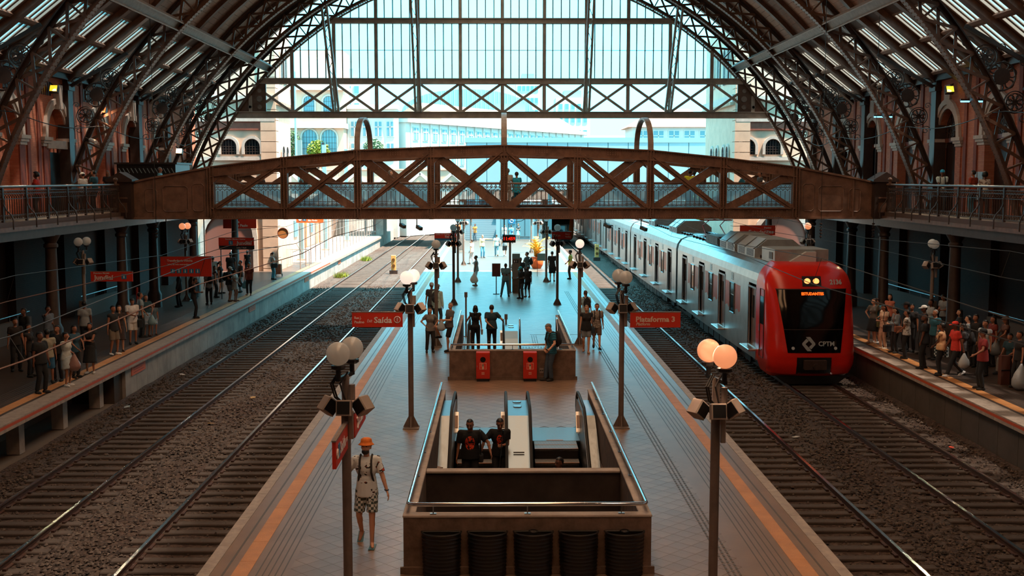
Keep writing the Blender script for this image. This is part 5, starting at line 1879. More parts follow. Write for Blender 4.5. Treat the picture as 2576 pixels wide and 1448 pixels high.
# ---------------------------------------------------------------- escalators
GROOVED, nt, bs = nodes_of('step_tread', '#8e9092', .45, .25)
tc = nt.nodes.new('ShaderNodeTexCoord')
wv = nt.nodes.new('ShaderNodeTexWave')
wv.inputs['Scale'].default_value = 18
wv.bands_direction = 'X'
nt.links.new(tc.outputs['Object'], wv.inputs['Vector'])
rp = nt.nodes.new('ShaderNodeValToRGB')
rp.color_ramp.elements[0].color = (*lin('#2d2c2c'), 1)
rp.color_ramp.elements[1].color = (*lin('#a8a9aa'), 1)
nt.links.new(wv.outputs['Fac'], rp.inputs['Fac'])
nt.links.new(rp.outputs['Color'], bs.inputs['Base Color'])
step_w = 1.0
def esc_z(y, y0):
	"""height of the step band: level until y0-0.8, then 30 degrees down towards -y"""
	d = (y0 - .8) - y
	return 0 if d <= 0 else -d * .577
def escalator(x, y0, n, label, panel_side, hrL, hrR, y_top=None):
	t = thing('escalator', label, 'escalator', (x, y0, 0), group='escalators')
	tread = MB().box(-.5, .5, 0, .39, -.05, 0).mesh('step_tread', GROOVED)
	riser = MB().prism([(0, -.28), (0, -.0), (.02, 0), (.02, -.28)], 'x', -.5, .5).mesh('step_riser', mat('step_riser_dark', '#25211f', .5, .5))
	edge = MB().box(-.5, .5, -.004, .02, -.002, .004).mesh('step_edge', mat('step_edge_orange', '#c0763e', .5))
	for k in range(n):
		y = -.4 * (k + 1)
		z = esc_z(y0 + y, y0)
		s = ob('step', tread, t, (0, y, z))
		ob('step_riser', riser, s)
		ob('step_edge', edge, s)
	MB().box(-.62, .62, .0, 1.45, -.04, .004).build('comb_plate', mat('landing_plate', '#8b8d8e', .3, .9, bump=(80, .2)), t)
	MB().box(-.2, .2, .03, .1, .004, .008).build('comb_strip', MATS['step_edge_orange'], t)
	for s in (-1, 1):
		hx = s * .62
		# balustrade skirt panel
		pts = []
		ys_ = [1.5, 1.2, .6, 0, -.5, -1.0] + [-1.0 - .5 * k for k in range(1, 10)]
		low = [(y, esc_z(y0 + y, y0) - .35) for y in ys_]
		up = [(y, esc_z(y0 + y + .15, y0) + .82) for y in ys_]
		up[0] = (1.5, .45)
		up[1] = (1.32, .75)
		poly = low + up[::-1]
		MB().prism(poly, 'x', hx - .03, hx + .03).build('balustrade', STEEL_D, t)
		# rubber hand rail over a steel guide, with rounded newel
		path = [(hx, .35, .18), (hx, 1.1, .2), (hx, 1.42, .3), (hx, 1.58, .52), (hx, 1.5, .78), (hx, 1.25, .93), (hx, .8, .97)] + [(hx, y, esc_z(y0 + y + .15, y0) + .97) for y in (0, -.5, -.8, -1.1)] + [(hx, -1.1 - .5 * k, esc_z(y0 - 1.1 - .5 * k + .15, y0) + .97) for k in range(1, 10)]
		MB().tube(path, .036, 8).build('hand_rail_belt', RUBBER, t, True)
		gp = [(p[0], p[1], p[2] - .055) for p in path[6:]]
		MB().tube(gp, .03, 6).build('rail_guide', CHROME, t, True)
		# slanted control panel at the newel
		R = Matrix.Rotation(radians(-28), 3, 'X')
		if panel_side in (s, 0):
			q = MB().cbox((hx - s * .07, .1, .42), (.1, .12, .5), R).build('control_panel', STEEL, t)
			MB().cbox((hx - s * .07, .035, .46), (.07, .01, .3), R).build('sticker', mat('sticker_pale', '#c9a58e', .5), q)
	return t
escalator(-.45, 26.45, 13, 'left near escalator carrying two men in black', 0, 0, 0)
escalator(1.33, 26.45, 13, 'right near escalator with steel steps showing', 1, 0, 0)
# steel decks between and beside the near escalators
WAVY = mat('wavy_steel', '#7d868c', .3, .9, bump=(2.2, .5))
def deck(x0, x1, y0, label, name='escalator_deck', bits=True):
	t = thing(name, label, 'steel deck', (0, 0, 0), group='steel escalator decks')
	ys_ = [y0 + 1.0, y0 + .4, y0 - .2, y0 - .8] + [y0 - .8 - .5 * k for k in range(1, 10)]
	up = [(y, esc_z(y + .15, y0) + .78) for y in ys_]
	low = [(y, z - .05) for y, z in up]
	MB().prism(low + up[::-1], 'x', x0, x1).build('deck_sheet', WAVY, t)
	MB().box(x0, x1, y0 + .95, y0 + 1.0, 0, .76).build('deck_end', STEEL_D, t)
	if bits:
		xm = (x0 + x1) / 2
		for y in (y0 + .75, y0 + .2):
			MB().prism([(xm - .1, y), (xm - .07, y - .09), (xm + .07, y - .09), (xm + .1, y), (xm + .07, y + .09), (xm - .07, y + .09)], 'z', .78, .80).build('deck_plate', STEEL, t)
		y = y0 - 2.0
		MB().beam((xm - .12, y, esc_z(y + .15, y0) + .82), (xm + .12, y, esc_z(y + .15, y0) + .82), .03, .02).build('deck_handle', IRON_D, t)
	return t
deck(.2, .68, 26.45, 'wavy steel deck between the two near escalators')
deck(-1.33, -1.1, 26.45, 'narrow steel deck left of the near escalators', bits=False)
deck(1.98, 2.2, 26.45, 'narrow steel deck right of the near escalators', bits=False)
# ---------------------------------------------------------------- half-round waste bins on the parapet front
def bin_(x, label, bag):
	t = thing('waste_bin', label, 'bin', (x, 17.40, 0), group='black waste bins')
	n = 14
	prof = []
	for k in range(34):
		z = .03 + .64 * k / 33
		r = .285 + .02 * k / 33 + (.012 if k % 3 == 0 else 0)
		prof.append((r, z))
	b = MB()
	for r, z in prof:
		b.v += [(r * cos(pi + pi * i / n), .82 * r * sin(pi + pi * i / n) - .02, z) for i in range(n + 1)]
	for j in range(len(prof) - 1):
		for i in range(n):
			o = j * (n + 1) + i
			b.f.append((o, o + 1, o + n + 2, o + n + 1))
		o = j * (n + 1)
		b.f.append((o + n, o, o + n + 1, o + 2 * n + 1))
	b.f.append(tuple(range(n, -1, -1)))
	b.build('bin_body', mat('bin_black', '#17130f', .42), t, True)
	rim = [(.31 * cos(pi + pi * i / n), .82 * .31 * sin(pi + pi * i / n) - .02, .685) for i in range(n + 1)]
	MB().tube(rim + [(.31, -.02, .685), (-.31, -.02, .685)], .016, 6).build('bin_rim', mat('bin_black', '#17130f', .42), t, True)
	g = MB()
	r_ = random.Random(int(x * 100) + 500)
	m = 8
	for j in range(m + 1):
		q = j / m
		for i in range(n + 1):
			rr = .30 * (1 - .75 * q)
			a = pi + pi * i / n
			g.v.append((rr * cos(a), .82 * rr * sin(a) * (1 - .2 * q) - .02 - .05 * q, .69 - (.10 if bag else .2) * sin(q * pi * .7) + r_.uniform(-.012, .012) * (0 < j)))
	for j in range(m):
		for i in range(n):
			o = j * (n + 1) + i
			g.f.append((o, o + 1, o + n + 2, o + n + 1))
	g.build('bin_bag', mat('bag_black', '#35322f', .2, bump=(9, .6), spec=.8), t, True)
	if not bag or bag == 2:
		MB().torus((0, -.06, .70), .065, .012, 'z', 16, 5).build('bag_ring', mat('bin_black', '#17130f', .42), t)
	return t
for x, lb, bg_ in ((-.9, 'leftmost of the five black half-round bins, bag bulging over the rim', 1), (-.18, 'second black half-round bin from the left, with loose bag', 1), (.54, 'middle black half-round bin with open ring top', 2),
				   (1.25, 'fourth black half-round bin from the left, bag mounded high', 1), (1.97, 'rightmost of the five black half-round bins, bag sunk low', 0)):
	bin_(x, lb, bg_)
# ---------------------------------------------------------------- second well
p2 = parapet(-1.52, 2.37, 34.62, 43.6, .9, 'brown concrete parapet with steel rail around the farther escalator')
escalator(-.45, 40.9, 12, 'farther escalator that the long-haired woman steps off', 0, 0, 0)
deck(.22, .68, 40.9, 'steel deck right of the farther escalator')
st = thing('stair_flight', 'stair flight going down right of the farther escalator', 'stairs', (.75, 41.0, 0))
for k in range(14):
	MB().box(0, 1.4, -.3 * (k + 1), -.3 * k, -.17 * (k + 1) - .25, -.17 * (k + 1)).build('stair_step', SHAFT, st)
for x in (.02, 1.38):
	MB().tube([(x, .6, 0), (x, .6, 1.0), (x, .5, 1.08), (x, .0, 1.06), (x, -3, -.64)], .025, 8).build('stair_rail', CHROME, st, True)
for x, y, h, lb in ((-1.28, 44.3, 1.75, 'slim steel bollard beside the farther escalator'), (.28, 42.9, 1.05, 'short post behind the farther escalator deck')):
	t = thing('bollard', lb, 'post', (x, y, 0), group='slim posts by the farther escalator')
	MB().cyl((0, 0, 0), (0, 0, h - .2), .035, n=10).build('post_shaft', POST, t)
	MB().box(-.06, .06, -.06, .06, h - .2, h).build('post_head', POST, t)
	MB().cyl((0, 0, 0), (0, 0, .02), .09, n=12).build('post_base', POST, t)
def hose_cabinet(x, label):
	t = thing('extinguisher_cabinet', label, 'cabinet', (x, 34.60, 0), group='red extinguisher cabinets')
	MB().bbox(-.21, .21, -.26, 0, .09, .9, .012).build('cabinet_body', RED, t)
	MB().box(-.19, .19, -.24, 0, 0, .09).build('cabinet_base', BLACK, t)
	d = MB().box(-.195, .195, -.275, -.262, .12, .86).build('cabinet_door', mat('cabinet_red', '#c92c1d', .4), t)
	MB().cyl((0, -.28, .68), (0, -.272, .68), .085, n=20).build('round_window', BLACK_G, d)
	MB().box(-.105, .105, -.28, -.274, .38, .58).build('label_border', mat('label_cream', '#e9c9b0', .5), d)
	MB().box(-.095, .095, -.284, -.279, .39, .57).build('label_field', RED, d)
	MB().cyl((.0, -.288, .40), (.0, -.284, .40), .03, n=4).box(-.03, .03, -.29, -.284, .405, .51).cyl((0, -.29, .51), (0, -.284, .51), .03, n=12).box(-.012, .012, -.29, -.284, .51, .555).box(-.06, .01, -.29, -.284, .545, .556).box(-.062, -.052, -.29, -.284, .46, .55).build('extinguisher_symbol', mat('label_cream', '#e9c9b0', .5), d)
	for z in (.22, .25, .28):
		MB().box(-.045, .045, -.279, -.274, z, z + .012).build('vent_slit', mat('label_cream', '#e9c9b0', .5), d)
	MB().box(-.18, -.165, -.285, -.274, .45, .5).build('latch', STEEL_D, d)
hose_cabinet(-.48, 'left red extinguisher cabinet on the brown parapet')
hose_cabinet(.96, 'right red extinguisher cabinet, next to the man in the striped polo')
for x, lb in ((1.32, 'left double socket plate on the brown parapet'), (1.47, 'right double socket plate on the brown parapet')):
	t = thing('socket_plate', lb, 'socket', (x, 34.62, .22), group='socket plates')
	MB().box(-.062, .062, -.02, 0, 0, .15).build('plate', IRON_L, t)
	for d in (-.03, .03):
		MB().cyl((d, -.025, .075), (d, -.02, .075), .022, n=10).build('socket_hole', BLACK, t)
# ================================================================ people
SKIN = {'l': mat('skin_light', '#dba688', .55), 'm': mat('skin_medium', '#b98162', .55), 'd': mat('skin_dark', '#754b39', .5), 't': mat('skin_tan', '#a46d52', .55)}
HAIRC = {'k': mat('hair_black', '#15110f', .5), 'b': mat('hair_brown', '#3a251a', .5), 'g': mat('hair_grey', '#7d7873', .6), 'f': mat('hair_fair', '#8c6a48', .5)}
CLOTH = {}
def cloth(col):
	if col not in CLOTH:
		CLOTH[col] = mat('cloth_' + col.strip('#'), [min(.8, .006 + v * 1.9) for v in lin(col)], .85, noise=(9, .18), bump=(22, .25)) if col.startswith('#') else PATTERN[col]()
	return CLOTH[col]
def _pat(name, base='#ffffff', rough=.85):
	m, nt, b = nodes_of(name, base, rough)
	tc = nt.nodes.new('ShaderNodeTexCoord')
	return m, nt, b, tc
def pat_stripes(name, c1, c2, scale):
	m, nt, b, tc = _pat(name)
	w = nt.nodes.new('ShaderNodeTexWave')
	w.bands_direction = 'Z'
	w.inputs['Scale'].default_value = scale
	w.inputs['Distortion'].default_value = .6
	r = nt.nodes.new('ShaderNodeValToRGB')
	r.color_ramp.interpolation = 'CONSTANT'
	r.color_ramp.elements[0].color = (*lin(c1), 1)
	r.color_ramp.elements[1].color = (*lin(c2), 1)
	r.color_ramp.elements[1].position = .52
	nt.links.new(tc.outputs['Object'], w.inputs['Vector'])
	nt.links.new(w.outputs['Fac'], r.inputs['Fac'])
	nt.links.new(r.outputs['Color'], b.inputs['Base Color'])
	return m
def pat_check(name, c1, c2, scale):
	m, nt, b, tc = _pat(name)
	w = nt.nodes.new('ShaderNodeTexChecker')
	w.inputs['Scale'].default_value = scale
	w.inputs['Color1'].default_value = (*lin(c1), 1)
	w.inputs['Color2'].default_value = (*lin(c2), 1)
	nt.links.new(tc.outputs['Object'], w.inputs['Vector'])
	nt.links.new(w.outputs['Color'], b.inputs['Base Color'])
	return m
def pat_print(name, base, c1, c2, scale, lo=.58):
	m, nt, b, tc = _pat(name)
	n = nt.nodes.new('ShaderNodeTexNoise')
	n.inputs['Scale'].default_value = scale
	n.inputs['Detail'].default_value = 6
	n.inputs['Distortion'].default_value = 1.5
	r = nt.nodes.new('ShaderNodeValToRGB')
	r.color_ramp.interpolation = 'CONSTANT'
	r.color_ramp.elements[0].color = (*lin(base), 1)
	r.color_ramp.elements[1].color = (*lin(c1), 1)
	r.color_ramp.elements[1].position = lo
	e = r.color_ramp.elements.new(lo + .07)
	e.color = (*lin(c2), 1)
	nt.links.new(tc.outputs['Object'], n.inputs['Vector'])
	nt.links.new(n.outputs['Fac'], r.inputs['Fac'])
	nt.links.new(r.outputs['Color'], b.inputs['Base Color'])
	return m
def pat_emblem(name, rx, rz):
	"""black cloth with a flat orange chest print"""
	m, nt, b, tc = _pat(name, '#0e0e10')
	mp = nt.nodes.new('ShaderNodeMapping')
	mp.vector_type = 'POINT'
	mp.inputs['Location'].default_value = (0, 0, -1.2 / rz)
	mp.inputs['Scale'].default_value = (1 / rx, 0, 1 / rz)
	nt.links.new(tc.outputs['Object'], mp.inputs['Vector'])
	ln = nt.nodes.new('ShaderNodeVectorMath')
	ln.operation = 'LENGTH'
	nt.links.new(mp.outputs[0], ln.inputs[0])
	n = nt.nodes.new('ShaderNodeTexNoise')
	n.inputs['Scale'].default_value = 24
	n.inputs['Detail'].default_value = 3
	nt.links.new(tc.outputs['Object'], n.inputs['Vector'])
	sx = nt.nodes.new('ShaderNodeSeparateXYZ')
	nt.links.new(tc.outputs['Object'], sx.inputs[0])
	def mth(op, a, c):
		q = nt.nodes.new('ShaderNodeMath')
		q.operation = op
		for i, v in enumerate((a, c)):
			if isinstance(v, float):
				q.inputs[i].default_value = v
			else:
				nt.links.new(v, q.inputs[i])
		return q.outputs[0]
	k = mth('MULTIPLY', mth('LESS_THAN', ln.outputs['Value'], 1.), mth('GREATER_THAN', n.outputs['Fac'], .47))
	k = mth('MULTIPLY', k, mth('GREATER_THAN', sx.outputs['Y'], .02))
	mx = nt.nodes.new('ShaderNodeMix')
	mx.data_type = 'RGBA'
	nt.links.new(k, mx.inputs[0])
	mx.inputs[6].default_value = (*lin('#0e0e10'), 1)
	mx.inputs[7].default_value = (*lin('#d8401c'), 1)
	nt.links.new(mx.outputs[2], b.inputs['Base Color'])
	return m
PATTERN = {
	'stripe_blue': lambda: pat_stripes('striped_polo', '#1e86a6', '#10161a', 6.5),
	'stripe_pale': lambda: pat_stripes('striped_shorts', '#8fc4d2', '#e8eef0', 7),
	'stripe_dim': lambda: pat_stripes('striped_skirt', '#2a6a92', '#c7d4da', 6),
	'check': lambda: pat_check('checked_shorts', '#dfe3e0', '#4d5c58', 22),
	'check_dark': lambda: pat_check('checked_bag_cloth', '#cfd6d4', '#27404a', 18),
	'aloha': lambda: pat_print('printed_shirt', '#e4eaea', '#2a2724', '#b5401f', 7, .60),
	'leafy': lambda: pat_print('leafy_shirt', '#b9b0a6', '#5f564d', '#8f8479', 16, .48),
	'TEAM': lambda: pat_emblem('black_tee_large_print', .11, .15),
	'TEAM2': lambda: pat_emblem('black_tee_small_print', .07, .12),
	'blotch': lambda: pat_print('blotched_shirt', '#cfc8bf', '#5d5a58', '#8d6a58', 9, .55),
}
JOBS = []                                   # (key, MB, voxel, smooth)
JOBSEEN = {}
PEND = []                                   # (key, name, parent, material)
def V(*a):
	return Vector(a)
def two_bone(a, t, l1, l2, pole):
	d = t - a
	L = d.length
	if L > (l1 + l2) * .999:
		t = a + d * ((l1 + l2) * .999 / L)
		d = t - a
		L = d.length
	c = (l1 * l1 - l2 * l2 + L * L) / (2 * L)
	h = sqrt(max(0, l1 * l1 - c * c))
	u = d.normalized()
	p = pole - u * pole.dot(u)
	if p.length < 1e-4:
		p = V(0, 1, 0) - u * u.y
	return a + u * c + p.normalized() * h, t
def seg(b, p0, p1, r0, r1, n=9):
	b.cyl(p0, p1, r0, r1, n)
	b.sph(p0, r0, n, 6)
	b.sph(p1, r1, n, 6)
STAND = dict(fL=(-.10, 0, 0), fR=(.11, .04, 0), hL=(-.25, .03, .80), hR=(.25, .03, .80))
def P(**k):
	d = dict(STAND)
	d.update(k)
	return d
POSE = {
	'stand': P(),
	'stand2': P(fL=(-.08, .06, 0), fR=(.13, -.04, 0), hL=(-.22, .12, .84), hR=(.26, -.02, .8)),
	'phone': P(hL=(-.07, .27, 1.12), hR=(.07, .28, 1.13), head=(.45, 0)),
	'phone1': P(hR=(.07, .28, 1.18), head=(.35, 0)),
	'wide_phone': P(fL=(-.15, .0, 0), fR=(.24, .10, 0), hL=(-.08, .28, 1.13), hR=(.06, .28, 1.13), head=(.5, 0)),
	'hips': P(hL=(-.19, .04, 1.04), hR=(.19, .04, 1.04), eL=(-1, -.5, 0), eR=(1, -.5, 0), head=(0, -.6), fR=(.15, .06, 0)),
	'walk': P(fL=(-.08, .30, .02), fR=(.08, -.28, .09), hL=(-.27, -.14, .84), hR=(.27, .2, .86), lean=.04),
	'walk2': P(fL=(-.08, -.26, .10), fR=(.08, .28, .02), hL=(-.26, .2, .86), hR=(.27, -.12, .82), lean=.04),
	'stroll': P(fL=(-.07, .14, 0), fR=(.09, -.14, .03), hL=(-.25, -.05, .82), hR=(.25, .1, .82)),
	'crossed': P(hL=(.10, .22, 1.17), hR=(-.10, .24, 1.14), eL=(-1, .1, -.5), eR=(1, .1, -.5)),
	'clasp': P(hL=(-.04, .24, .98), hR=(.04, .25, .98)),
	'back': P(hL=(-.03, -.19, 1.0), hR=(.44, .22, 1.10), eL=(-1, -.2, 0)),
	'bag': P(hL=(-.34, .14, .78), hR=(.22, .05, .82)),
	'bagR': P(hR=(.34, .08, .72), hL=(-.25, .02, .82)),
	'flamingo': P(fR=(.30, .22, .46), kR=(.2, 1, 0), fL=(-.02, .06, 0), hL=(-.12, .28, 1.16), hR=(.14, .22, 1.05), lean=-.10, head=(.0, .5)),
	'leanL': P(fL=(-.02, .02, 0), fR=(.12, .14, 0), hL=(-.36, .26, 1.02), hR=(.2, .1, .98), eR=(1, -.5, 0), head=(.55, .1), lean=.06),
	'wave': P(hL=(-.62, .30, 1.42), hR=(.22, .05, .84)),
	'face': P(hR=(.1, .16, 1.58), eR=(1, .4, -.6), hL=(-.05, .22, 1.1)),
	'carry': P(hL=(-.12, .3, 1.02), hR=(.12, .3, 1.0), eL=(-1, -.3, -.3), eR=(1, -.3, -.3)),
	'sit': P(pz=-.42, fL=(-.1, .48, 0), fR=(.12, .5, 0), hL=(-.1, .35, .62), hR=(.12, .36, .62), lean=.12),
	'esc': P(fL=(-.1, .05, 0), fR=(.11, .0, 0), hL=(-.46, .22, 1.02), hR=(.30, .06, .84), eL=(-1, -.3, 0), head=(.35, -.1)),
	'esc2': P(fL=(-.1, .02, 0), fR=(.1, .06, 0), hL=(-.06, .25, 1.16), hR=(.43, .2, 1.0), eR=(1, -.3, 0), head=(.4, .1)),
	'rail': P(hL=(-.36, .3, 1.06), hR=(.24, .02, .84)),
	'stroll_can': P(fL=(-.10, .16, .0), fR=(.13, -.22, .07), hL=(-.36, .10, .88), hR=(.30, .16, 1.0), eR=(1, -.6, -.2), head=(-.08, -.15)),
}
class Fig:
	def __init__(s, pose, h, wide=1.0, fem=False):
		k = h / 1.75
		s.k = k
		p = POSE[pose] if isinstance(pose, str) else pose
		s.p = p
		pz = p.get('pz', 0)
		lean = p.get('lean', 0)
		pel = V(0, 0, .955 + pz)
		R = Matrix.Rotation(-lean, 3, 'X')
		def up(x, y, z):
			return pel + R @ V(x, y, z - .955)
		sw = .172 * (0.9 if fem else 1) * (1 + (wide - 1) * .7)
		s.pel, s.waist, s.chest, s.neck = pel, up(0, 0, 1.10), up(0, .005, 1.29), up(0, -.015, 1.465)
		s.sh = {'L': up(-sw, 0, 1.415), 'R': up(sw, 0, 1.415)}
		hp, hy = p.get('head', (0, 0))
		s.hR = Matrix.Rotation(hy, 3, 'Z') @ Matrix.Rotation(-hp, 3, 'X')
		s.headc = up(0, .0, 1.52) + R @ s.hR @ V(0, .02, .115)
		s.hR = R @ s.hR
		s.hip = {'L': pel + V(-.088, 0, -.045), 'R': pel + V(.088, 0, -.045)}
		s.knee, s.ank, s.elb, s.hand, s.fdir = {}, {}, {}, {}, {}
		for c, sg in (('L', -1), ('R', 1)):
			f = p['f' + c]
			t = V(f[0], f[1], .085 + f[2])
			s.knee[c], s.ank[c] = two_bone(s.hip[c], t, .43, .41, V(*p.get('k' + c, (sg * .12, 1, 0))))
			hd = p['h' + c]
			s.elb[c], s.hand[c] = two_bone(s.sh[c], V(*hd), .285, .25, V(*p.get('e' + c, (sg * .45, -.8, -.3))))
		s.wide = wide
		s.fem = fem
		s.R = R
	def W(s, q):
		return Vector(q) * s.k
def torso(b, f, g, low=.0, hemr=0.):
	"""g = extra radius"""
	w = f.wide
	R = f.R
	k = f.k
	hip = (.168 if not f.fem else .172) * w
	b.sph(f.W(f.pel + R @ V(0, -.005, .0 - low * .2)), (k * (hip + g * .8), k * (.118 * w + g * .8), k * (.12 + g * .5 + low * .2)), 14, 9, R)
	b.sph(f.W(f.waist), (k * ((.142 if not f.fem else .125) * w + g), k * (.105 * w + g), k * .15), 14, 9, R)
	b.sph(f.W(f.chest), (k * ((.168 if not f.fem else .15) * w + g), k * (.115 * (1 + (w - 1) * .6) + g), k * .19), 14, 9, R)
	if f.fem:
		for sx in (-.065, .065):
			b.sph(f.W(f.chest + R @ V(sx, .075, .0)), k * (.062 + g), 10, 7)
	for c in 'LR':
		seg(b, f.W(f.neck + R @ V(0, .0, -.06)), f.W(f.sh[c]), k * (.055 + g), k * (.06 + g), 9)
		b.cyl(f.W(f.chest), f.W(f.sh[c]), k * (.1 + g), k * (.055 + g), 10)
def hand_mesh(b, f, c, fine):
	k = f.k
	h, e = f.hand[c], f.elb[c]
	d = (h - e).normalized()
	sg = -1 if c == 'L' else 1
	n = V(-sg, .25, 0)
	n = (n - d * n.dot(d))
	n = n.normalized() if n.length > .1 else V(0, 0, -1)
	s = d.cross(n).normalized()
	if s.y < 0 and abs(d.z) > .5:
		s = -s
	pc = h + d * .045
	for o in (-.022, 0, .022):
		seg(b, f.W(h + s * o * .8), f.W(h + d * .085 + s * o), k * .016, k * .015, 7)
	if fine:
		for i, (o, L) in enumerate(((.031, .075), (.011, .085), (-.01, .08), (-.03, .062))):
			r = .0095 if fine else .012
			p0 = h + d * .085 + s * o
			p1 = p0 + d * L * .5 + n * L * .12
			p2 = p1 + d * L * .38 + n * L * .34
			seg(b, f.W(p0), f.W(p1), k * r, k * r * .95, 6)
			seg(b, f.W(p1), f.W(p2), k * r * .95, k * r * .8, 6)
		t0 = h + d * .02 + s * .03
		t1 = t0 + d * .035 + s * .025 + n * .012
		t2 = t1 + d * .03 + s * .004 + n * .015
		seg(b, f.W(t0), f.W(t1), k * .013, k * .011, 6)
		seg(b, f.W(t1), f.W(t2), k * .011, k * .009, 6)
	else:
		seg(b, f.W(h + d * .085), f.W(h + d * .15 + n * .03), k * .026, k * .016, 7)
		seg(b, f.W(h + d * .02 + s * .03), f.W(h + d * .07 + s * .045 + n * .02), k * .014, k * .01, 6)
	return h + d * .09 + n * .03
def body_mesh(f, fine):
	b = MB()
	k = f.k
	torso(b, f, 0)
	w = 1 + (f.wide - 1) * .6
	seg(b, f.W(f.neck + V(0, 0, -.04)), f.W(f.headc + f.hR @ V(0, -.02, -.07)), k * .052 * w, k * .05 * w, 10)
	H, R = f.headc, f.hR
	b.sph(f.W(H + R @ V(0, -.008, .022)), (k * .077, k * .096, k * .094), 16, 11, R)
	b.sph(f.W(H + R @ V(0, .018, -.035)), (k * .063 * w, k * .072, k * .078), 14, 9, R)
	b.sph(f.W(H + R @ V(0, .05, -.085)), (k * .03, k * .028, k * .025), 8, 6, R)
	seg(b, f.W(H + R @ V(0, .088, .005)), f.W(H + R @ V(0, .108, -.03)), k * .011, k * .016, 7)
	for sx in (-1, 1):
		b.sph(f.W(H + R @ V(sx * .078, -.012, -.012)), (k * .013, k * .022, k * .033), 7, 6, R)
	for c in 'LR':
		a = .9 if f.fem else 1.0
		seg(b, f.W(f.sh[c]), f.W(f.elb[c]), k * .05 * a * w, k * .039 * a, 10)
		seg(b, f.W(f.elb[c]), f.W(f.hand[c]), k * .039 * a, k * .026 * a, 10)
		m = f.elb[c].lerp(f.hand[c], .28)
		b.sph(f.W(m), k * .041 * a, 8, 6)
		hand_mesh(b, f, c, fine)
		seg(b, f.W(f.hip[c]), f.W(f.knee[c]), k * .082 * w, k * .053, 11)
		seg(b, f.W(f.knee[c]), f.W(f.ank[c]), k * .052, k * .034, 10)
		cf = f.knee[c].lerp(f.ank[c], .3)
		b.sph(f.W(cf + V(0, -.014, 0)), (k * .052, k * .055, k * .1), 9, 7)
		a0 = f.ank[c]
		fd = f.fdirs(c)
		seg(b, f.W(a0 + V(0, 0, -.045) - fd * .03), f.W(a0 + fd * .13 + V(0, 0, -.058)), k * .036, k * .026, 8)
		seg(b, f.W(a0 + V(0, 0, -.03)), f.W(a0 + fd * .09 + V(0, 0, -.05)), k * .034, k * .032, 8)
	return b
def _fd(s, c):
	sg = -1 if c == 'L' else 1
	lift = s.p['f' + c][2]
	d = V(sg * .2, 1, 0).normalized()
	if lift > .05 and s.p['f' + c][1] < 0:
		d = V(sg * .15, 1, -.6).normalized()
	return d
Fig.fdirs = _fd
def shirt_mesh(f, sleeve, hem, g):
	b = MB()
	k = f.k
	torso(b, f, g, hem)
	if hem > .05:
		n = 16
		for z0, z1, r0, r1 in ((.12, -hem, (.145, .112), (.176, .13)),):
			vs = [f.W(f.pel + V((q[0] * f.wide + g) * cos(2 * pi * i / n), (q[1] * f.wide + g) * sin(2 * pi * i / n), z)) for z, q in ((z0, r0), (z1, r1)) for i in range(n)]
			b.add(vs, [tuple(range(n)), tuple(range(2 * n - 1, n - 1, -1))] + [(i, n + i, n + (i + 1) % n, (i + 1) % n) for i in range(n)])
	if sleeve > 0:
		w = 1 + (f.wide - 1) * .6
		for c in 'LR':
			if sleeve <= 1:
				e = f.sh[c].lerp(f.elb[c], sleeve)
				b.sph(f.W(f.sh[c]), k * (.05 * w + g), 10, 7)
				b.cyl(f.W(f.sh[c]), f.W(e), k * (.052 * w + g), k * (.05 * w + g), 10)
			else:
				seg(b, f.W(f.sh[c]), f.W(f.elb[c]), k * (.054 * w + g), k * (.044 + g), 10)
				e = f.elb[c].lerp(f.hand[c], .93)
				seg(b, f.W(f.elb[c]), f.W(e), k * (.044 + g), k * (.034 + g), 10)
	return b
def pants_mesh(f, length, g):
	"""length in leg halves: 2 = full, 1 = knee; negative: skirt reaching that far"""
	b = MB()
	k = f.k
	w = f.wide
	b.sph(f.W(f.pel + V(0, -.005, -.01)), (k * (.17 * w + g * .7), k * (.12 * w + g * .7), k * .13), 14, 9)
	b.cyl(f.W(f.pel + V(0, 0, -.02)), f.W(f.pel + V(0, 0, .1)), k * .118 * w, k * .105 * w, 14)
	if length < 0:
		kk = f.knee['L'].lerp(f.knee['R'], .5)
		e = f.pel.lerp(V(kk.x, kk.y, kk.z), min(1., -length))
		if -length > 1:
			e = kk + V(0, 0, -.35 * (-length - 1))
		b.cyl(f.W(f.pel + V(0, 0, .02)), f.W(e), k * .165 * w, k * (.2 + .03 * -length), 16)
		return b
	ww = 1 + (w - 1) * .6
	for c in 'LR':
		if length <= 1:
			e = f.hip[c].lerp(f.knee[c], length)
			b.sph(f.W(f.hip[c]), k * (.088 * ww + g), 10, 7)
			b.cyl(f.W(f.hip[c]), f.W(e), k * (.09 * ww + g), k * (.075 + g * 1.3), 12)
		else:
			seg(b, f.W(f.hip[c]), f.W(f.knee[c]), k * (.086 * ww + g), k * (.058 + g), 11)
			e = f.knee[c].lerp(f.ank[c], length - 1)
			b.sph(f.W(f.knee[c]), k * (.058 + g), 9, 6)
			b.cyl(f.W(f.knee[c]), f.W(e), k * (.058 + g), k * (.046 + g * 1.2), 11)
	return b
def shoe_mesh(f, c):
	b = MB()
	k = f.k
	a, d = f.ank[c], f.fdirs(c)
	n = V(0, 0, 1) - d * d.z
	n.normalize()
	s = d.cross(n)
	R = Matrix((s, d, n)).transposed()
	o = a + d * .05 - n * .05
	b.sph(f.W(o + n * .0), (k * .05, k * .142, k * .05), 12, 8, R)
	b.sph(f.W(a - n * .03 - d * .01), (k * .045, k * .06, k * .055), 10, 7, R)
	lo = f.W(a - n * .082)
	for i, p in enumerate(b.v):
		q = Vector(p) - lo
		t = q.dot(n)
		if t < 0:
			b.v[i] = tuple(Vector(p) - n * t)
	return b
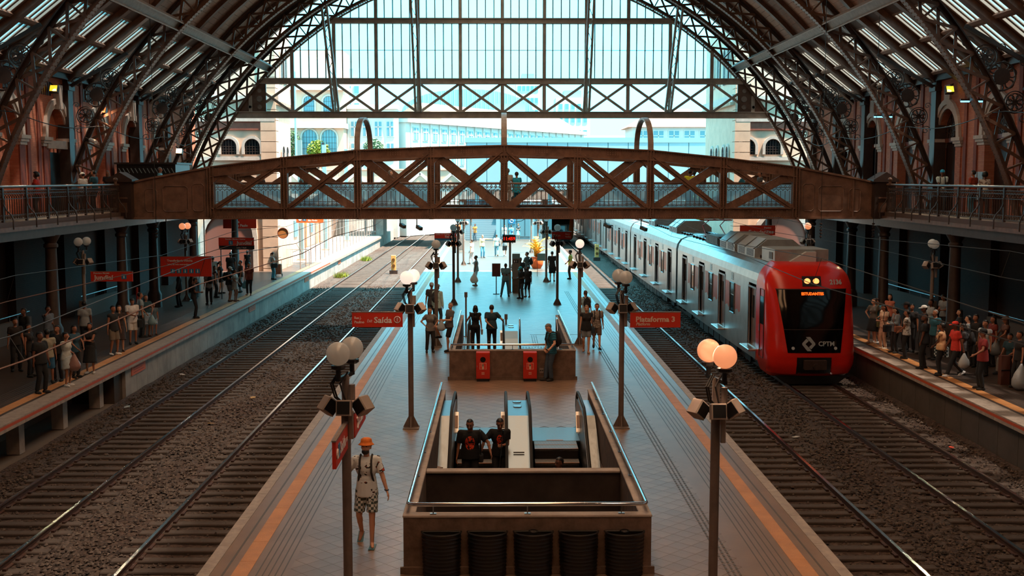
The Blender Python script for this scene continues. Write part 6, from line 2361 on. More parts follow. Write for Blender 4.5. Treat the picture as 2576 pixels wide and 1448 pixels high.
def hair_mesh(f, style):
	b = MB()
	k = f.k
	H, R = f.headc, f.hR
	g = {'buzz': .004, 'short': .012, 'long': .014, 'pony': .009, 'bun': .01, 'afro': .05, 'curly': .026}.get(style, .01)
	c = H + R @ V(0, -.016, .03)
	t = MB()
	t.sph((0, 0, 0), (.079 + g, .098 + g, .092 + g), 18, 12)
	vs = []
	for p in t.v:
		q = Vector(p)
		front = q.y > .02
		if front and q.z < .045:                      # leave the face free
			q = Vector((q.x * .8, -.01 + (q.y - .02) * .2, q.z))
		elif not front and q.z < -.07:
			q.z = -.07 + (q.z + .07) * .3
		vs.append(f.W(c + R @ q))
	b.add(vs, t.f)
	if style == 'long':
		for z, y, r in ((-.08, -.085, .075), (-.2, -.115, .085), (-.33, -.125, .08), (-.45, -.12, .055)):
			b.sph(f.W(H + V(0, y, z)), (k * r * 1.1, k * r * .55, k * .1), 10, 7)
		for sx in (-.08, .08):
			b.sph(f.W(H + R @ V(sx, -.03, -.06)), (k * .025, k * .05, k * .09), 8, 6)
	if style == 'pony':
		seg(b, f.W(H + R @ V(0, -.10, .05)), f.W(H + R @ V(0, -.15, .0)), k * .022, k * .035, 8)
		seg(b, f.W(H + R @ V(0, -.15, .0)), f.W(H + R @ V(0, -.14, -.16)), k * .035, k * .018, 8)
	if style == 'bun':
		b.sph(f.W(H + R @ V(0, -.10, .09)), k * .045, 9, 7)
	if style == 'shoulder':
		for z in (-.05, -.13):
			b.sph(f.W(H + R @ V(0, -.05, z)), (k * .1, k * .07, k * .09), 10, 7)
	return b
def cap_mesh(f, style):
	b = MB()
	H, R = f.headc, f.hR
	k = f.k
	n = 18
	if style == 'cap':
		prof = [(.098, .035), (.1, .06), (.09, .1), (.06, .128), (.02, .138)]
	else:
		prof = [(.14, .034), (.137, .042), (.106, .066), (.1, .09), (.094, .125), (.06, .146), (.02, .15)]
	rows = []
	for r, z in prof:
		rows.append([f.W(H + R @ V(r * .92 * cos(2 * pi * i / n), -.008 + r * 1.1 * sin(2 * pi * i / n), z)) for i in range(n)])
	vs = [p for r in rows for p in r]
	fs = [(j * n + i, j * n + (i + 1) % n, (j + 1) * n + (i + 1) % n, (j + 1) * n + i) for j in range(len(rows) - 1) for i in range(n)]
	fs += [tuple(range((len(rows) - 1) * n, len(rows) * n)), tuple(range(n - 1, -1, -1))]
	b.add(vs, fs)
	if style == 'cap':
		top = [f.W(H + R @ V(.08 * cos(a), .06 + .13 * sin(a), .045 - .012 * sin(a))) for a in [pi * i / 10 for i in range(11)]]
		bot = [f.W(H + R @ V(.08 * cos(a), .06 + .13 * sin(a), .035 - .012 * sin(a))) for a in [pi * i / 10 for i in range(11)]]
		m = len(top)
		b.add(top + bot, [tuple(range(m)), tuple(range(2 * m - 1, m - 1, -1))] + [(i, (i + 1) % m, m + (i + 1) % m, m + i) for i in range(m)])
	return b
def matobj(o, m):
	if not o.data.materials:
		o.data.materials.append(None)
	o.material_slots[0].link = 'OBJECT'
	o.material_slots[0].material = m
def job(key, make, voxel, name, parent, m):
	if key not in JOBSEEN:
		JOBSEEN[key] = None
		JOBS.append((key, make(), voxel))
	PEND.append((key, name, parent, m))
PEOPLE = {}
def person(label, x, y, z, h, rz, pose='stand', top=('#333333', .5, .06), bottom=('#222222', 2), shoes='#1c1a1a', hair=('short', 'k'), skin='m', hat=None, fem=False, wide=1., vox=.022, fine=False, group=None, key=None, beard=False, extras=()):
	f = Fig(pose, h, wide, fem)
	t = thing('person', label, 'person', (x, y, z), radians(rz), group)
	tk = key or 'p%d' % len(PEOPLE)
	PEOPLE[tk if not key else tk + str(len(PEOPLE))] = (f, t)
	base = '%s_%s_%.2f_%.2f_%d' % (tk, pose if isinstance(pose, str) else 'x', h, wide, fem)
	job(base + '_body', lambda: body_mesh(f, fine), vox if not fine else vox * .7, 'body', t, SKIN[skin])
	if top:
		col, sl, hem = top
		job(base + '_shirt%.1f%.2f' % (sl, hem), lambda: shirt_mesh(f, sl, hem, .02), vox, 'shirt' if sl else 'tank_top', t, cloth(col))
	if bottom:
		col, ln = bottom
		nm = 'trousers' if ln > 1 else ('skirt' if ln < 0 else 'shorts')
		job(base + '_pants%.1f' % ln, lambda: pants_mesh(f, ln, .014), vox, nm, t, cloth(col))
	if shoes:
		for c in 'LR':
			k2 = base + '_shoe' + c
			if k2 not in JOBSEEN:
				JOBSEEN[k2] = shoe_mesh(f, c).mesh('shoe', None, 'all')
			o = ob('shoe', JOBSEEN[k2], t)
			matobj(o, cloth(shoes))
	if hair:
		st, hc = hair
		k2 = base + '_hair' + st
		job(k2, lambda: hair_mesh(f, st), .014 if vox < .02 else .018, 'hair', t, HAIRC[hc])
	if hat:
		st, hc = hat
		o = cap_mesh(f, st).build('hat', None, t, 'all')
		matobj(o, cloth(hc))
	if beard:
		H, R = f.headc, f.hR
		b = MB()
		b.sph(f.W(H + R @ V(0, .035, -.078)), (f.k * .064, f.k * .066, f.k * .05), 12, 8, R)
		o = b.build('beard', HAIRC['k'], t, 'all')
	if vox < .017:
		H, R = f.headc, f.hR
		for sx in (-.032, .032):
			e = MB().sph(f.W(H + R @ V(sx, .083, .012)), (f.k * .012, f.k * .008, f.k * .007), 8, 6, R).build('eye', mat('eye_dark', '#1a1210', .2), t, 'all')
		MB().sph(f.W(H + R @ V(0, .084, -.055)), (f.k * .024, f.k * .008, f.k * .006), 8, 6, R).build('mouth', mat('lip', '#7a4038', .5), t, 'all')
		for sx in (-.032, .032):
			MB().sph(f.W(H + R @ V(sx, .085, .034)), (f.k * .02, f.k * .008, f.k * .005), 8, 6, R).build('eyebrow', HAIRC['k'], t, 'all')
	return f, t
def world(t, p):
	a = t.rotation_euler[2]
	return Vector((t.location.x + p[0] * cos(a) - p[1] * sin(a), t.location.y + p[0] * sin(a) + p[1] * cos(a), t.location.z + p[2]))
# ---------------------------------------------------------------- carried things (each a thing of its own)
def backpack(f, t, label, col='#22242a', sz=1.):
	c = f.chest * f.k + f.R @ Vector((0, -.21 * f.k * (1 + (f.wide - 1) * .5), -.03))
	w = world(t, c)
	q = thing('backpack', label, 'backpack', w, t.rotation_euler[2])
	m = cloth(col)
	MB().sph((0, 0, -.02), (.15 * sz, .085 * sz, .23 * sz), 14, 10).build('pack_body', m, q, 'all')
	MB().sph((0, -.07 * sz, -.08), (.11 * sz, .05 * sz, .12 * sz), 12, 8).build('pack_pocket', m, q, 'all')
	for s in (-1, 1):
		sh = f.sh['R' if s > 0 else 'L'] * f.k
		dx = sh.x * .55
		k = f.k * f.wide
		pts = [(dx, .06, .17), (dx, .21 * k - .02, sh.z - c.z + .085), (dx, .21 * k + .10, sh.z - c.z + .02), (dx * 1.05, .21 * k + .145 * k, -.02), (dx * 1.3, .21 * k + .06, -.2), (dx, .04, -.2)]
		MB().tube(pts, .018, 6).build('pack_strap', m, q, True)
	return q
def hand_pt(f, t, c):
	d = (f.hand[c] - f.elb[c]).normalized()
	return world(t, (f.hand[c] + d * .085) * f.k)
def plastic_bag(f, t, c, label, col='#d9dcdc', sz=1., drop=.0):
	p = hand_pt(f, t, c)
	q = thing('plastic_bag', label, 'bag', p)
	r_ = random.Random(len(label))
	b = MB()
	n, m = 14, 10
	for j in range(m + 1):
		u = j / m
		rr = .03 + .15 * sz * sin(min(1, u * 1.15) * pi * .55) ** 1.2 * (1 if u < .85 else (1 - (u - .85) * 4))
		for i in range(n):
			a = 2 * pi * i / n
			g = rr * (1 + r_.uniform(-.12, .12))
			b.v.append((g * cos(a), g * .6 * sin(a), -.02 - u * .46 * sz))
	for j in range(m):
		for i in range(n):
			b.f.append((j * n + i, j * n + (i + 1) % n, (j + 1) * n + (i + 1) % n, (j + 1) * n + i))
	b.f += [tuple(range(n - 1, -1, -1)), tuple(range(m * n, (m + 1) * n))]
	b.build('bag_body', mat('plastic_' + col.strip('#'), col, .3, bump=(12, .5)), q, 'all')
	MB().tube([(-.03, 0, -.03), (0, 0, .03), (.03, 0, -.03)], .006, 5).build('bag_handle', mat('plastic_' + col.strip('#'), col, .3), q)
	return q
def phone_in(f, t, c, label):
	p = hand_pt(f, t, c)
	q = thing('phone', label, 'phone', p, t.rotation_euler[2])
	R = Matrix.Rotation(radians(-45), 3, 'X')
	MB().cbox((0, .02, .03), (.075, .012, .15), R).build('phone_case', BLACK, q)
	MB().cbox(R @ Vector((0, -.008, 0)) + Vector((0, .02, .03)), (.066, .003, .135), R).build('phone_screen', BLACK_G, q)
	return q
def shoulder_bag(f, t, label, side='L', col='#1c1c20', drop=.92, sz=1.):
	s = -1 if side == 'L' else 1
	p = Vector((s * .24, .05, drop)) * f.k
	q = thing('shoulder_bag', label, 'bag', world(t, p), t.rotation_euler[2])
	m = cloth(col)
	MB().bbox(-.06 * sz, .06 * sz, -.14 * sz, .14 * sz, -.11 * sz, .1 * sz, .03).build('bag_body', m, q)
	sh = f.sh[side] * f.k - p
	o2 = f.sh['R' if side == 'L' else 'L'] * f.k * .6 - p
	MB().tube([(0, .08, .08), (sh.x * .5, .17, (sh.z) * .55), (sh.x * .3, .13, sh.z + .06), (sh.x * .3 - s * .02, -.05, sh.z + .085), (sh.x * .5, -.15, sh.z * .55), (0, -.08, .08)], .012, 6).build('bag_strap', m, q, True)
	return q
def finish_people():
	tmp = bpy.data.collections.new('tmp')
	COL.children.link(tmp)
	objs = []
	for key, b, vox in JOBS:
		me = b.mesh('tmp')
		o = bpy.data.objects.new('tmp', me)
		tmp.objects.link(o)
		r = o.modifiers.new('r', 'REMESH')
		r.mode = 'VOXEL'
		r.voxel_size = vox
		r.use_smooth_shade = True
		sm = o.modifiers.new('s', 'SMOOTH')
		sm.factor = .5
		sm.iterations = 3
		objs.append((key, o))
	dg = bpy.context.evaluated_depsgraph_get()
	for key, o in objs:
		me = bpy.data.meshes.new_from_object(o.evaluated_get(dg), depsgraph=dg)
		me.shade_smooth()
		JOBSEEN[key] = me
	for key, o in objs:
		m0 = o.data
		bpy.data.objects.remove(o)
		bpy.data.meshes.remove(m0)
	bpy.data.collections.remove(tmp)
	for key, name, parent, m in PEND:
		o = ob(name, JOBSEEN[key], parent)
		matobj(o, m)
# ---------------------------------------------------------------- everyone in the hall
f, t = person('man in orange bucket hat, printed white shirt and checked shorts walking towards the camera', -2.24, 18.9, 0, 1.8, 178, 'stroll_can', ('aloha', 0.75, 0.14), ('check', 0.85), None, ('short', 'k'), 'l', hat=('bucket', '#ff5a1c'), vox=.012, fine=True, beard=True, group='people on the island platform')
backpack(f, t, 'dark backpack worn by the man in the orange bucket hat', '#23211f', .8)
q = thing('drink_can', 'silver drink can in the hand of the man in the bucket hat', 'can', hand_pt(f, t, 'R')); MB().lathe([(.024, -.05), (.031, -.04), (.031, .05), (.026, .06)], (0, 0, 0), 12).build('can_body', STEEL, q); MB().cyl((0, 0, .06), (0, 0, .062), .024, n=12).build('can_lid', STEEL_D, q)
w_ = MB().torus(f.W(f.hand['L'] - (f.hand['L'] - f.elb['L']).normalized() * .02), .033, .01, 'z', 12, 6).build('watch', BLACK, t)
for c in 'LR':
	a_ = f.W(f.ank[c]); d_ = f.fdirs(c); MB().cbox(a_ + d_ * .06 + Vector((0, 0, -.078)), (.1, .28, .015), Matrix.Rotation(radians(-30 if f.p['f' + c][1] < 0 else 0), 3, 'X')).build('flip_flop', mat('flip_flop_blue', '#4f7f8c', .6), t)
f, t = person('woman in grey t-shirt and black flared trousers, hands on hips', -2.45, 40.3, 0, 1.6, 195, 'hips', ('#5d5a58', 0.6, 0.12), ('#131316', 1.98), '#2a2726', ('pony', 'b'), 'l', fem=True, vox=.016, fine=True, group='people on the island platform')
f, t = person('bald man in grey t-shirt leaning on the rail with one leg bent', -1.77, 40.38, 0, 1.77, 120, 'flamingo', ('#4c4a49', 0.6, 0.08), ('#17171a', 0.9), '#141416', ('buzz', 'g'), 'l', vox=.016, fine=True, group='people on the island platform')
plastic_bag(f, t, 'L', 'clear plastic bag held by the bald leaning man', '#aebbc0', .8)
f, t = person('woman with long dark hair in black top seen from behind at the escalator', -0.83, 40.37, 0, 1.66, 2, 'rail', ('#101012', 0, 0.0), ('#121215', 1.98), '#b9bcbd', ('long', 'k'), 'm', fem=True, vox=.016, fine=True, group='people on the island platform')
shoulder_bag(f, t, 'black handbag on the arm of the long-haired woman', 'L', '#141417', .95)
q = thing('drink_cup', 'iced drink cup in the hand of the long-haired woman', 'cup', hand_pt(f, t, 'R')); MB().lathe([(.03, -.15), (.042, .03)], (0, 0, 0), 12).build('cup_body', mat('iced_cup', '#b9967c', .3), q); MB().cyl((0, 0, .03), (0, 0, .045), .044, n=12).build('cup_lid', WHITE, q)
f, t = person('man in dark teal t-shirt seen from behind, one arm behind his back', -0.25, 40.36, 0, 1.68, 0, 'back', ('#1d333b', 0.65, 0.1), ('#141417', 1.98), '#141416', ('short', 'b'), 'l', wide=1.15, vox=.016, fine=True, group='people on the island platform')
f, t = person('man in blue and black striped polo leaning on the brown parapet, reading his phone', 1.62, 34.42, 0, 1.8, 115, 'leanL', ('stripe_blue', 0.7, 0.12), ('#2c3a46', 1.98), '#191817', ('short', 'g'), 'l', vox=.014, fine=True, group='people on the island platform')
backpack(f, t, 'black backpack worn by the man in the striped polo', '#101114', 1.1)
phone_in(f, t, 'L', 'phone held by the man in the striped polo')
f, t = person('man in dark shirt and cap standing behind the left lamp post', -2.84, 47.94, 0, 1.78, 200, 'stand2', ('#2f3032', 0.6, 0.12), ('#1c2026', 1.98), '#141416', ('short', 'k'), 't', hat=('cap', '#7f8a90'), vox=.02, group='people on the island platform')
f, t = person('man in loose pale blue shirt partly hidden by the left lamp post', -2.55, 47.16, 0, 1.78, 330, 'stand', ('#8fb0ba', 1.5, 0.18), ('#1f3340', 1.98), '#141416', ('short', 'k'), 't', hat=('cap', '#5d666b'), vox=.02, group='people on the island platform')
backpack(f, t, 'dark backpack on the man in the pale blue shirt', '#23262b')
f, t = person('fair-haired woman in black top and grey shorts walking past the parapet', 3.12, 40.04, 0, 1.7, 178, 'stroll', ('#141416', 0.25, 0.12), ('#5f666a', 0.75), '#8a6a58', ('bun', 'f'), 'l', fem=True, wide=1.12, vox=.016, fine=True, group='people on the island platform')
shoulder_bag(f, t, 'dark blue crossbody bag of the fair-haired woman', 'L', '#1d2a33', .86)
f, t = person('young man in leaf-patterned shirt and brown shorts walking beside the fair-haired woman', 3.55, 40.79, 0, 1.68, 182, 'walk', ('leafy', 0.65, 0.12), ('#4a3d36', 0.85), '#17161a', ('short', 'b'), 'l', vox=.016, fine=True, group='people on the island platform')
backpack(f, t, 'black backpack of the young man in the leafy shirt', '#17181c', .8)
f, t = person('woman with ponytail and black backpack behind the right lamp post', 3.47, 45.14, 0, 1.72, 15, 'stand2', ('#7f9aa4', 0.6, 0.1), ('#3a4a54', 1.98), '#2a2726', ('pony', 'b'), 'l', fem=True, vox=.02, group='people on the island platform')
backpack(f, t, 'black backpack worn by the woman with the ponytail', '#0f1013', 1.05)
f, t = person('man in grey-blue t-shirt and jeans standing wide, looking at his phone', 0.37, 59.46, 0, 1.76, 182, 'wide_phone', ('#5f7f8a', 0.65, 0.12), ('#3f6474', 1.98), '#23201f', ('buzz', 'k'), 'd', wide=1.1, vox=.018, group='people on the island platform')
phone_in(f, t, 'L', 'phone in the hands of the man standing wide')
f, t = person('man in black shirt and bright blue cap beside the concrete pillar', 1.18, 58.27, 0, 1.66, 130, 'phone', ('#17191b', 0.6, 0.12), ('#3c3a39', 1.98), '#2a2320', ('short', 'k'), 'd', hat=('cap', '#2f9fd0'), vox=.018, group='people on the island platform')
f, t = person('man in dark shorts half hidden behind the man in the blue cap', 1.53, 59.05, 0, 1.62, 150, 'stand', ('#1f1e20', 0.5, 0.1), ('#17171a', 1.15), '#6b4a3a', ('short', 'k'), 'd', vox=.018, group='people on the island platform')
f, t = person('tall man in slate t-shirt standing right of the concrete pillar', 1.68, 66.67, 0, 1.86, 70, 'carry', ('#3f5157', 0.65, 0.12), ('#232629', 1.98), '#d0d0cf', ('short', 'b'), 'l', wide=1.15, vox=.018, group='people on the island platform')
backpack(f, t, 'black backpack of the tall man right of the pillar', '#141518')
f, t = person('man in grey tank top and pale striped shorts carrying a plastic bag', -1.29, 65.22, 0, 1.76, 95, 'bag', ('#6d858e', 0, 0.1), ('stripe_pale', 0.95), '#7a5a48', ('buzz', 'k'), 'd', wide=1.05, vox=.018, group='people on the island platform')
plastic_bag(f, t, 'L', 'full white plastic bag carried by the man in the tank top', '#dfe6e6', 1.35)
f, t = person('person bending behind the concrete pillar, dark hair', 0.95, 62.6, 0, 1.72, 175, 'carry', ('#56646a', 0.6, 0.1), ('#2c3338', 1.98), '#222222', ('short', 'k'), 'd', vox=.02, group='people on the island platform')
f, t = person('person in black behind the pillar with head above its top', 1.22, 63.2, 0, 1.78, 190, 'stand', ('#1d1f22', 0.6, 0.1), ('#23272b', 1.98), '#222222', ('short', 'k'), 'd', vox=.02, group='people on the island platform')
f, t = person('man in white t-shirt and pale trousers walking in the sun, left', -1.93, 81.91, 0, 1.78, 60, 'stroll', ('#d8dcdc', 0.6, 0.1), ('#c9cfce', 1.98), '#5d5a58', ('short', 'b'), 'l', vox=.022, group='people on the island platform')
f, t = person('man in peach jacket and jeans stretching out an arm in the sun', -1.25, 88.47, 0, 1.8, 200, 'wave', ('#e0a684', 1.5, 0.1), ('#3f7f9a', 1.98), '#3a3a3a', ('short', 'g'), 'l', vox=.022, group='people on the island platform')
f, t = person('man in pale blue shirt and jeans walking away in the sun', -0.16, 89.8, 0, 1.74, 2, 'walk', ('#8fb4be', 0.6, 0.1), ('#4d8599', 1.98), '#6d5a4a', ('short', 'b'), 'l', vox=.022, group='people on the island platform')
shoulder_bag(f, t, 'dark crossbody bag of the man walking away in pale blue', 'R', '#2f4a55', .95)
f, t = person('man in grey t-shirt and black shorts walking away in the sun', 0.5, 89.8, 0, 1.74, 5, 'walk2', ('#55666c', 0.6, 0.1), ('#25292b', 1.0), '#d8d8d6', ('short', 'b'), 'l', vox=.022, group='people on the island platform')
f, t = person('man in black t-shirt and shorts walking away with a bag, right', 3.21, 67.94, 0, 1.82, -5, 'bagR', ('#161819', 0.6, 0.12), ('#17191a', 1.0), '#3a3a3a', ('short', 'b'), 'l', wide=1.08, vox=.02, group='people on the island platform')
shoulder_bag(f, t, 'black bag hanging at the side of the man in black shorts', 'R', '#15161a', .75, 1.2)
f, t = person('guard in yellow reflective vest and black cap at the right platform edge', 4.41, 69.54, 0, 1.78, 75, 'clasp', ('#c9b558', 0.6, 0.08), ('#2b2320', 1.98), '#141312', ('short', 'k'), 'd', hat=('cap', '#141416'), vox=.02, group='people on the island platform')
f, t = person('worker in orange vest bending by the far stairs', -2.3, 111.5, 0, 1.72, 150, 'carry', ('#f0662a', 0.6, 0.1), ('#39424a', 1.98), '#222222', ('short', 'k'), 'd', vox=.026, group='people on the island platform')
f, t = person('man in white shirt beside the far stairs', 0.55, 108.5, 0, 1.75, 175, 'stand', ('#c9d6d8', 0.6, 0.1), ('#3f5f6c', 1.98), '#333333', ('short', 'b'), 'l', vox=.026, group='people on the island platform')
f, t = person('man with blue backpack standing at the far stairs', 1.2, 108, 0, 1.75, 20, 'stand2', ('#6fa0b4', 0.6, 0.1), ('#3f5f6c', 1.98), '#333333', ('short', 'k'), 'm', vox=.026, group='people on the island platform')
backpack(f, t, 'blue backpack of the man at the far stairs', '#2f5f7a')
f, t = person('woman in dark top and pale blue skirt by the far glazed house', 1.96, 112.66, 0, 1.74, 170, 'phone', ('#2f3f46', 0.5, 0.08), ('#86bcc8', -0.9), '#c9a58e', ('shoulder', 'b'), 'l', fem=True, vox=.026, group='people on the island platform')
f, t = person('heavy man in black t-shirt with orange print riding the near escalator', -0.62, 24.35, -0.72, 1.72, 178, 'esc', ('TEAM', 0.75, 0.1), ('#111113', 1.98), '#151515', ('buzz', 'k'), 't', wide=1.32, vox=.013, fine=True, group='people on the near escalators')
shoulder_bag(f, t, 'black waist bag of the heavy man on the escalator', 'L', '#121214', .88, .8)
f, t = person('young man in black t-shirt smiling down at his cane on the near escalator', 0.02, 24.6, -0.72, 1.68, 180, 'esc2', ('TEAM2', 0.6, 0.08), ('#111113', 1.98), '#151515', ('short', 'k'), 't', wide=1.08, vox=.013, fine=True, group='people on the near escalators')
q = thing('folded_cane', 'thin steel cane held by the young man on the escalator', 'cane', hand_pt(f, t, 'L')); MB().cyl((.05, -.02, .32), (-.03, .02, -.5), .012, n=8).build('cane_shaft', STEEL, q); MB().cyl((.05, -.02, .25), (.058, -.024, .34), .018, n=8).build('cane_grip', BLACK, q)
f, t = person('dark-haired man riding down the right near escalator, only his head showing', 1.28, 23.5, -1.35, 1.68, 130, 'stand', ('#15161a', 0.6, 0.1), ('#15161a', 1.98), '#151515', ('short', 'k'), 'd', vox=.015, fine=True, group='people on the near escalators')
f, t = person('grey-haired man in blue crossing the footbridge, left half', -5.09, 53.5, 4.8, 1.74, -90, 'walk', ('#3f7f9a', 1.5, 0.1), ('#33424a', 1.98), '#222222', ('short', 'g'), 'l', vox=.022, group='people on the footbridge')
f, t = person('man in blue cap and pale shirt at the middle of the footbridge', 0.43, 54, 4.8, 1.82, 0, 'rail', ('#9f9a94', 0.6, 0.1), ('#b9c4c6', 1.98), '#222222', ('curly', 'g'), 'm', hat=('cap', '#2f7fa8'), vox=.022, group='people on the footbridge')
f, t = person('curly-haired person in bright blue top leaning on the far bridge rail', 0.86, 54, 4.8, 1.66, 0, 'carry', ('#1f8fb8', 0.6, 0.22), ('#1d6f8f', 1.98), '#222222', ('curly', 'b'), 'm', fem=True, wide=1.15, vox=.022, group='people on the footbridge')
f, t = person('person in yellow reflective vest on the right half of the footbridge', 8.98, 53.5, 4.8, 1.76, 0, 'rail', ('#d9cf1f', 0.3, 0.1), ('#3f4a52', 1.98), '#222222', ('short', 'k'), 'd', wide=1.2, vox=.022, group='people on the footbridge')
f, t = person('dark-haired person beside the yellow vest on the footbridge', 9.31, 54.2, 4.8, 1.72, 10, 'stand', ('#23262b', 0.6, 0.1), ('#2f3a44', 1.98), '#222222', ('short', 'k'), 'd', vox=.022, group='people on the footbridge')
f, t = person('person in teal shirt leaning on the right part of the footbridge', 11.24, 52.5, 4.8, 1.62, 60, 'carry', ('#1f5a6c', 0.6, 0.1), ('#23262b', 1.98), '#222222', ('short', 'k'), 't', vox=.022, group='people on the footbridge')
f, t = person('man in dark grey shirt near the right end of the footbridge', 12.16, 53, 4.8, 1.7, 100, 'stand', ('#3a3a3c', 0.6, 0.1), ('#23262b', 1.98), '#222222', ('short', 'k'), 't', vox=.022, group='people on the footbridge')
f, t = person('dark-haired person walking near the left end of the footbridge', -11.03, 53.5, 4.8, 1.6, -90, 'walk2', ('#3a2a26', 0.5, 0.1), ('#3f4f5a', 1.98), '#222222', ('short', 'k'), 't', vox=.022, group='people on the footbridge')
f, t = person('man in sleeveless blue top on the left part of the footbridge', -9.23, 53.5, 4.8, 1.6, -80, 'stand', ('#4f7f94', 0, 0.1), ('#5f7f8f', 1.98), '#222222', ('buzz', 'k'), 'd', vox=.022, group='people on the footbridge')
f, t = person('person in red top with dark hair on the left gallery', -17.8, 44.2, 4.74, 1.66, 90, 'stand', ('#8c1f18', 0.5, 0.1), ('#1d1d20', 1.98), '#151515', ('afro', 'k'), 'd', fem=True, key='c1', group='people on the galleries')
f, t = person('man in white cap and white shirt on the left gallery', -17.9, 49.4, 4.74, 1.68, 60, 'stand', ('#aebfc4', 0.6, 0.1), ('#23262b', 1.98), '#151515', ('short', 'k'), 'm', hat=('cap', '#c9d3d6'), key='c2', group='people on the galleries')
f, t = person('man in dark teal t-shirt beside the white cap on the left gallery', -17.6, 49.9, 4.74, 1.78, 80, 'stand', ('#10343f', 0.6, 0.1), ('#1d1d20', 1.98), '#151515', ('short', 'k'), 't', wide=1.2, key='c3', group='people on the galleries')
f, t = person('grey-haired person in pale blue at the left bridge landing', -16.3, 55.2, 4.9, 1.8, -90, 'stand', ('#4f8496', 0.6, 0.1), ('#23262b', 1.98), '#151515', ('short', 'g'), 't', key='c2', group='people on the galleries')
f, t = person('person with grey hair behind the booth on the left gallery', -18.6, 54.6, 4.74, 1.8, 180, 'stand', ('#1d1d20', 0.6, 0.1), ('#1d1d20', 1.98), '#151515', ('shoulder', 'g'), 't', fem=True, key='c1', group='people on the galleries')
f, t = person('man in blue cap and white t-shirt with backpack straps on the right gallery', 18.3, 46.9, 4.74, 1.78, 170, 'clasp', ('#9fb9c0', 0.6, 0.1), ('#23303a', 1.98), '#151515', ('short', 'k'), 'd', hat=('cap', '#1f7f9f'), group='people on the galleries')
backpack(f, t, 'dark backpack of the man in the blue cap on the gallery', '#15171b')
f, t = person('man in rust t-shirt seen from the side on the right gallery', 18.3, 43.8, 4.74, 1.74, 30, 'stand', ('#7d3020', 0.6, 0.1), ('#3f6a7f', 1.98), '#151515', ('short', 'k'), 't', key='c3', group='people on the galleries')
f, t = person('person with round black hair and patterned bag on the right gallery', 18.4, 43.0, 4.74, 1.66, -20, 'stand2', ('blotch', 0.5, 0.1), ('#1d1d20', 1.98), '#151515', ('afro', 'k'), 'd', fem=True, key='c4', group='people on the galleries')
f, t = person('woman in white top and jeans with a black bag waiting near the left platform edge', -13.83, 69.48, 0, 1.68, -60, 'phone1', ('#d9d2c8', 0.0, 0.06), ('#3f7f92', 1.98), '#23201f', ('pony', 'b'), 'l', fem=True, vox=.02, group='people waiting on the left platform')
shoulder_bag(f, t, 'black shoulder bag of the woman in white on the left platform', 'R', '#17181b', .92, 1.3)
f, t = person('man in maroon t-shirt and black trousers at the left platform edge', -13.22, 60.23, 0, 1.72, 175, 'stand2', ('#5a241d', 0.6, 0.12), ('#151518', 1.98), '#6b4a3a', ('short', 'k'), 't', wide=1.1, vox=.02, group='people waiting on the left platform')
plastic_bag(f, t, 'R', 'blue plastic bag held by the man in maroon', '#5f9fb0', .9)
f, t = person('man in white cap and black t-shirt with grey shorts at the left platform edge', -13.59, 57.21, 0, 1.76, -100, 'phone', ('#101215', 0.6, 0.12), ('#4a4d50', 0.9), '#5d4a3c', ('short', 'k'), 't', hat=('cap', '#b9c4c8'), wide=1.15, vox=.022, group='people waiting on the left platform')
backpack(f, t, 'black backpack of the man in the white cap on the left platform', '#0f1013')
f, t = person('woman in light grey tunic beside the man in the white cap', -13.29, 57.2, 0, 1.62, -110, 'clasp', ('#8a8986', 0.5, 0.3), ('#7d6a5c', 0.3), '#5d4a3c', ('shoulder', 'k'), 't', fem=True, wide=1.1, vox=.022, group='people waiting on the left platform')
f, t = person('man in grey t-shirt with a dark sling pack seen from behind on the left platform', -14.21, 55.72, 0, 1.74, 30, 'stand', ('#6d6f70', 0.6, 0.1), ('#15171b', 1.98), '#151515', ('short', 'k'), 't', vox=.022, group='people waiting on the left platform')
backpack(f, t, 'dark sling pack on the man in grey, left platform', '#121316', .9)
f, t = person('man in black standing alone in the shade at the left platform edge', -13.49, 50.27, 0, 1.8, -80, 'phone', ('#0f1013', 0.6, 0.1), ('#0f1013', 1.98), '#0f1013', ('short', 'k'), 'd', vox=.022, group='people waiting on the left platform')
f, t = person('woman in black t-shirt and shorts with white armband on the left platform', -14.96, 61.06, 0, 1.74, -90, 'stand2', ('#111215', 0.5, 0.1), ('#111215', 0.7), '#151515', ('pony', 'k'), 'l', fem=True, vox=.022, group='people waiting on the left platform')
f, t = person('tall man in pale blue-grey t-shirt seen from behind, left platform crowd', -15.98, 63.63, 0, 1.82, 10, 'stand', ('#6f8890', 0.6, 0.1), ('#23262b', 1.98), '#151515', ('short', 'k'), 't', wide=1.2, key='c3', group='people waiting on the left platform')
f, t = person('man in white t-shirt facing the camera by the left tower', -17.36, 74.9, 0, 1.75, 180, 'stand', ('#aeb9bb', 0.6, 0.1), ('#3a3a3c', 0.9), '#151515', ('short', 'k'), 'd', key='c2', group='people waiting on the left platform')
f, t = person('big man in black seen from behind in the left platform crowd', -15.71, 66.72, 0, 1.84, 20, 'stand2', ('#14171a', 0.6, 0.1), ('#1d2226', 1.98), '#151515', ('short', 'k'), 'd', wide=1.2, key='c4', group='people waiting on the left platform')
f, t = person('long-haired woman with dark sleeveless top in the left platform crowd', -14.74, 59.04, 0, 1.66, -70, 'stand', ('#33221d', 0, 0.1), ('#1d2226', 1.98), '#151515', ('shoulder', 'b'), 'l', fem=True, key='c1', group='people waiting on the left platform')
f, t = person('man in dark shirt carrying a bag in the left platform crowd', -13.99, 61.64, 0, 1.74, 120, 'stand2', ('#2a2422', 0.6, 0.1), ('#6f8890', 1.98), '#151515', ('short', 'k'), 't', key='c4', group='people waiting on the left platform')
plastic_bag(f, t, 'L', 'black bag carried in the left platform crowd', '#1d1d1f', 1.)
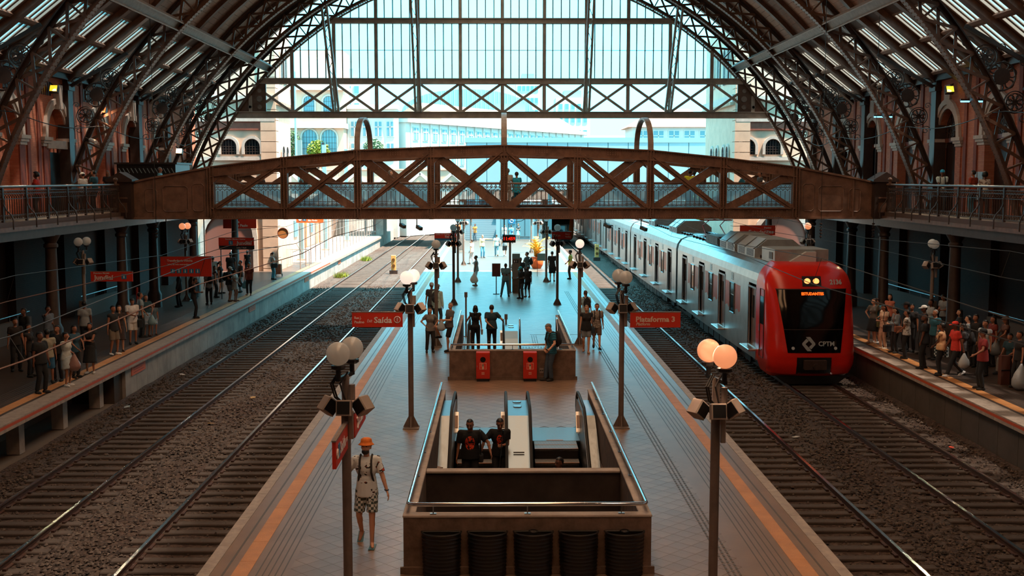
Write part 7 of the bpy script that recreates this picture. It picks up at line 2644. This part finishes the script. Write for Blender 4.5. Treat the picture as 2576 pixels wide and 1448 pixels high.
f, t = person('woman in black sleeveless top by the far left tower door', -15.76, 71.37, 0, 1.66, 10, 'stand', ('#15181b', 0, 0.1), ('#2a3a44', 1.98), '#151515', ('bun', 'k'), 't', fem=True, key='c1', group='people waiting on the left platform')
f, t = person('man in black at the left tower door', -16.48, 78.15, 0, 1.72, -90, 'stand', ('#101214', 0.6, 0.1), ('#101214', 1.98), '#151515', ('short', 'k'), 'd', key='c2', group='people waiting on the left platform')
f, t = person('man in dark coat under the direction board on the left platform', -15.4, 54.77, 0, 1.76, 100, 'stand2', ('#1d1b1c', 1.5, 0.2), ('#151518', 1.98), '#151515', ('short', 'k'), 't', key='c5', group='people waiting on the left platform')
f, t = person('woman in pale top behind the direction board, left platform', -15.73, 59.05, 0, 1.66, 60, 'stand', ('#8a8f90', 0.5, 0.1), ('#1d2226', 1.98), '#151515', ('shoulder', 'k'), 'l', fem=True, key='c1', group='people waiting on the left platform')
f, t = person('man in white t-shirt and white shorts looking at his phone on the left platform', -13.7, 42.38, 0, 1.74, -150, 'phone', ('#b3b3b0', 0.65, 0.14), ('#a5a39e', 0.9), '#151515', ('short', 'k'), 't', wide=1.12, vox=.018, group='people waiting on the left platform')
shoulder_bag(f, t, 'dark round bag hanging beside the man in white on the left platform', 'L', '#101214', .8, 1.4)
f, t = person('man in dark tank top and khaki shorts at the left platform edge', -13.53, 39.78, 0, 1.74, -120, 'stand2', ('#17181a', 0, 0.1), ('#5a5044', 0.9), '#b9b5b0', ('short', 'k'), 't', vox=.02, group='people waiting on the left platform')
f, t = person('bare-armed woman in dark dress beside the khaki shorts, left platform', -13.56, 40.52, 0, 1.66, -160, 'stand', ('#2a1d1a', 0, 0.1), ('#2a1d1a', -1.1), '#3a2a24', ('shoulder', 'b'), 'l', fem=True, vox=.022, group='people waiting on the left platform')
f, t = person('woman in blue and white striped skirt holding a bag on the left platform', -13.81, 44.42, 0, 1.64, -140, 'carry', ('#123038', 0.5, 0.05), ('stripe_dim', -1.0), '#3a2a24', ('shoulder', 'k'), 't', fem=True, wide=1.1, vox=.02, group='people waiting on the left platform')
plastic_bag(f, t, 'L', 'pale blue plastic bag of the woman in the striped skirt', '#7fa0aa', .9)
f, t = person('child in striped shorts beside the woman in the striped skirt', -13.66, 44.88, 0, 1.28, -150, 'stand', ('#3a4a52', 0.5, 0.08), ('stripe_dim', 0.8), '#3a2a24', ('short', 'k'), 't', key='c6', group='people waiting on the left platform')
f, t = person('man in white t-shirt behind the child on the left platform', -13.98, 44.24, 0, 1.76, -60, 'stand', ('#6f8088', 0.6, 0.1), ('#1d2226', 1.98), '#151515', ('short', 'k'), 't', key='c2', group='people waiting on the left platform')
f, t = person('woman in black dress with folded arms at the dark left platform edge', -12.98, 35.94, 0, 1.62, 180, 'crossed', ('#0f1012', 0.2, 0.1), ('#0f1012', -1.3), '#8a8a88', ('shoulder', 'k'), 't', fem=True, wide=1.12, vox=.022, group='people waiting on the left platform')
f, t = person('woman in pale tank top and grey skirt, hand at her face, left platform edge', -12.89, 33.7, 0, 1.62, -110, 'face', ('#8f938f', 0, 0.08), ('#8a9496', -0.8), '#b9b5b0', ('bun', 'k'), 't', fem=True, wide=1.1, vox=.022, group='people waiting on the left platform')
plastic_bag(f, t, 'L', 'pinkish plastic bag beside the woman in the pale tank top', '#a07a70', 1.1)
f, t = person('man in black standing at the dark near end of the left platform', -13.23, 32.62, 0, 1.78, -110, 'stand2', ('#0c0d0f', 0.6, 0.1), ('#0c0d0f', 1.98), '#1d1d1f', ('short', 'k'), 'd', wide=1.2, key='c4', group='people waiting on the left platform')
f, t = person('person in pale top with a red strap, near end of the left platform', -13.6, 34.12, 0, 1.66, 20, 'stand', ('#7f7a6a', 0.5, 0.1), ('#2f5f7f', 1.0), '#151515', ('short', 'k'), 't', key='c5', group='people waiting on the left platform')
f, t = person('man in white number 10 shirt on the dark left platform', -15.07, 41.28, 0, 1.74, 10, 'stand', ('#6f7476', 0.65, 0.12), ('#15171b', 1.98), '#151515', ('short', 'k'), 'd', key='c2', group='people waiting on the left platform')
f, t = person('person in pale blue shirt raising a hand to the head, left platform', -15.88, 39.97, 0, 1.7, -120, 'face', ('#46505c', 0.5, 0.1), ('#15171b', 1.98), '#151515', ('short', 'k'), 'd', key='c7', group='people waiting on the left platform')
f, t = person('man in black t-shirt with white print, near end of the left platform', -13.48, 34.59, 0, 1.72, 170, 'stand', ('#101114', 0.6, 0.1), ('#101114', 1.98), '#151515', ('short', 'k'), 't', key='c2', group='people waiting on the left platform')
f, t = person('dark-clad person at the left frame edge on the left platform', -15.52, 36.39, 0, 1.72, -140, 'stand2', ('#15100f', 0.6, 0.1), ('#0f1013', 1.98), '#151515', ('short', 'k'), 't', key='c4', group='people waiting on the left platform')
f, t = person('woman in dark top in the left platform shade, arms at sides', -14.68, 35.35, 0, 1.66, -100, 'stand', ('#120f10', 0, 0.1), ('#101114', 1.98), '#151515', ('shoulder', 'k'), 't', fem=True, key='c1', group='people waiting on the left platform')
f, t = person('person in black hoodie farthest back in the left platform shade', -16.32, 39.02, 0, 1.74, 150, 'stand', ('#0d1416', 1.5, 0.1), ('#101114', 1.98), '#151515', ('short', 'k'), 'd', key='c5', group='people waiting on the left platform')
f, t = person('woman with blue scarf beside the pale tank top, left platform', -13.2, 35.2, 0, 1.64, -120, 'carry', ('#1d3a48', 0.5, 0.1), ('#101114', 1.98), '#151515', ('long', 'k'), 't', fem=True, key='c8', group='people waiting on the left platform')
f, t = person('woman in grey t-shirt with hand on hip and olive strap, right platform', 14.07, 42.19, 0, 1.7, 140, 'hips', ('#4a4642', 0.5, 0.1), ('#17181b', -1.0), '#7d6a5c', ('bun', 'b'), 'l', fem=True, vox=.02, group='people waiting on the right platform')
shoulder_bag(f, t, 'olive strap bag of the woman with hand on hip', 'L', '#4a4a2c', .8)
f, t = person('woman in blue tank top and pale shorts, right platform', 14.25, 42.29, 0, 1.7, 120, 'phone1', ('#2f6f80', 0, 0.06), ('#6f7f84', 0.7), '#8a8a88', ('curly', 'b'), 'l', fem=True, vox=.02, group='people waiting on the right platform')
f, t = person('woman in cream blouse and wide cream trousers on her phone, right platform', 14.02, 40.84, 0, 1.64, 110, 'phone', ('#b09a86', 0.5, 0.1), ('#a08a76', 1.98), '#b9aa9c', ('shoulder', 'k'), 't', fem=True, wide=1.1, vox=.02, group='people waiting on the right platform')
shoulder_bag(f, t, 'black shoulder bag of the woman in cream', 'L', '#101114', .85, 1.2)
f, t = person('woman in grey-blue cardigan with tan handbag, right platform', 14.1, 39.86, 0, 1.66, 100, 'phone', ('#5f6a70', 1.5, 0.14), ('#15171b', 1.98), '#151515', ('shoulder', 'k'), 'l', fem=True, vox=.02, group='people waiting on the right platform')
shoulder_bag(f, t, 'round tan handbag of the woman in the cardigan', 'L', '#6a3f2c', .95)
f, t = person('man in blotched white t-shirt with hands at his waist, right platform', 14.02, 38.57, 0, 1.7, 60, 'clasp', ('blotch', 0.6, 0.1), ('#101114', 1.98), '#151515', ('short', 'k'), 't', vox=.02, group='people waiting on the right platform')
f, t = person('bald bearded man in black polo at the right platform edge', 13.85, 36.49, 0, 1.78, 70, 'stand2', ('#131518', 0.65, 0.12), ('#111316', 1.98), '#101012', None, 'd', wide=1.2, beard=True, vox=.02, group='people waiting on the right platform')
f, t = person('woman in peach top with checked bag at the right platform edge', 13.92, 35.24, 0, 1.66, 55, 'clasp', ('#c08a66', 0, 0.08), ('#141518', 1.98), '#141416', ('curly', 'k'), 'd', fem=True, wide=1.2, vox=.02, group='people waiting on the right platform')
shoulder_bag(f, t, 'blue and white checked bag of the woman in peach', 'R', 'check_dark', .78, 1.5)
f, t = person('man in black cap and black shirt in the right platform crowd', 14.58, 40.16, 0, 1.78, 80, 'stand', ('#101114', 0.6, 0.1), ('#101114', 1.98), '#151515', ('short', 'k'), 'd', hat=('cap', '#101114'), key='c2', group='people waiting on the right platform')
f, t = person('man in white cap looking left, right platform crowd', 14.94, 39.46, 0, 1.74, 90, 'stand', ('#15171b', 0.6, 0.1), ('#101114', 1.98), '#151515', ('short', 'k'), 'd', hat=('cap', '#b9b2aa'), key='c2', group='people waiting on the right platform')
f, t = person('bald man in teal t-shirt behind the lamp post, right platform', 14.92, 38.38, 0, 1.72, 110, 'stand2', ('#174552', 0.6, 0.1), ('#101114', 1.98), '#151515', ('buzz', 'g'), 't', wide=1.2, key='c4', group='people waiting on the right platform')
f, t = person('person in white leaning by the far wall of the right platform', 17.34, 43.79, 0, 1.7, 120, 'phone', ('#6a7276', 0.6, 0.1), ('#101114', 1.98), '#151515', ('short', 'k'), 't', key='c9', group='people waiting on the right platform')
f, t = person('man in white t-shirt behind the right platform lamp post', 15.91, 41.39, 0, 1.75, 100, 'stand', ('#7f8a90', 0.6, 0.1), ('#15171b', 1.98), '#151515', ('short', 'k'), 'd', key='c2', group='people waiting on the right platform')
f, t = person('man in red cap and red shirt stepping along the right platform', 14.21, 34.84, 0, 1.76, 95, 'walk', ('#a82a20', 0.6, 0.1), ('#15171b', 1.98), '#c9c4c0', ('short', 'k'), 'd', hat=('cap', '#d2281c'), vox=.02, group='people waiting on the right platform')
plastic_bag(f, t, 'L', 'white plastic bag in the hand of the man in the red cap', '#b9bfc2', 1.)
f, t = person('woman in grey t-shirt behind the cardboard box, right platform', 14.7, 35.36, 0, 1.64, 60, 'phone', ('#35363a', 0.6, 0.14), ('#101114', 1.98), '#151515', ('shoulder', 'k'), 't', fem=True, wide=1.15, vox=.022, group='people waiting on the right platform')
backpack(f, t, 'black backpack of the woman behind the cardboard box', '#101114')
f, t = person('masked man in dark red t-shirt holding the cardboard box, right platform', 14.2, 32.83, 0, 1.8, 80, 'rail', ('#6a1a18', 0.6, 0.12), ('#101215', 1.98), '#151515', ('short', 'k'), 't', hat=('cap', '#17181b'), wide=1.1, vox=.02, group='people waiting on the right platform')
f, t = person('man in white sleeveless shirt and dark glasses, right platform', 15.28, 35.23, 0, 1.76, 120, 'stand', ('#8a9094', 0.25, 0.12), ('#101114', 1.98), '#151515', ('short', 'k'), 't', vox=.022, group='people waiting on the right platform')
f, t = person('young person in white t-shirt behind the red cap, right platform', 15.51, 37.07, 0, 1.68, 60, 'stand', ('#7f878c', 0.5, 0.1), ('#15171b', 1.98), '#151515', ('short', 'k'), 'l', key='c2', group='people waiting on the right platform')
f, t = person('woman with light face in the dark right platform crowd', 16.01, 39.0, 0, 1.66, 80, 'stand', ('#15171b', 0.5, 0.1), ('#101114', 1.98), '#151515', ('shoulder', 'k'), 'l', fem=True, key='c1', group='people waiting on the right platform')
f, t = person('man in dark jacket near the right wall rail', 15.69, 36.91, 0, 1.74, 110, 'stand2', ('#101114', 1.5, 0.1), ('#101114', 1.98), '#151515', ('short', 'k'), 't', key='c5', group='people waiting on the right platform')
f, t = person('woman in brown hat and floral dress far right on the right platform', 16.67, 36.88, 0, 1.66, 90, 'carry', ('#4a332c', 0.5, 0.1), ('#33261f', -1.2), '#151515', ('shoulder', 'b'), 't', fem=True, hat=('bucket', '#3f332c'), key='c8', group='people waiting on the right platform')
plastic_bag(f, t, 'L', 'white plastic bag of the woman in the brown hat', '#7f858a', 1.1)
f, t = person('woman in red print top in the right platform crowd', 16.31, 37.0, 0, 1.66, 100, 'stand', ('#5a1f1a', 0.5, 0.1), ('#101114', 1.98), '#151515', ('long', 'k'), 't', fem=True, key='c1', group='people waiting on the right platform')
f, t = person('person in pale trousers sitting on a bag at the right frame edge', 16.3, 35.6, 0, 1.7, 120, 'sit', ('#14303a', 0.6, 0.1), ('#6f6a66', 1.98), '#23262b', ('short', 'k'), 't', vox=.022, group='people waiting on the right platform')
f, t = person('person at the right frame edge holding white shopping bags', 15.38, 33.07, 0, 1.7, 100, 'bag', ('#151315', 0.5, 0.1), ('#101114', 1.98), '#151515', ('short', 'k'), 't', vox=.022, group='people waiting on the right platform')
plastic_bag(f, t, 'L', 'bulging white shopping bag at the right frame edge', '#a9b0b4', 1.7)
f, t = person('woman in coral top partly behind the cream blouse, right platform', 15.23, 43.82, 0, 1.7, 130, 'stand', ('#9a5a48', 0, 0.1), ('#15171b', 1.98), '#151515', ('shoulder', 'k'), 'l', fem=True, key='c1', group='people waiting on the right platform')
f, t = person('man in dark clothes between the cardigan and the bald man, right platform', 14.76, 40.16, 0, 1.72, 140, 'stand', ('#15171b', 0.6, 0.1), ('#101114', 1.98), '#151515', ('short', 'k'), 't', key='c2', group='people waiting on the right platform')
f, t = person('person in yellowish coat just beside the train nose', 14.0, 45.5, 0, 1.7, 150, 'stand', ('#9a9468', 1.5, 0.3), ('#1d6f7f', 1.98), '#151515', ('short', 'k'), 'l', key='c5', group='people waiting on the right platform')
# ================================================================ remaining things
# concrete information pillar with arrow plate, and the steel post beside it
t = thing('info_pillar', 'grey concrete pillar with a blue top in the middle of the platform', 'pillar', (.95, 61.6, 0))
MB().bbox(-.21, .21, -.2, .2, 0, .75, .01).build('pillar_foot', CONC, t)
MB().bbox(-.23, .23, -.22, .22, .75, .84, .01).build('pillar_shelf', CONC_L, t)
MB().bbox(-.21, .21, -.2, .2, .84, 1.85, .01).build('pillar_shaft', mat('pillar_grey', '#8b7f76', .7, noise=(4, .2)), t)
MB().prism([(-.2, 1.85), (.2, 1.85), (.2, 1.95), (-.2, 2.12)], 'x', -.21, .21).build('pillar_top', PALE_B, t)
q = MB().box(-.16, .12, -.215, -.2, 1.62, 1.78).build('arrow_plate', BLACK, t)
MB().box(-.12, -.05, -.222, -.215, 1.65, 1.75).build('arrow_symbol', WHITE, q)
MB().beam((.03, -.218, 1.65), (.03, -.218, 1.74), .01, .025, (1, 0, 0)).beam((.03, -.218, 1.75), (.07, -.218, 1.71), .01, .02, (0, 1, 0)).beam((.03, -.218, 1.75), (-.01, -.218, 1.71), .01, .02, (0, 1, 0)).build('arrow_symbol', WHITE, q)
t = thing('steel_post', 'square steel post beside the concrete pillar', 'post', (.62, 61.5, 0))
MB().box(-.06, .06, -.05, .05, 0, 2.75).build('post_shaft', IRON_L, t)
MB().box(-.1, .1, -.1, .1, 0, .03).build('post_base', IRON_L, t)
t = thing('advert_board', 'brown board standing behind the man with the phone', 'board', (-.05, 60.6, 0))
MB().box(-.3, .15, -.03, .03, .95, 1.65).build('board', WOOD, t)
MB().box(-.1, -.05, -.02, .02, 0, .95).box(-.25, .1, -.15, .15, 0, .03).build('board_stand', IRON_D, t)
t = thing('notice_stand', 'thin steel stand with a pale panel in front of the potted palm', 'stand', (2.45, 71.6, 0))
for x in (0, .5):
	MB().cyl((x, 0, 0), (x, 0, 1.25), .015, n=6).build('stand_leg', IRON_D, t)
for z in (.35, 1.0):
	MB().cyl((0, 0, z), (.5, 0, z), .012, n=6).build('stand_bar', IRON_D, t)
MB().box(0, .5, -.02, .02, 1.0, 1.45).build('stand_panel', PALE_B, t)
t = thing('potted_palm', 'yellow-leaved palm in an orange clay pot on the sunlit platform', 'potted plant', (2.62, 77.9, 0))
MB().lathe([(.28, 0), (.42, .25), (.46, .5), (.38, .75), (.42, .8)], n=16).build('clay_pot', POT, t, True)
MB().cyl((0, 0, .7), (0, 0, .77), .38, n=14).build('soil', WOOD_D, t)
for k in range(22):
	a = k * 2.4
	h = rnd.uniform(.6, 1.7)
	r = rnd.uniform(.35, .95)
	pts = [Vector((cos(a) * r * q * q, sin(a) * r * q * q, .75 + h * (1.6 * q - .75 * q * q))) for q in [i / 6 for i in range(7)]]
	b = MB()
	w = Vector((-sin(a), cos(a), 0))
	for i in range(6):
		for s in (-1, 1):
			p = pts[i] * .5 + pts[i + 1] * .5
			e = p + w * s * .22 + (pts[i + 1] - pts[i]) * .8 + Vector((0, 0, -.05))
			b.add([pts[i], pts[i + 1], e], [(0, 1, 2)])
	b.tube(pts, .012, 4)
	b.build('palm_frond', LEAF_Y, t)
# clock hanging from the bridge
t = thing('digital_clock', 'black digital clock with red figures hanging under the bridge', 'clock', (.47, 50.6, 3.33))
MB().bbox(-.29, .29, -.06, .06, 0, .34, .015).build('clock_case', BLACK, t)
MB().cyl((-.22, 0, .34), (-.22, 0, 1.12), .025, n=8).build('clock_rod', IRON_D, t)
ob('clock_figures', text_mesh('11:459', .2, mat('clock_red', '#ff2a1a', .4, emit=('#ff2412', 1.2)), .004, .004, 'CENTER'), t, (0, -.066, .17), TXT_FRONT)
MB().tube([(-.1, 0, 1.1), (.2, .1, .9), (.55, .2, .95), (.8, .3, 1.1)], .012, 5).build('clock_cable', BLACK, t)
# cameras hanging from the bridge
for x, y, z, lb in ((-4.75, 55.0, 3.9, 'left surveillance camera hanging under the bridge'), (-3.95, 55.05, 3.8, 'second surveillance camera hanging under the bridge'), (5.15, 55.0, 3.9, 'surveillance camera hanging under the bridge beside the train'),
					(6.9, 55.0, 3.75, 'rightmost surveillance camera hanging under the bridge')):
	t = thing('surveillance_camera', lb, 'camera', (x, y, z), group='cameras under the bridge')
	MB().cyl((0, 0, .1), (0, 0, 4.42 - z), .025, n=6).build('camera_rod', IRON_D, t)
	MB().cbox((.12, -.05, 0), (.16, .4, .16), Matrix.Rotation(radians(35), 3, 'Z') @ Matrix.Rotation(radians(15), 3, 'X')).build('camera_body', IRON_L, t)
	MB().cbox((.05, .02, .08), (.1, .1, .06)).build('camera_bracket', IRON_D, t)
# trackside signal lights
for x, y, lb in ((-8.05, 87, 'small yellow trackside signal left between the rails'), (8.75, 101, 'small yellow trackside signal near the train')):
	t = thing('track_signal', lb, 'signal', (x, y, -1.14), group='trackside signals')
	MB().box(-.3, .3, -.25, .25, 0, .3).build('signal_base', IRON_D, t)
	h = MB().bbox(-.18, .18, -.12, .12, .3, 1.45, .02).build('signal_head', mat('signal_yellow', '#dfa860', .5), t)
	for z in (.65, 1.1):
		MB().cyl((0, -.16, z), (0, -.11, z), .12, n=12).build('signal_lens', mat('signal_lens', '#6d4a24', .3), h)
# weeds by the left wall
for x, y, r, lb in ((-11.75, 101, .55, 'farther yellow-green weed tuft at the foot of the left platform wall'), (-11.6, 84, .6, 'nearer yellow-green weed tuft at the foot of the left platform wall')):
	t = thing('weed_tuft', lb, 'weeds', (x, y, -1.14), group='weed tufts')
	b = MB()
	for k in range(260):
		a = rnd.uniform(0, 6.28)
		q = rnd.random() ** .5 * r
		h = rnd.uniform(.15, .5)
		c = Vector((cos(a) * q, sin(a) * q, 0))
		d = Vector((rnd.uniform(-.15, .15), rnd.uniform(-.15, .15), h))
		w = Vector((cos(a + 1.5), sin(a + 1.5), 0)) * .03
		b.add([c - w, c + w, c + d], [(0, 1, 2)])
	o = b.build('blades', LEAF, t)
	o['kind'] = 'stuff'
# far stairs to the street at the platform end
t = thing('street_stairs', 'grey stairs rising to the street at the far end of the platform', 'stairs', (-3.35, 113, 0))
for k in range(22):
	MB().box(0, 3.1, k * .3, 7, k * .18, (k + 1) * .18).build('stair_step', mat('far_step', '#6d8087', .6), t)
for x in (-.15, 3.1):
	MB().box(x, x + .15, -.1, 7, 0, 1.1).build('stair_wall', PALE_B, t)
t = thing('stair_house', 'grey glazed house beside the far stairs', 'building', (.1, 113.5, 0))
MB().box(0, 4.3, 1.5, 7, 0, 3.7).build('house_wall', mat('stair_house_grey', '#7d8d92', .6), t)
for k in range(5):
	MB().box(.15 + k * .82, .85 + k * .82, 1.42, 1.5, .3, 2.6).build('house_pane', PALE_WIN, t)
q = MB().box(.9, 1.6, 1.38, 1.42, 1.6, 2.3).build('access_sign', BLUE, t)
MB().torus((1.22, 1.37, 1.85), .16, .03, 'y', 14, 5).cyl((1.2, 1.37, 1.9), (1.2, 1.37, 2.15), .03, n=6).build('access_symbol', WHITE, q)
for x, lb in ((-3.6, 'left'), (-.05, 'middle'), (3.3, 'right')):
	t = thing('canopy_column', '%s pale blue steel column at the far stairs' % lb, 'column', (x, 112.2, 0), group='steel columns at the far stairs')
	MB().box(-.2, .2, -.2, .2, 0, 3.9).build('column_shaft', PALE_B, t)
	MB().box(-.32, .32, -.32, .32, 0, .1).build('column_base', CONC_L, t)
t = thing('vending_machine', 'orange machine standing left at the far end of the platform', 'machine', (-3.9, 104, 0))
MB().bbox(-.45, .45, -.3, .3, 0, 1.9, .04).build('machine_body', POT, t)
MB().box(-.35, .35, -.31, -.3, .9, 1.7).build('machine_front', PALE_W, t)
t = thing('grey_cabinet', 'small grey equipment cabinet left on the sunlit platform', 'cabinet', (-3.2, 96, 0))
MB().bbox(-.3, .3, -.2, .2, 0, 1.5, .03).build('cabinet_body', CONC_L, t)
MB().box(-.25, .25, -.21, -.2, .2, 1.35).build('cabinet_door', IRON_L, t)
# overhead wires
WIRE = mat('wire_copper', '#5c4033', .8)
WIRE_D = mat('wire_dark', '#1d1714', .6)
for x, z, lb in ((-6.12, 3.95, 'overhead contact wire above the left track beside the island platform'), (-10.13, 3.6, 'overhead contact wire above the track by the left platform'),
				 (6.93, 3.95, 'overhead contact wire above the empty right track'), (10.95, 4.1, 'overhead contact wire above the train')):
	t = thing('contact_wire', lb, 'wire', (x, 0, z), group='overhead contact wires')
	pts, mes = [], []
	for k in range(0, 15):
		y = 4 + k * 10.
		zig = .25 * (1 if k % 2 else -1)
		pts.append((zig, y, 0))
		mes.append((zig * .3, y, .55 - (.25 if k % 2 else 0)))
	MB().tube(pts, .013 if x < 0 else .009, 5).build('contact_line', WIRE if x < 0 else WIRE_D, t)
	MB().tube(mes, .009, 5).build('messenger_line', WIRE_D, t)
	for k in range(1, 14):
		y = 4 + k * 10.
		MB().cyl((pts[k][0], y, 0), (mes[k][0], y, mes[k][2]), .005, n=4).build('dropper', WIRE_D, t)
# slack service cables draped between the ribs
for s, lb in ((-1, 'slack service cable draped along the left ribs'), (1, 'slack service cable draped along the right ribs')):
	t = thing('service_cable', lb, 'cable', (XC + s * 18.0, 0, 8.6), group='slack service cables')
	pts = []
	for a, c in zip([32.5] + RIB_Y[:3], RIB_Y[:4]):
		for i in range(8):
			q = i / 8
			pts.append((0, a + (c - a) * q, -.35 * sin(pi * q) - (a - 42) * .012))
	MB().tube(pts, .02, 5).build('cable_line', WIRE_D, t)
for x, y, lb in ((-13.0, 50 - .3, 'left thin chain hanging beside the bridge end'), (16.4, 49.6, 'right thin chain hanging beside the bridge end'), (14.1, 49.6, 'thin line hanging in front of the right bridge end')):
	t = thing('hanging_line', lb, 'line', (x - 1.9 if x < 0 else x, y, 4.2), group='thin hanging lines')
	MB().cyl((0, 0, 0), (0, 0, ZC + sqrt((RV + .1) ** 2 - (t.location.x - XC) ** 2) - 4.2 if x < 15 else 9.3), .012, n=5).build('line', WIRE_D, t)
	b = MB()
	for k in range(5):
		b.lathe([(.02, 0), (.07, .02), (.07, .05), (.02, .08)], (0, 0, -.6 + k * .14), 8)
	b.build('insulator', WOOD_D, t)
	MB().cyl((0, 0, -.65), (0, 0, 0), .015, n=5).build('insulator_core', WIRE_D, t)
# floodlights on ribs and walls, fluorescent tubes
FL = [(-19.2, 50.0, 10.0, '#f2c22e', 'yellow floodlight on the left wall above the wooden door', 1.5, (1, .72, .4)), (-17.3, 62.3, 7.6, '#ffd9a0', 'white floodlight glowing on the left ribs', 6., (1, .7, .45)),
	  (-17.9, 52.2, 9.2, '#ff7a3c', 'orange floodlight between the left ribs', 2., (1, .55, .3)), (19.68, 50.0, 10.0, '#e8d83a', 'yellow floodlight on the right wall above the arch', 1.5, (1, .75, .4)), (-18.2, 43.0, 9.6, '#9fb4bd', 'unlit square floodlight on the nearest left rib', 0, None)]
for x, y, z, col, lb, em, lc in FL:
	t = thing('floodlight', lb, 'floodlight', (x, y, z), group='floodlights on walls and ribs')
	R = Matrix.Rotation(radians(-25), 3, 'X')
	MB().cbox((0, 0, 0), (.34, .22, .3), R).build('flood_case', IRON_D, t)
	MB().cbox(R @ Vector((0, -.12, 0)), (.3, .03, .26), R).build('flood_glass', mat('flood_' + col[1:], col, .3, emit=(col, em) if em else None), t)
	MB().beam((0, .1, .1), (.25 if x > 0 else -.25, .2, .3), .04, .04).build('flood_bracket', IRON_D, t)
	if lc:
		ld = bpy.data.lights.new('flood_lamp', 'SPOT')
		ld.energy = 900
		ld.color = lc
		ld.spot_size = radians(130)
		ld.spot_blend = .8
		ld.shadow_soft_size = .15
		lo = bpy.data.objects.new('flood_lamp', ld)
		COL.objects.link(lo)
		lo.parent = t
		lo.location = (0, -.2, -.02)
		lo.rotation_euler = Vector((-x * .6, -6, -8)).to_track_quat('-Z', 'Y').to_euler()
for x, y, z, lb in ((17.6, 42.5, 9.05, 'nearer blue-white fluorescent tube on the right rib'), (17.6, 52.3, 9.0, 'farther blue-white fluorescent tube on the right rib')):
	t = thing('tube_lamp', lb, 'lamp', (x, y, z), group='fluorescent tubes')
	MB().box(-.45, .45, -.05, .05, 0, .06).beam((.3, 0, .04), (.9, .2, .5), .04, .04).build('lamp_case', IRON_D, t)
	MB().cyl((-.43, 0, -.03), (.43, 0, -.03), .03, n=8).build('tube', mat('tube_glow', '#bfefff', .3, emit=('#7fdcff', 2.2)), t)
# security camera on left rib
t = thing('dome_camera', 'white bullet camera on the second left rib', 'camera', (-18.3, 51.6, 7.9))
MB().cyl((0, 0, 0), (.35, -.25, -.12), .09, n=10).build('camera_body', WHITE, t)
MB().beam((0, 0, 0), (-.3, .2, .1), .05, .05).build('camera_bracket', IRON_D, t)
# stair guards with bright hand rails on the side platforms
for x, y0, y1, lb in ((-18.4, 50.0, 56.3, 'long steel-railed stair guard on the left platform by the wall'), (-18.4, 41.0, 44.5, 'nearer steel-railed stair guard on the dark left platform'), (19.2, 49.5, 56.5, 'long steel-railed stair guard on the right platform by the wall'),
					  (19.2, 40.5, 44.0, 'nearer steel-railed stair guard on the dark right platform')):
	t = thing('stair_guard', lb, 'stair guard', (x, y0, 0), group='stair guards on the side platforms')
	MB().box(-.08, .08, 0, y1 - y0, 0, .8).build('guard_wall', mat('guard_dark', '#5a524b', .85), t)
	MB().cyl((0, 0, 1.0), (0, y1 - y0, 1.0), .024, n=8).build('hand_rail', STEEL_D, t)
	k = .3
	while k < y1 - y0:
		MB().cyl((0, k, .8), (0, k, 1.0), .012, n=5).build('stand_off', STEEL_D, t)
		k += 1.4
t = thing('cardboard_box', 'large flat brown cardboard box held upright on the right platform', 'box', (15.1, 33.7, 0), radians(4))
MB().box(0, 1.05, -.09, .09, 0, .88).build('carton', mat('cardboard', '#5a3225', .8, noise=(3, .15)), t)
MB().box(.28, .31, -.095, .095, 0, .885).build('strap', BLACK, t)
MB().box(0, 1.05, -.1, -.09, .43, .46).build('strap_band', BLACK, t)
t = thing('shopping_trolley', 'checked wheeled shopping bag beside the waiting woman', 'trolley bag', (-13.9, 71.8, 0))
MB().bbox(-.2, .2, -.14, .14, .15, .8, .05).build('bag', mat('checked_bag', '#a8705a', .7, noise=(14, .5)), t)
MB().tube([(-.15, .15, .1), (-.15, .2, 1.0), (.15, .2, 1.0), (.15, .15, .1)], .015, 5).build('frame', IRON_D, t)
for s in (-.2, .2):
	MB().cyl((s - .02, .1, .09), (s + .02, .1, .09), .09, n=12).build('wheel', BLACK, t)
t = thing('red_stand', 'thin red standing pole on the dark left platform', 'pole', (-15.6, 49.0, 0))
MB().cyl((0, 0, 0), (0, 0, 1.5), .05, n=8).build('pole', mat('pole_red', '#8c1f18', .5), t)
MB().cyl((0, 0, 0), (0, 0, .04), .2, n=14).build('base', mat('pole_red', '#8c1f18', .5), t)
# litter on the track bed
lit = random.Random(4)
cols = ['#d8d4cc', '#c9462e', '#bcd2d8', '#a8885c']
spots = [(12.35, 24.5, 0, 'white paper scrap'), (12.3, 30.2, 1, 'orange wrapper'), (12.5, 22.8, 2, 'pale blue plastic scrap'), (8.4, 31.5, 0, 'crumpled white paper'), (-8.2, 37.5, 3, 'tan cardboard scrap'), (-11.8, 42, 0, 'white cup'), (-11.9, 36, 2, 'pale bottle'), (-8.6, 33.5, 3, 'brown flattened carton')]
for x, y, c, lb in spots:
	b = MB()
	vs = [(lit.uniform(-.1, .1), lit.uniform(-.07, .07), lit.uniform(0, .05)) for _ in range(6)]
	b.prism([(-.1, -.05), (.05, -.07), (.11, .02), (.02, .07), (-.08, .05)], 'z', 0, .025)
	o = b.build('litter', mat('litter_%d' % c, cols[c], .7), None, loc=(x, y, -1.10), rot=(lit.uniform(-.2, .2), lit.uniform(-.2, .2), lit.uniform(0, 3)))
	tag(o, '%s lying on the ballast %s' % (lb, 'right of the train rails' if x > 12 else ('between the right tracks' if x > 0 else ('by the left platform wall' if x < -11 else 'between the left tracks'))), 'litter', 'litter on the track bed')
finish_people()
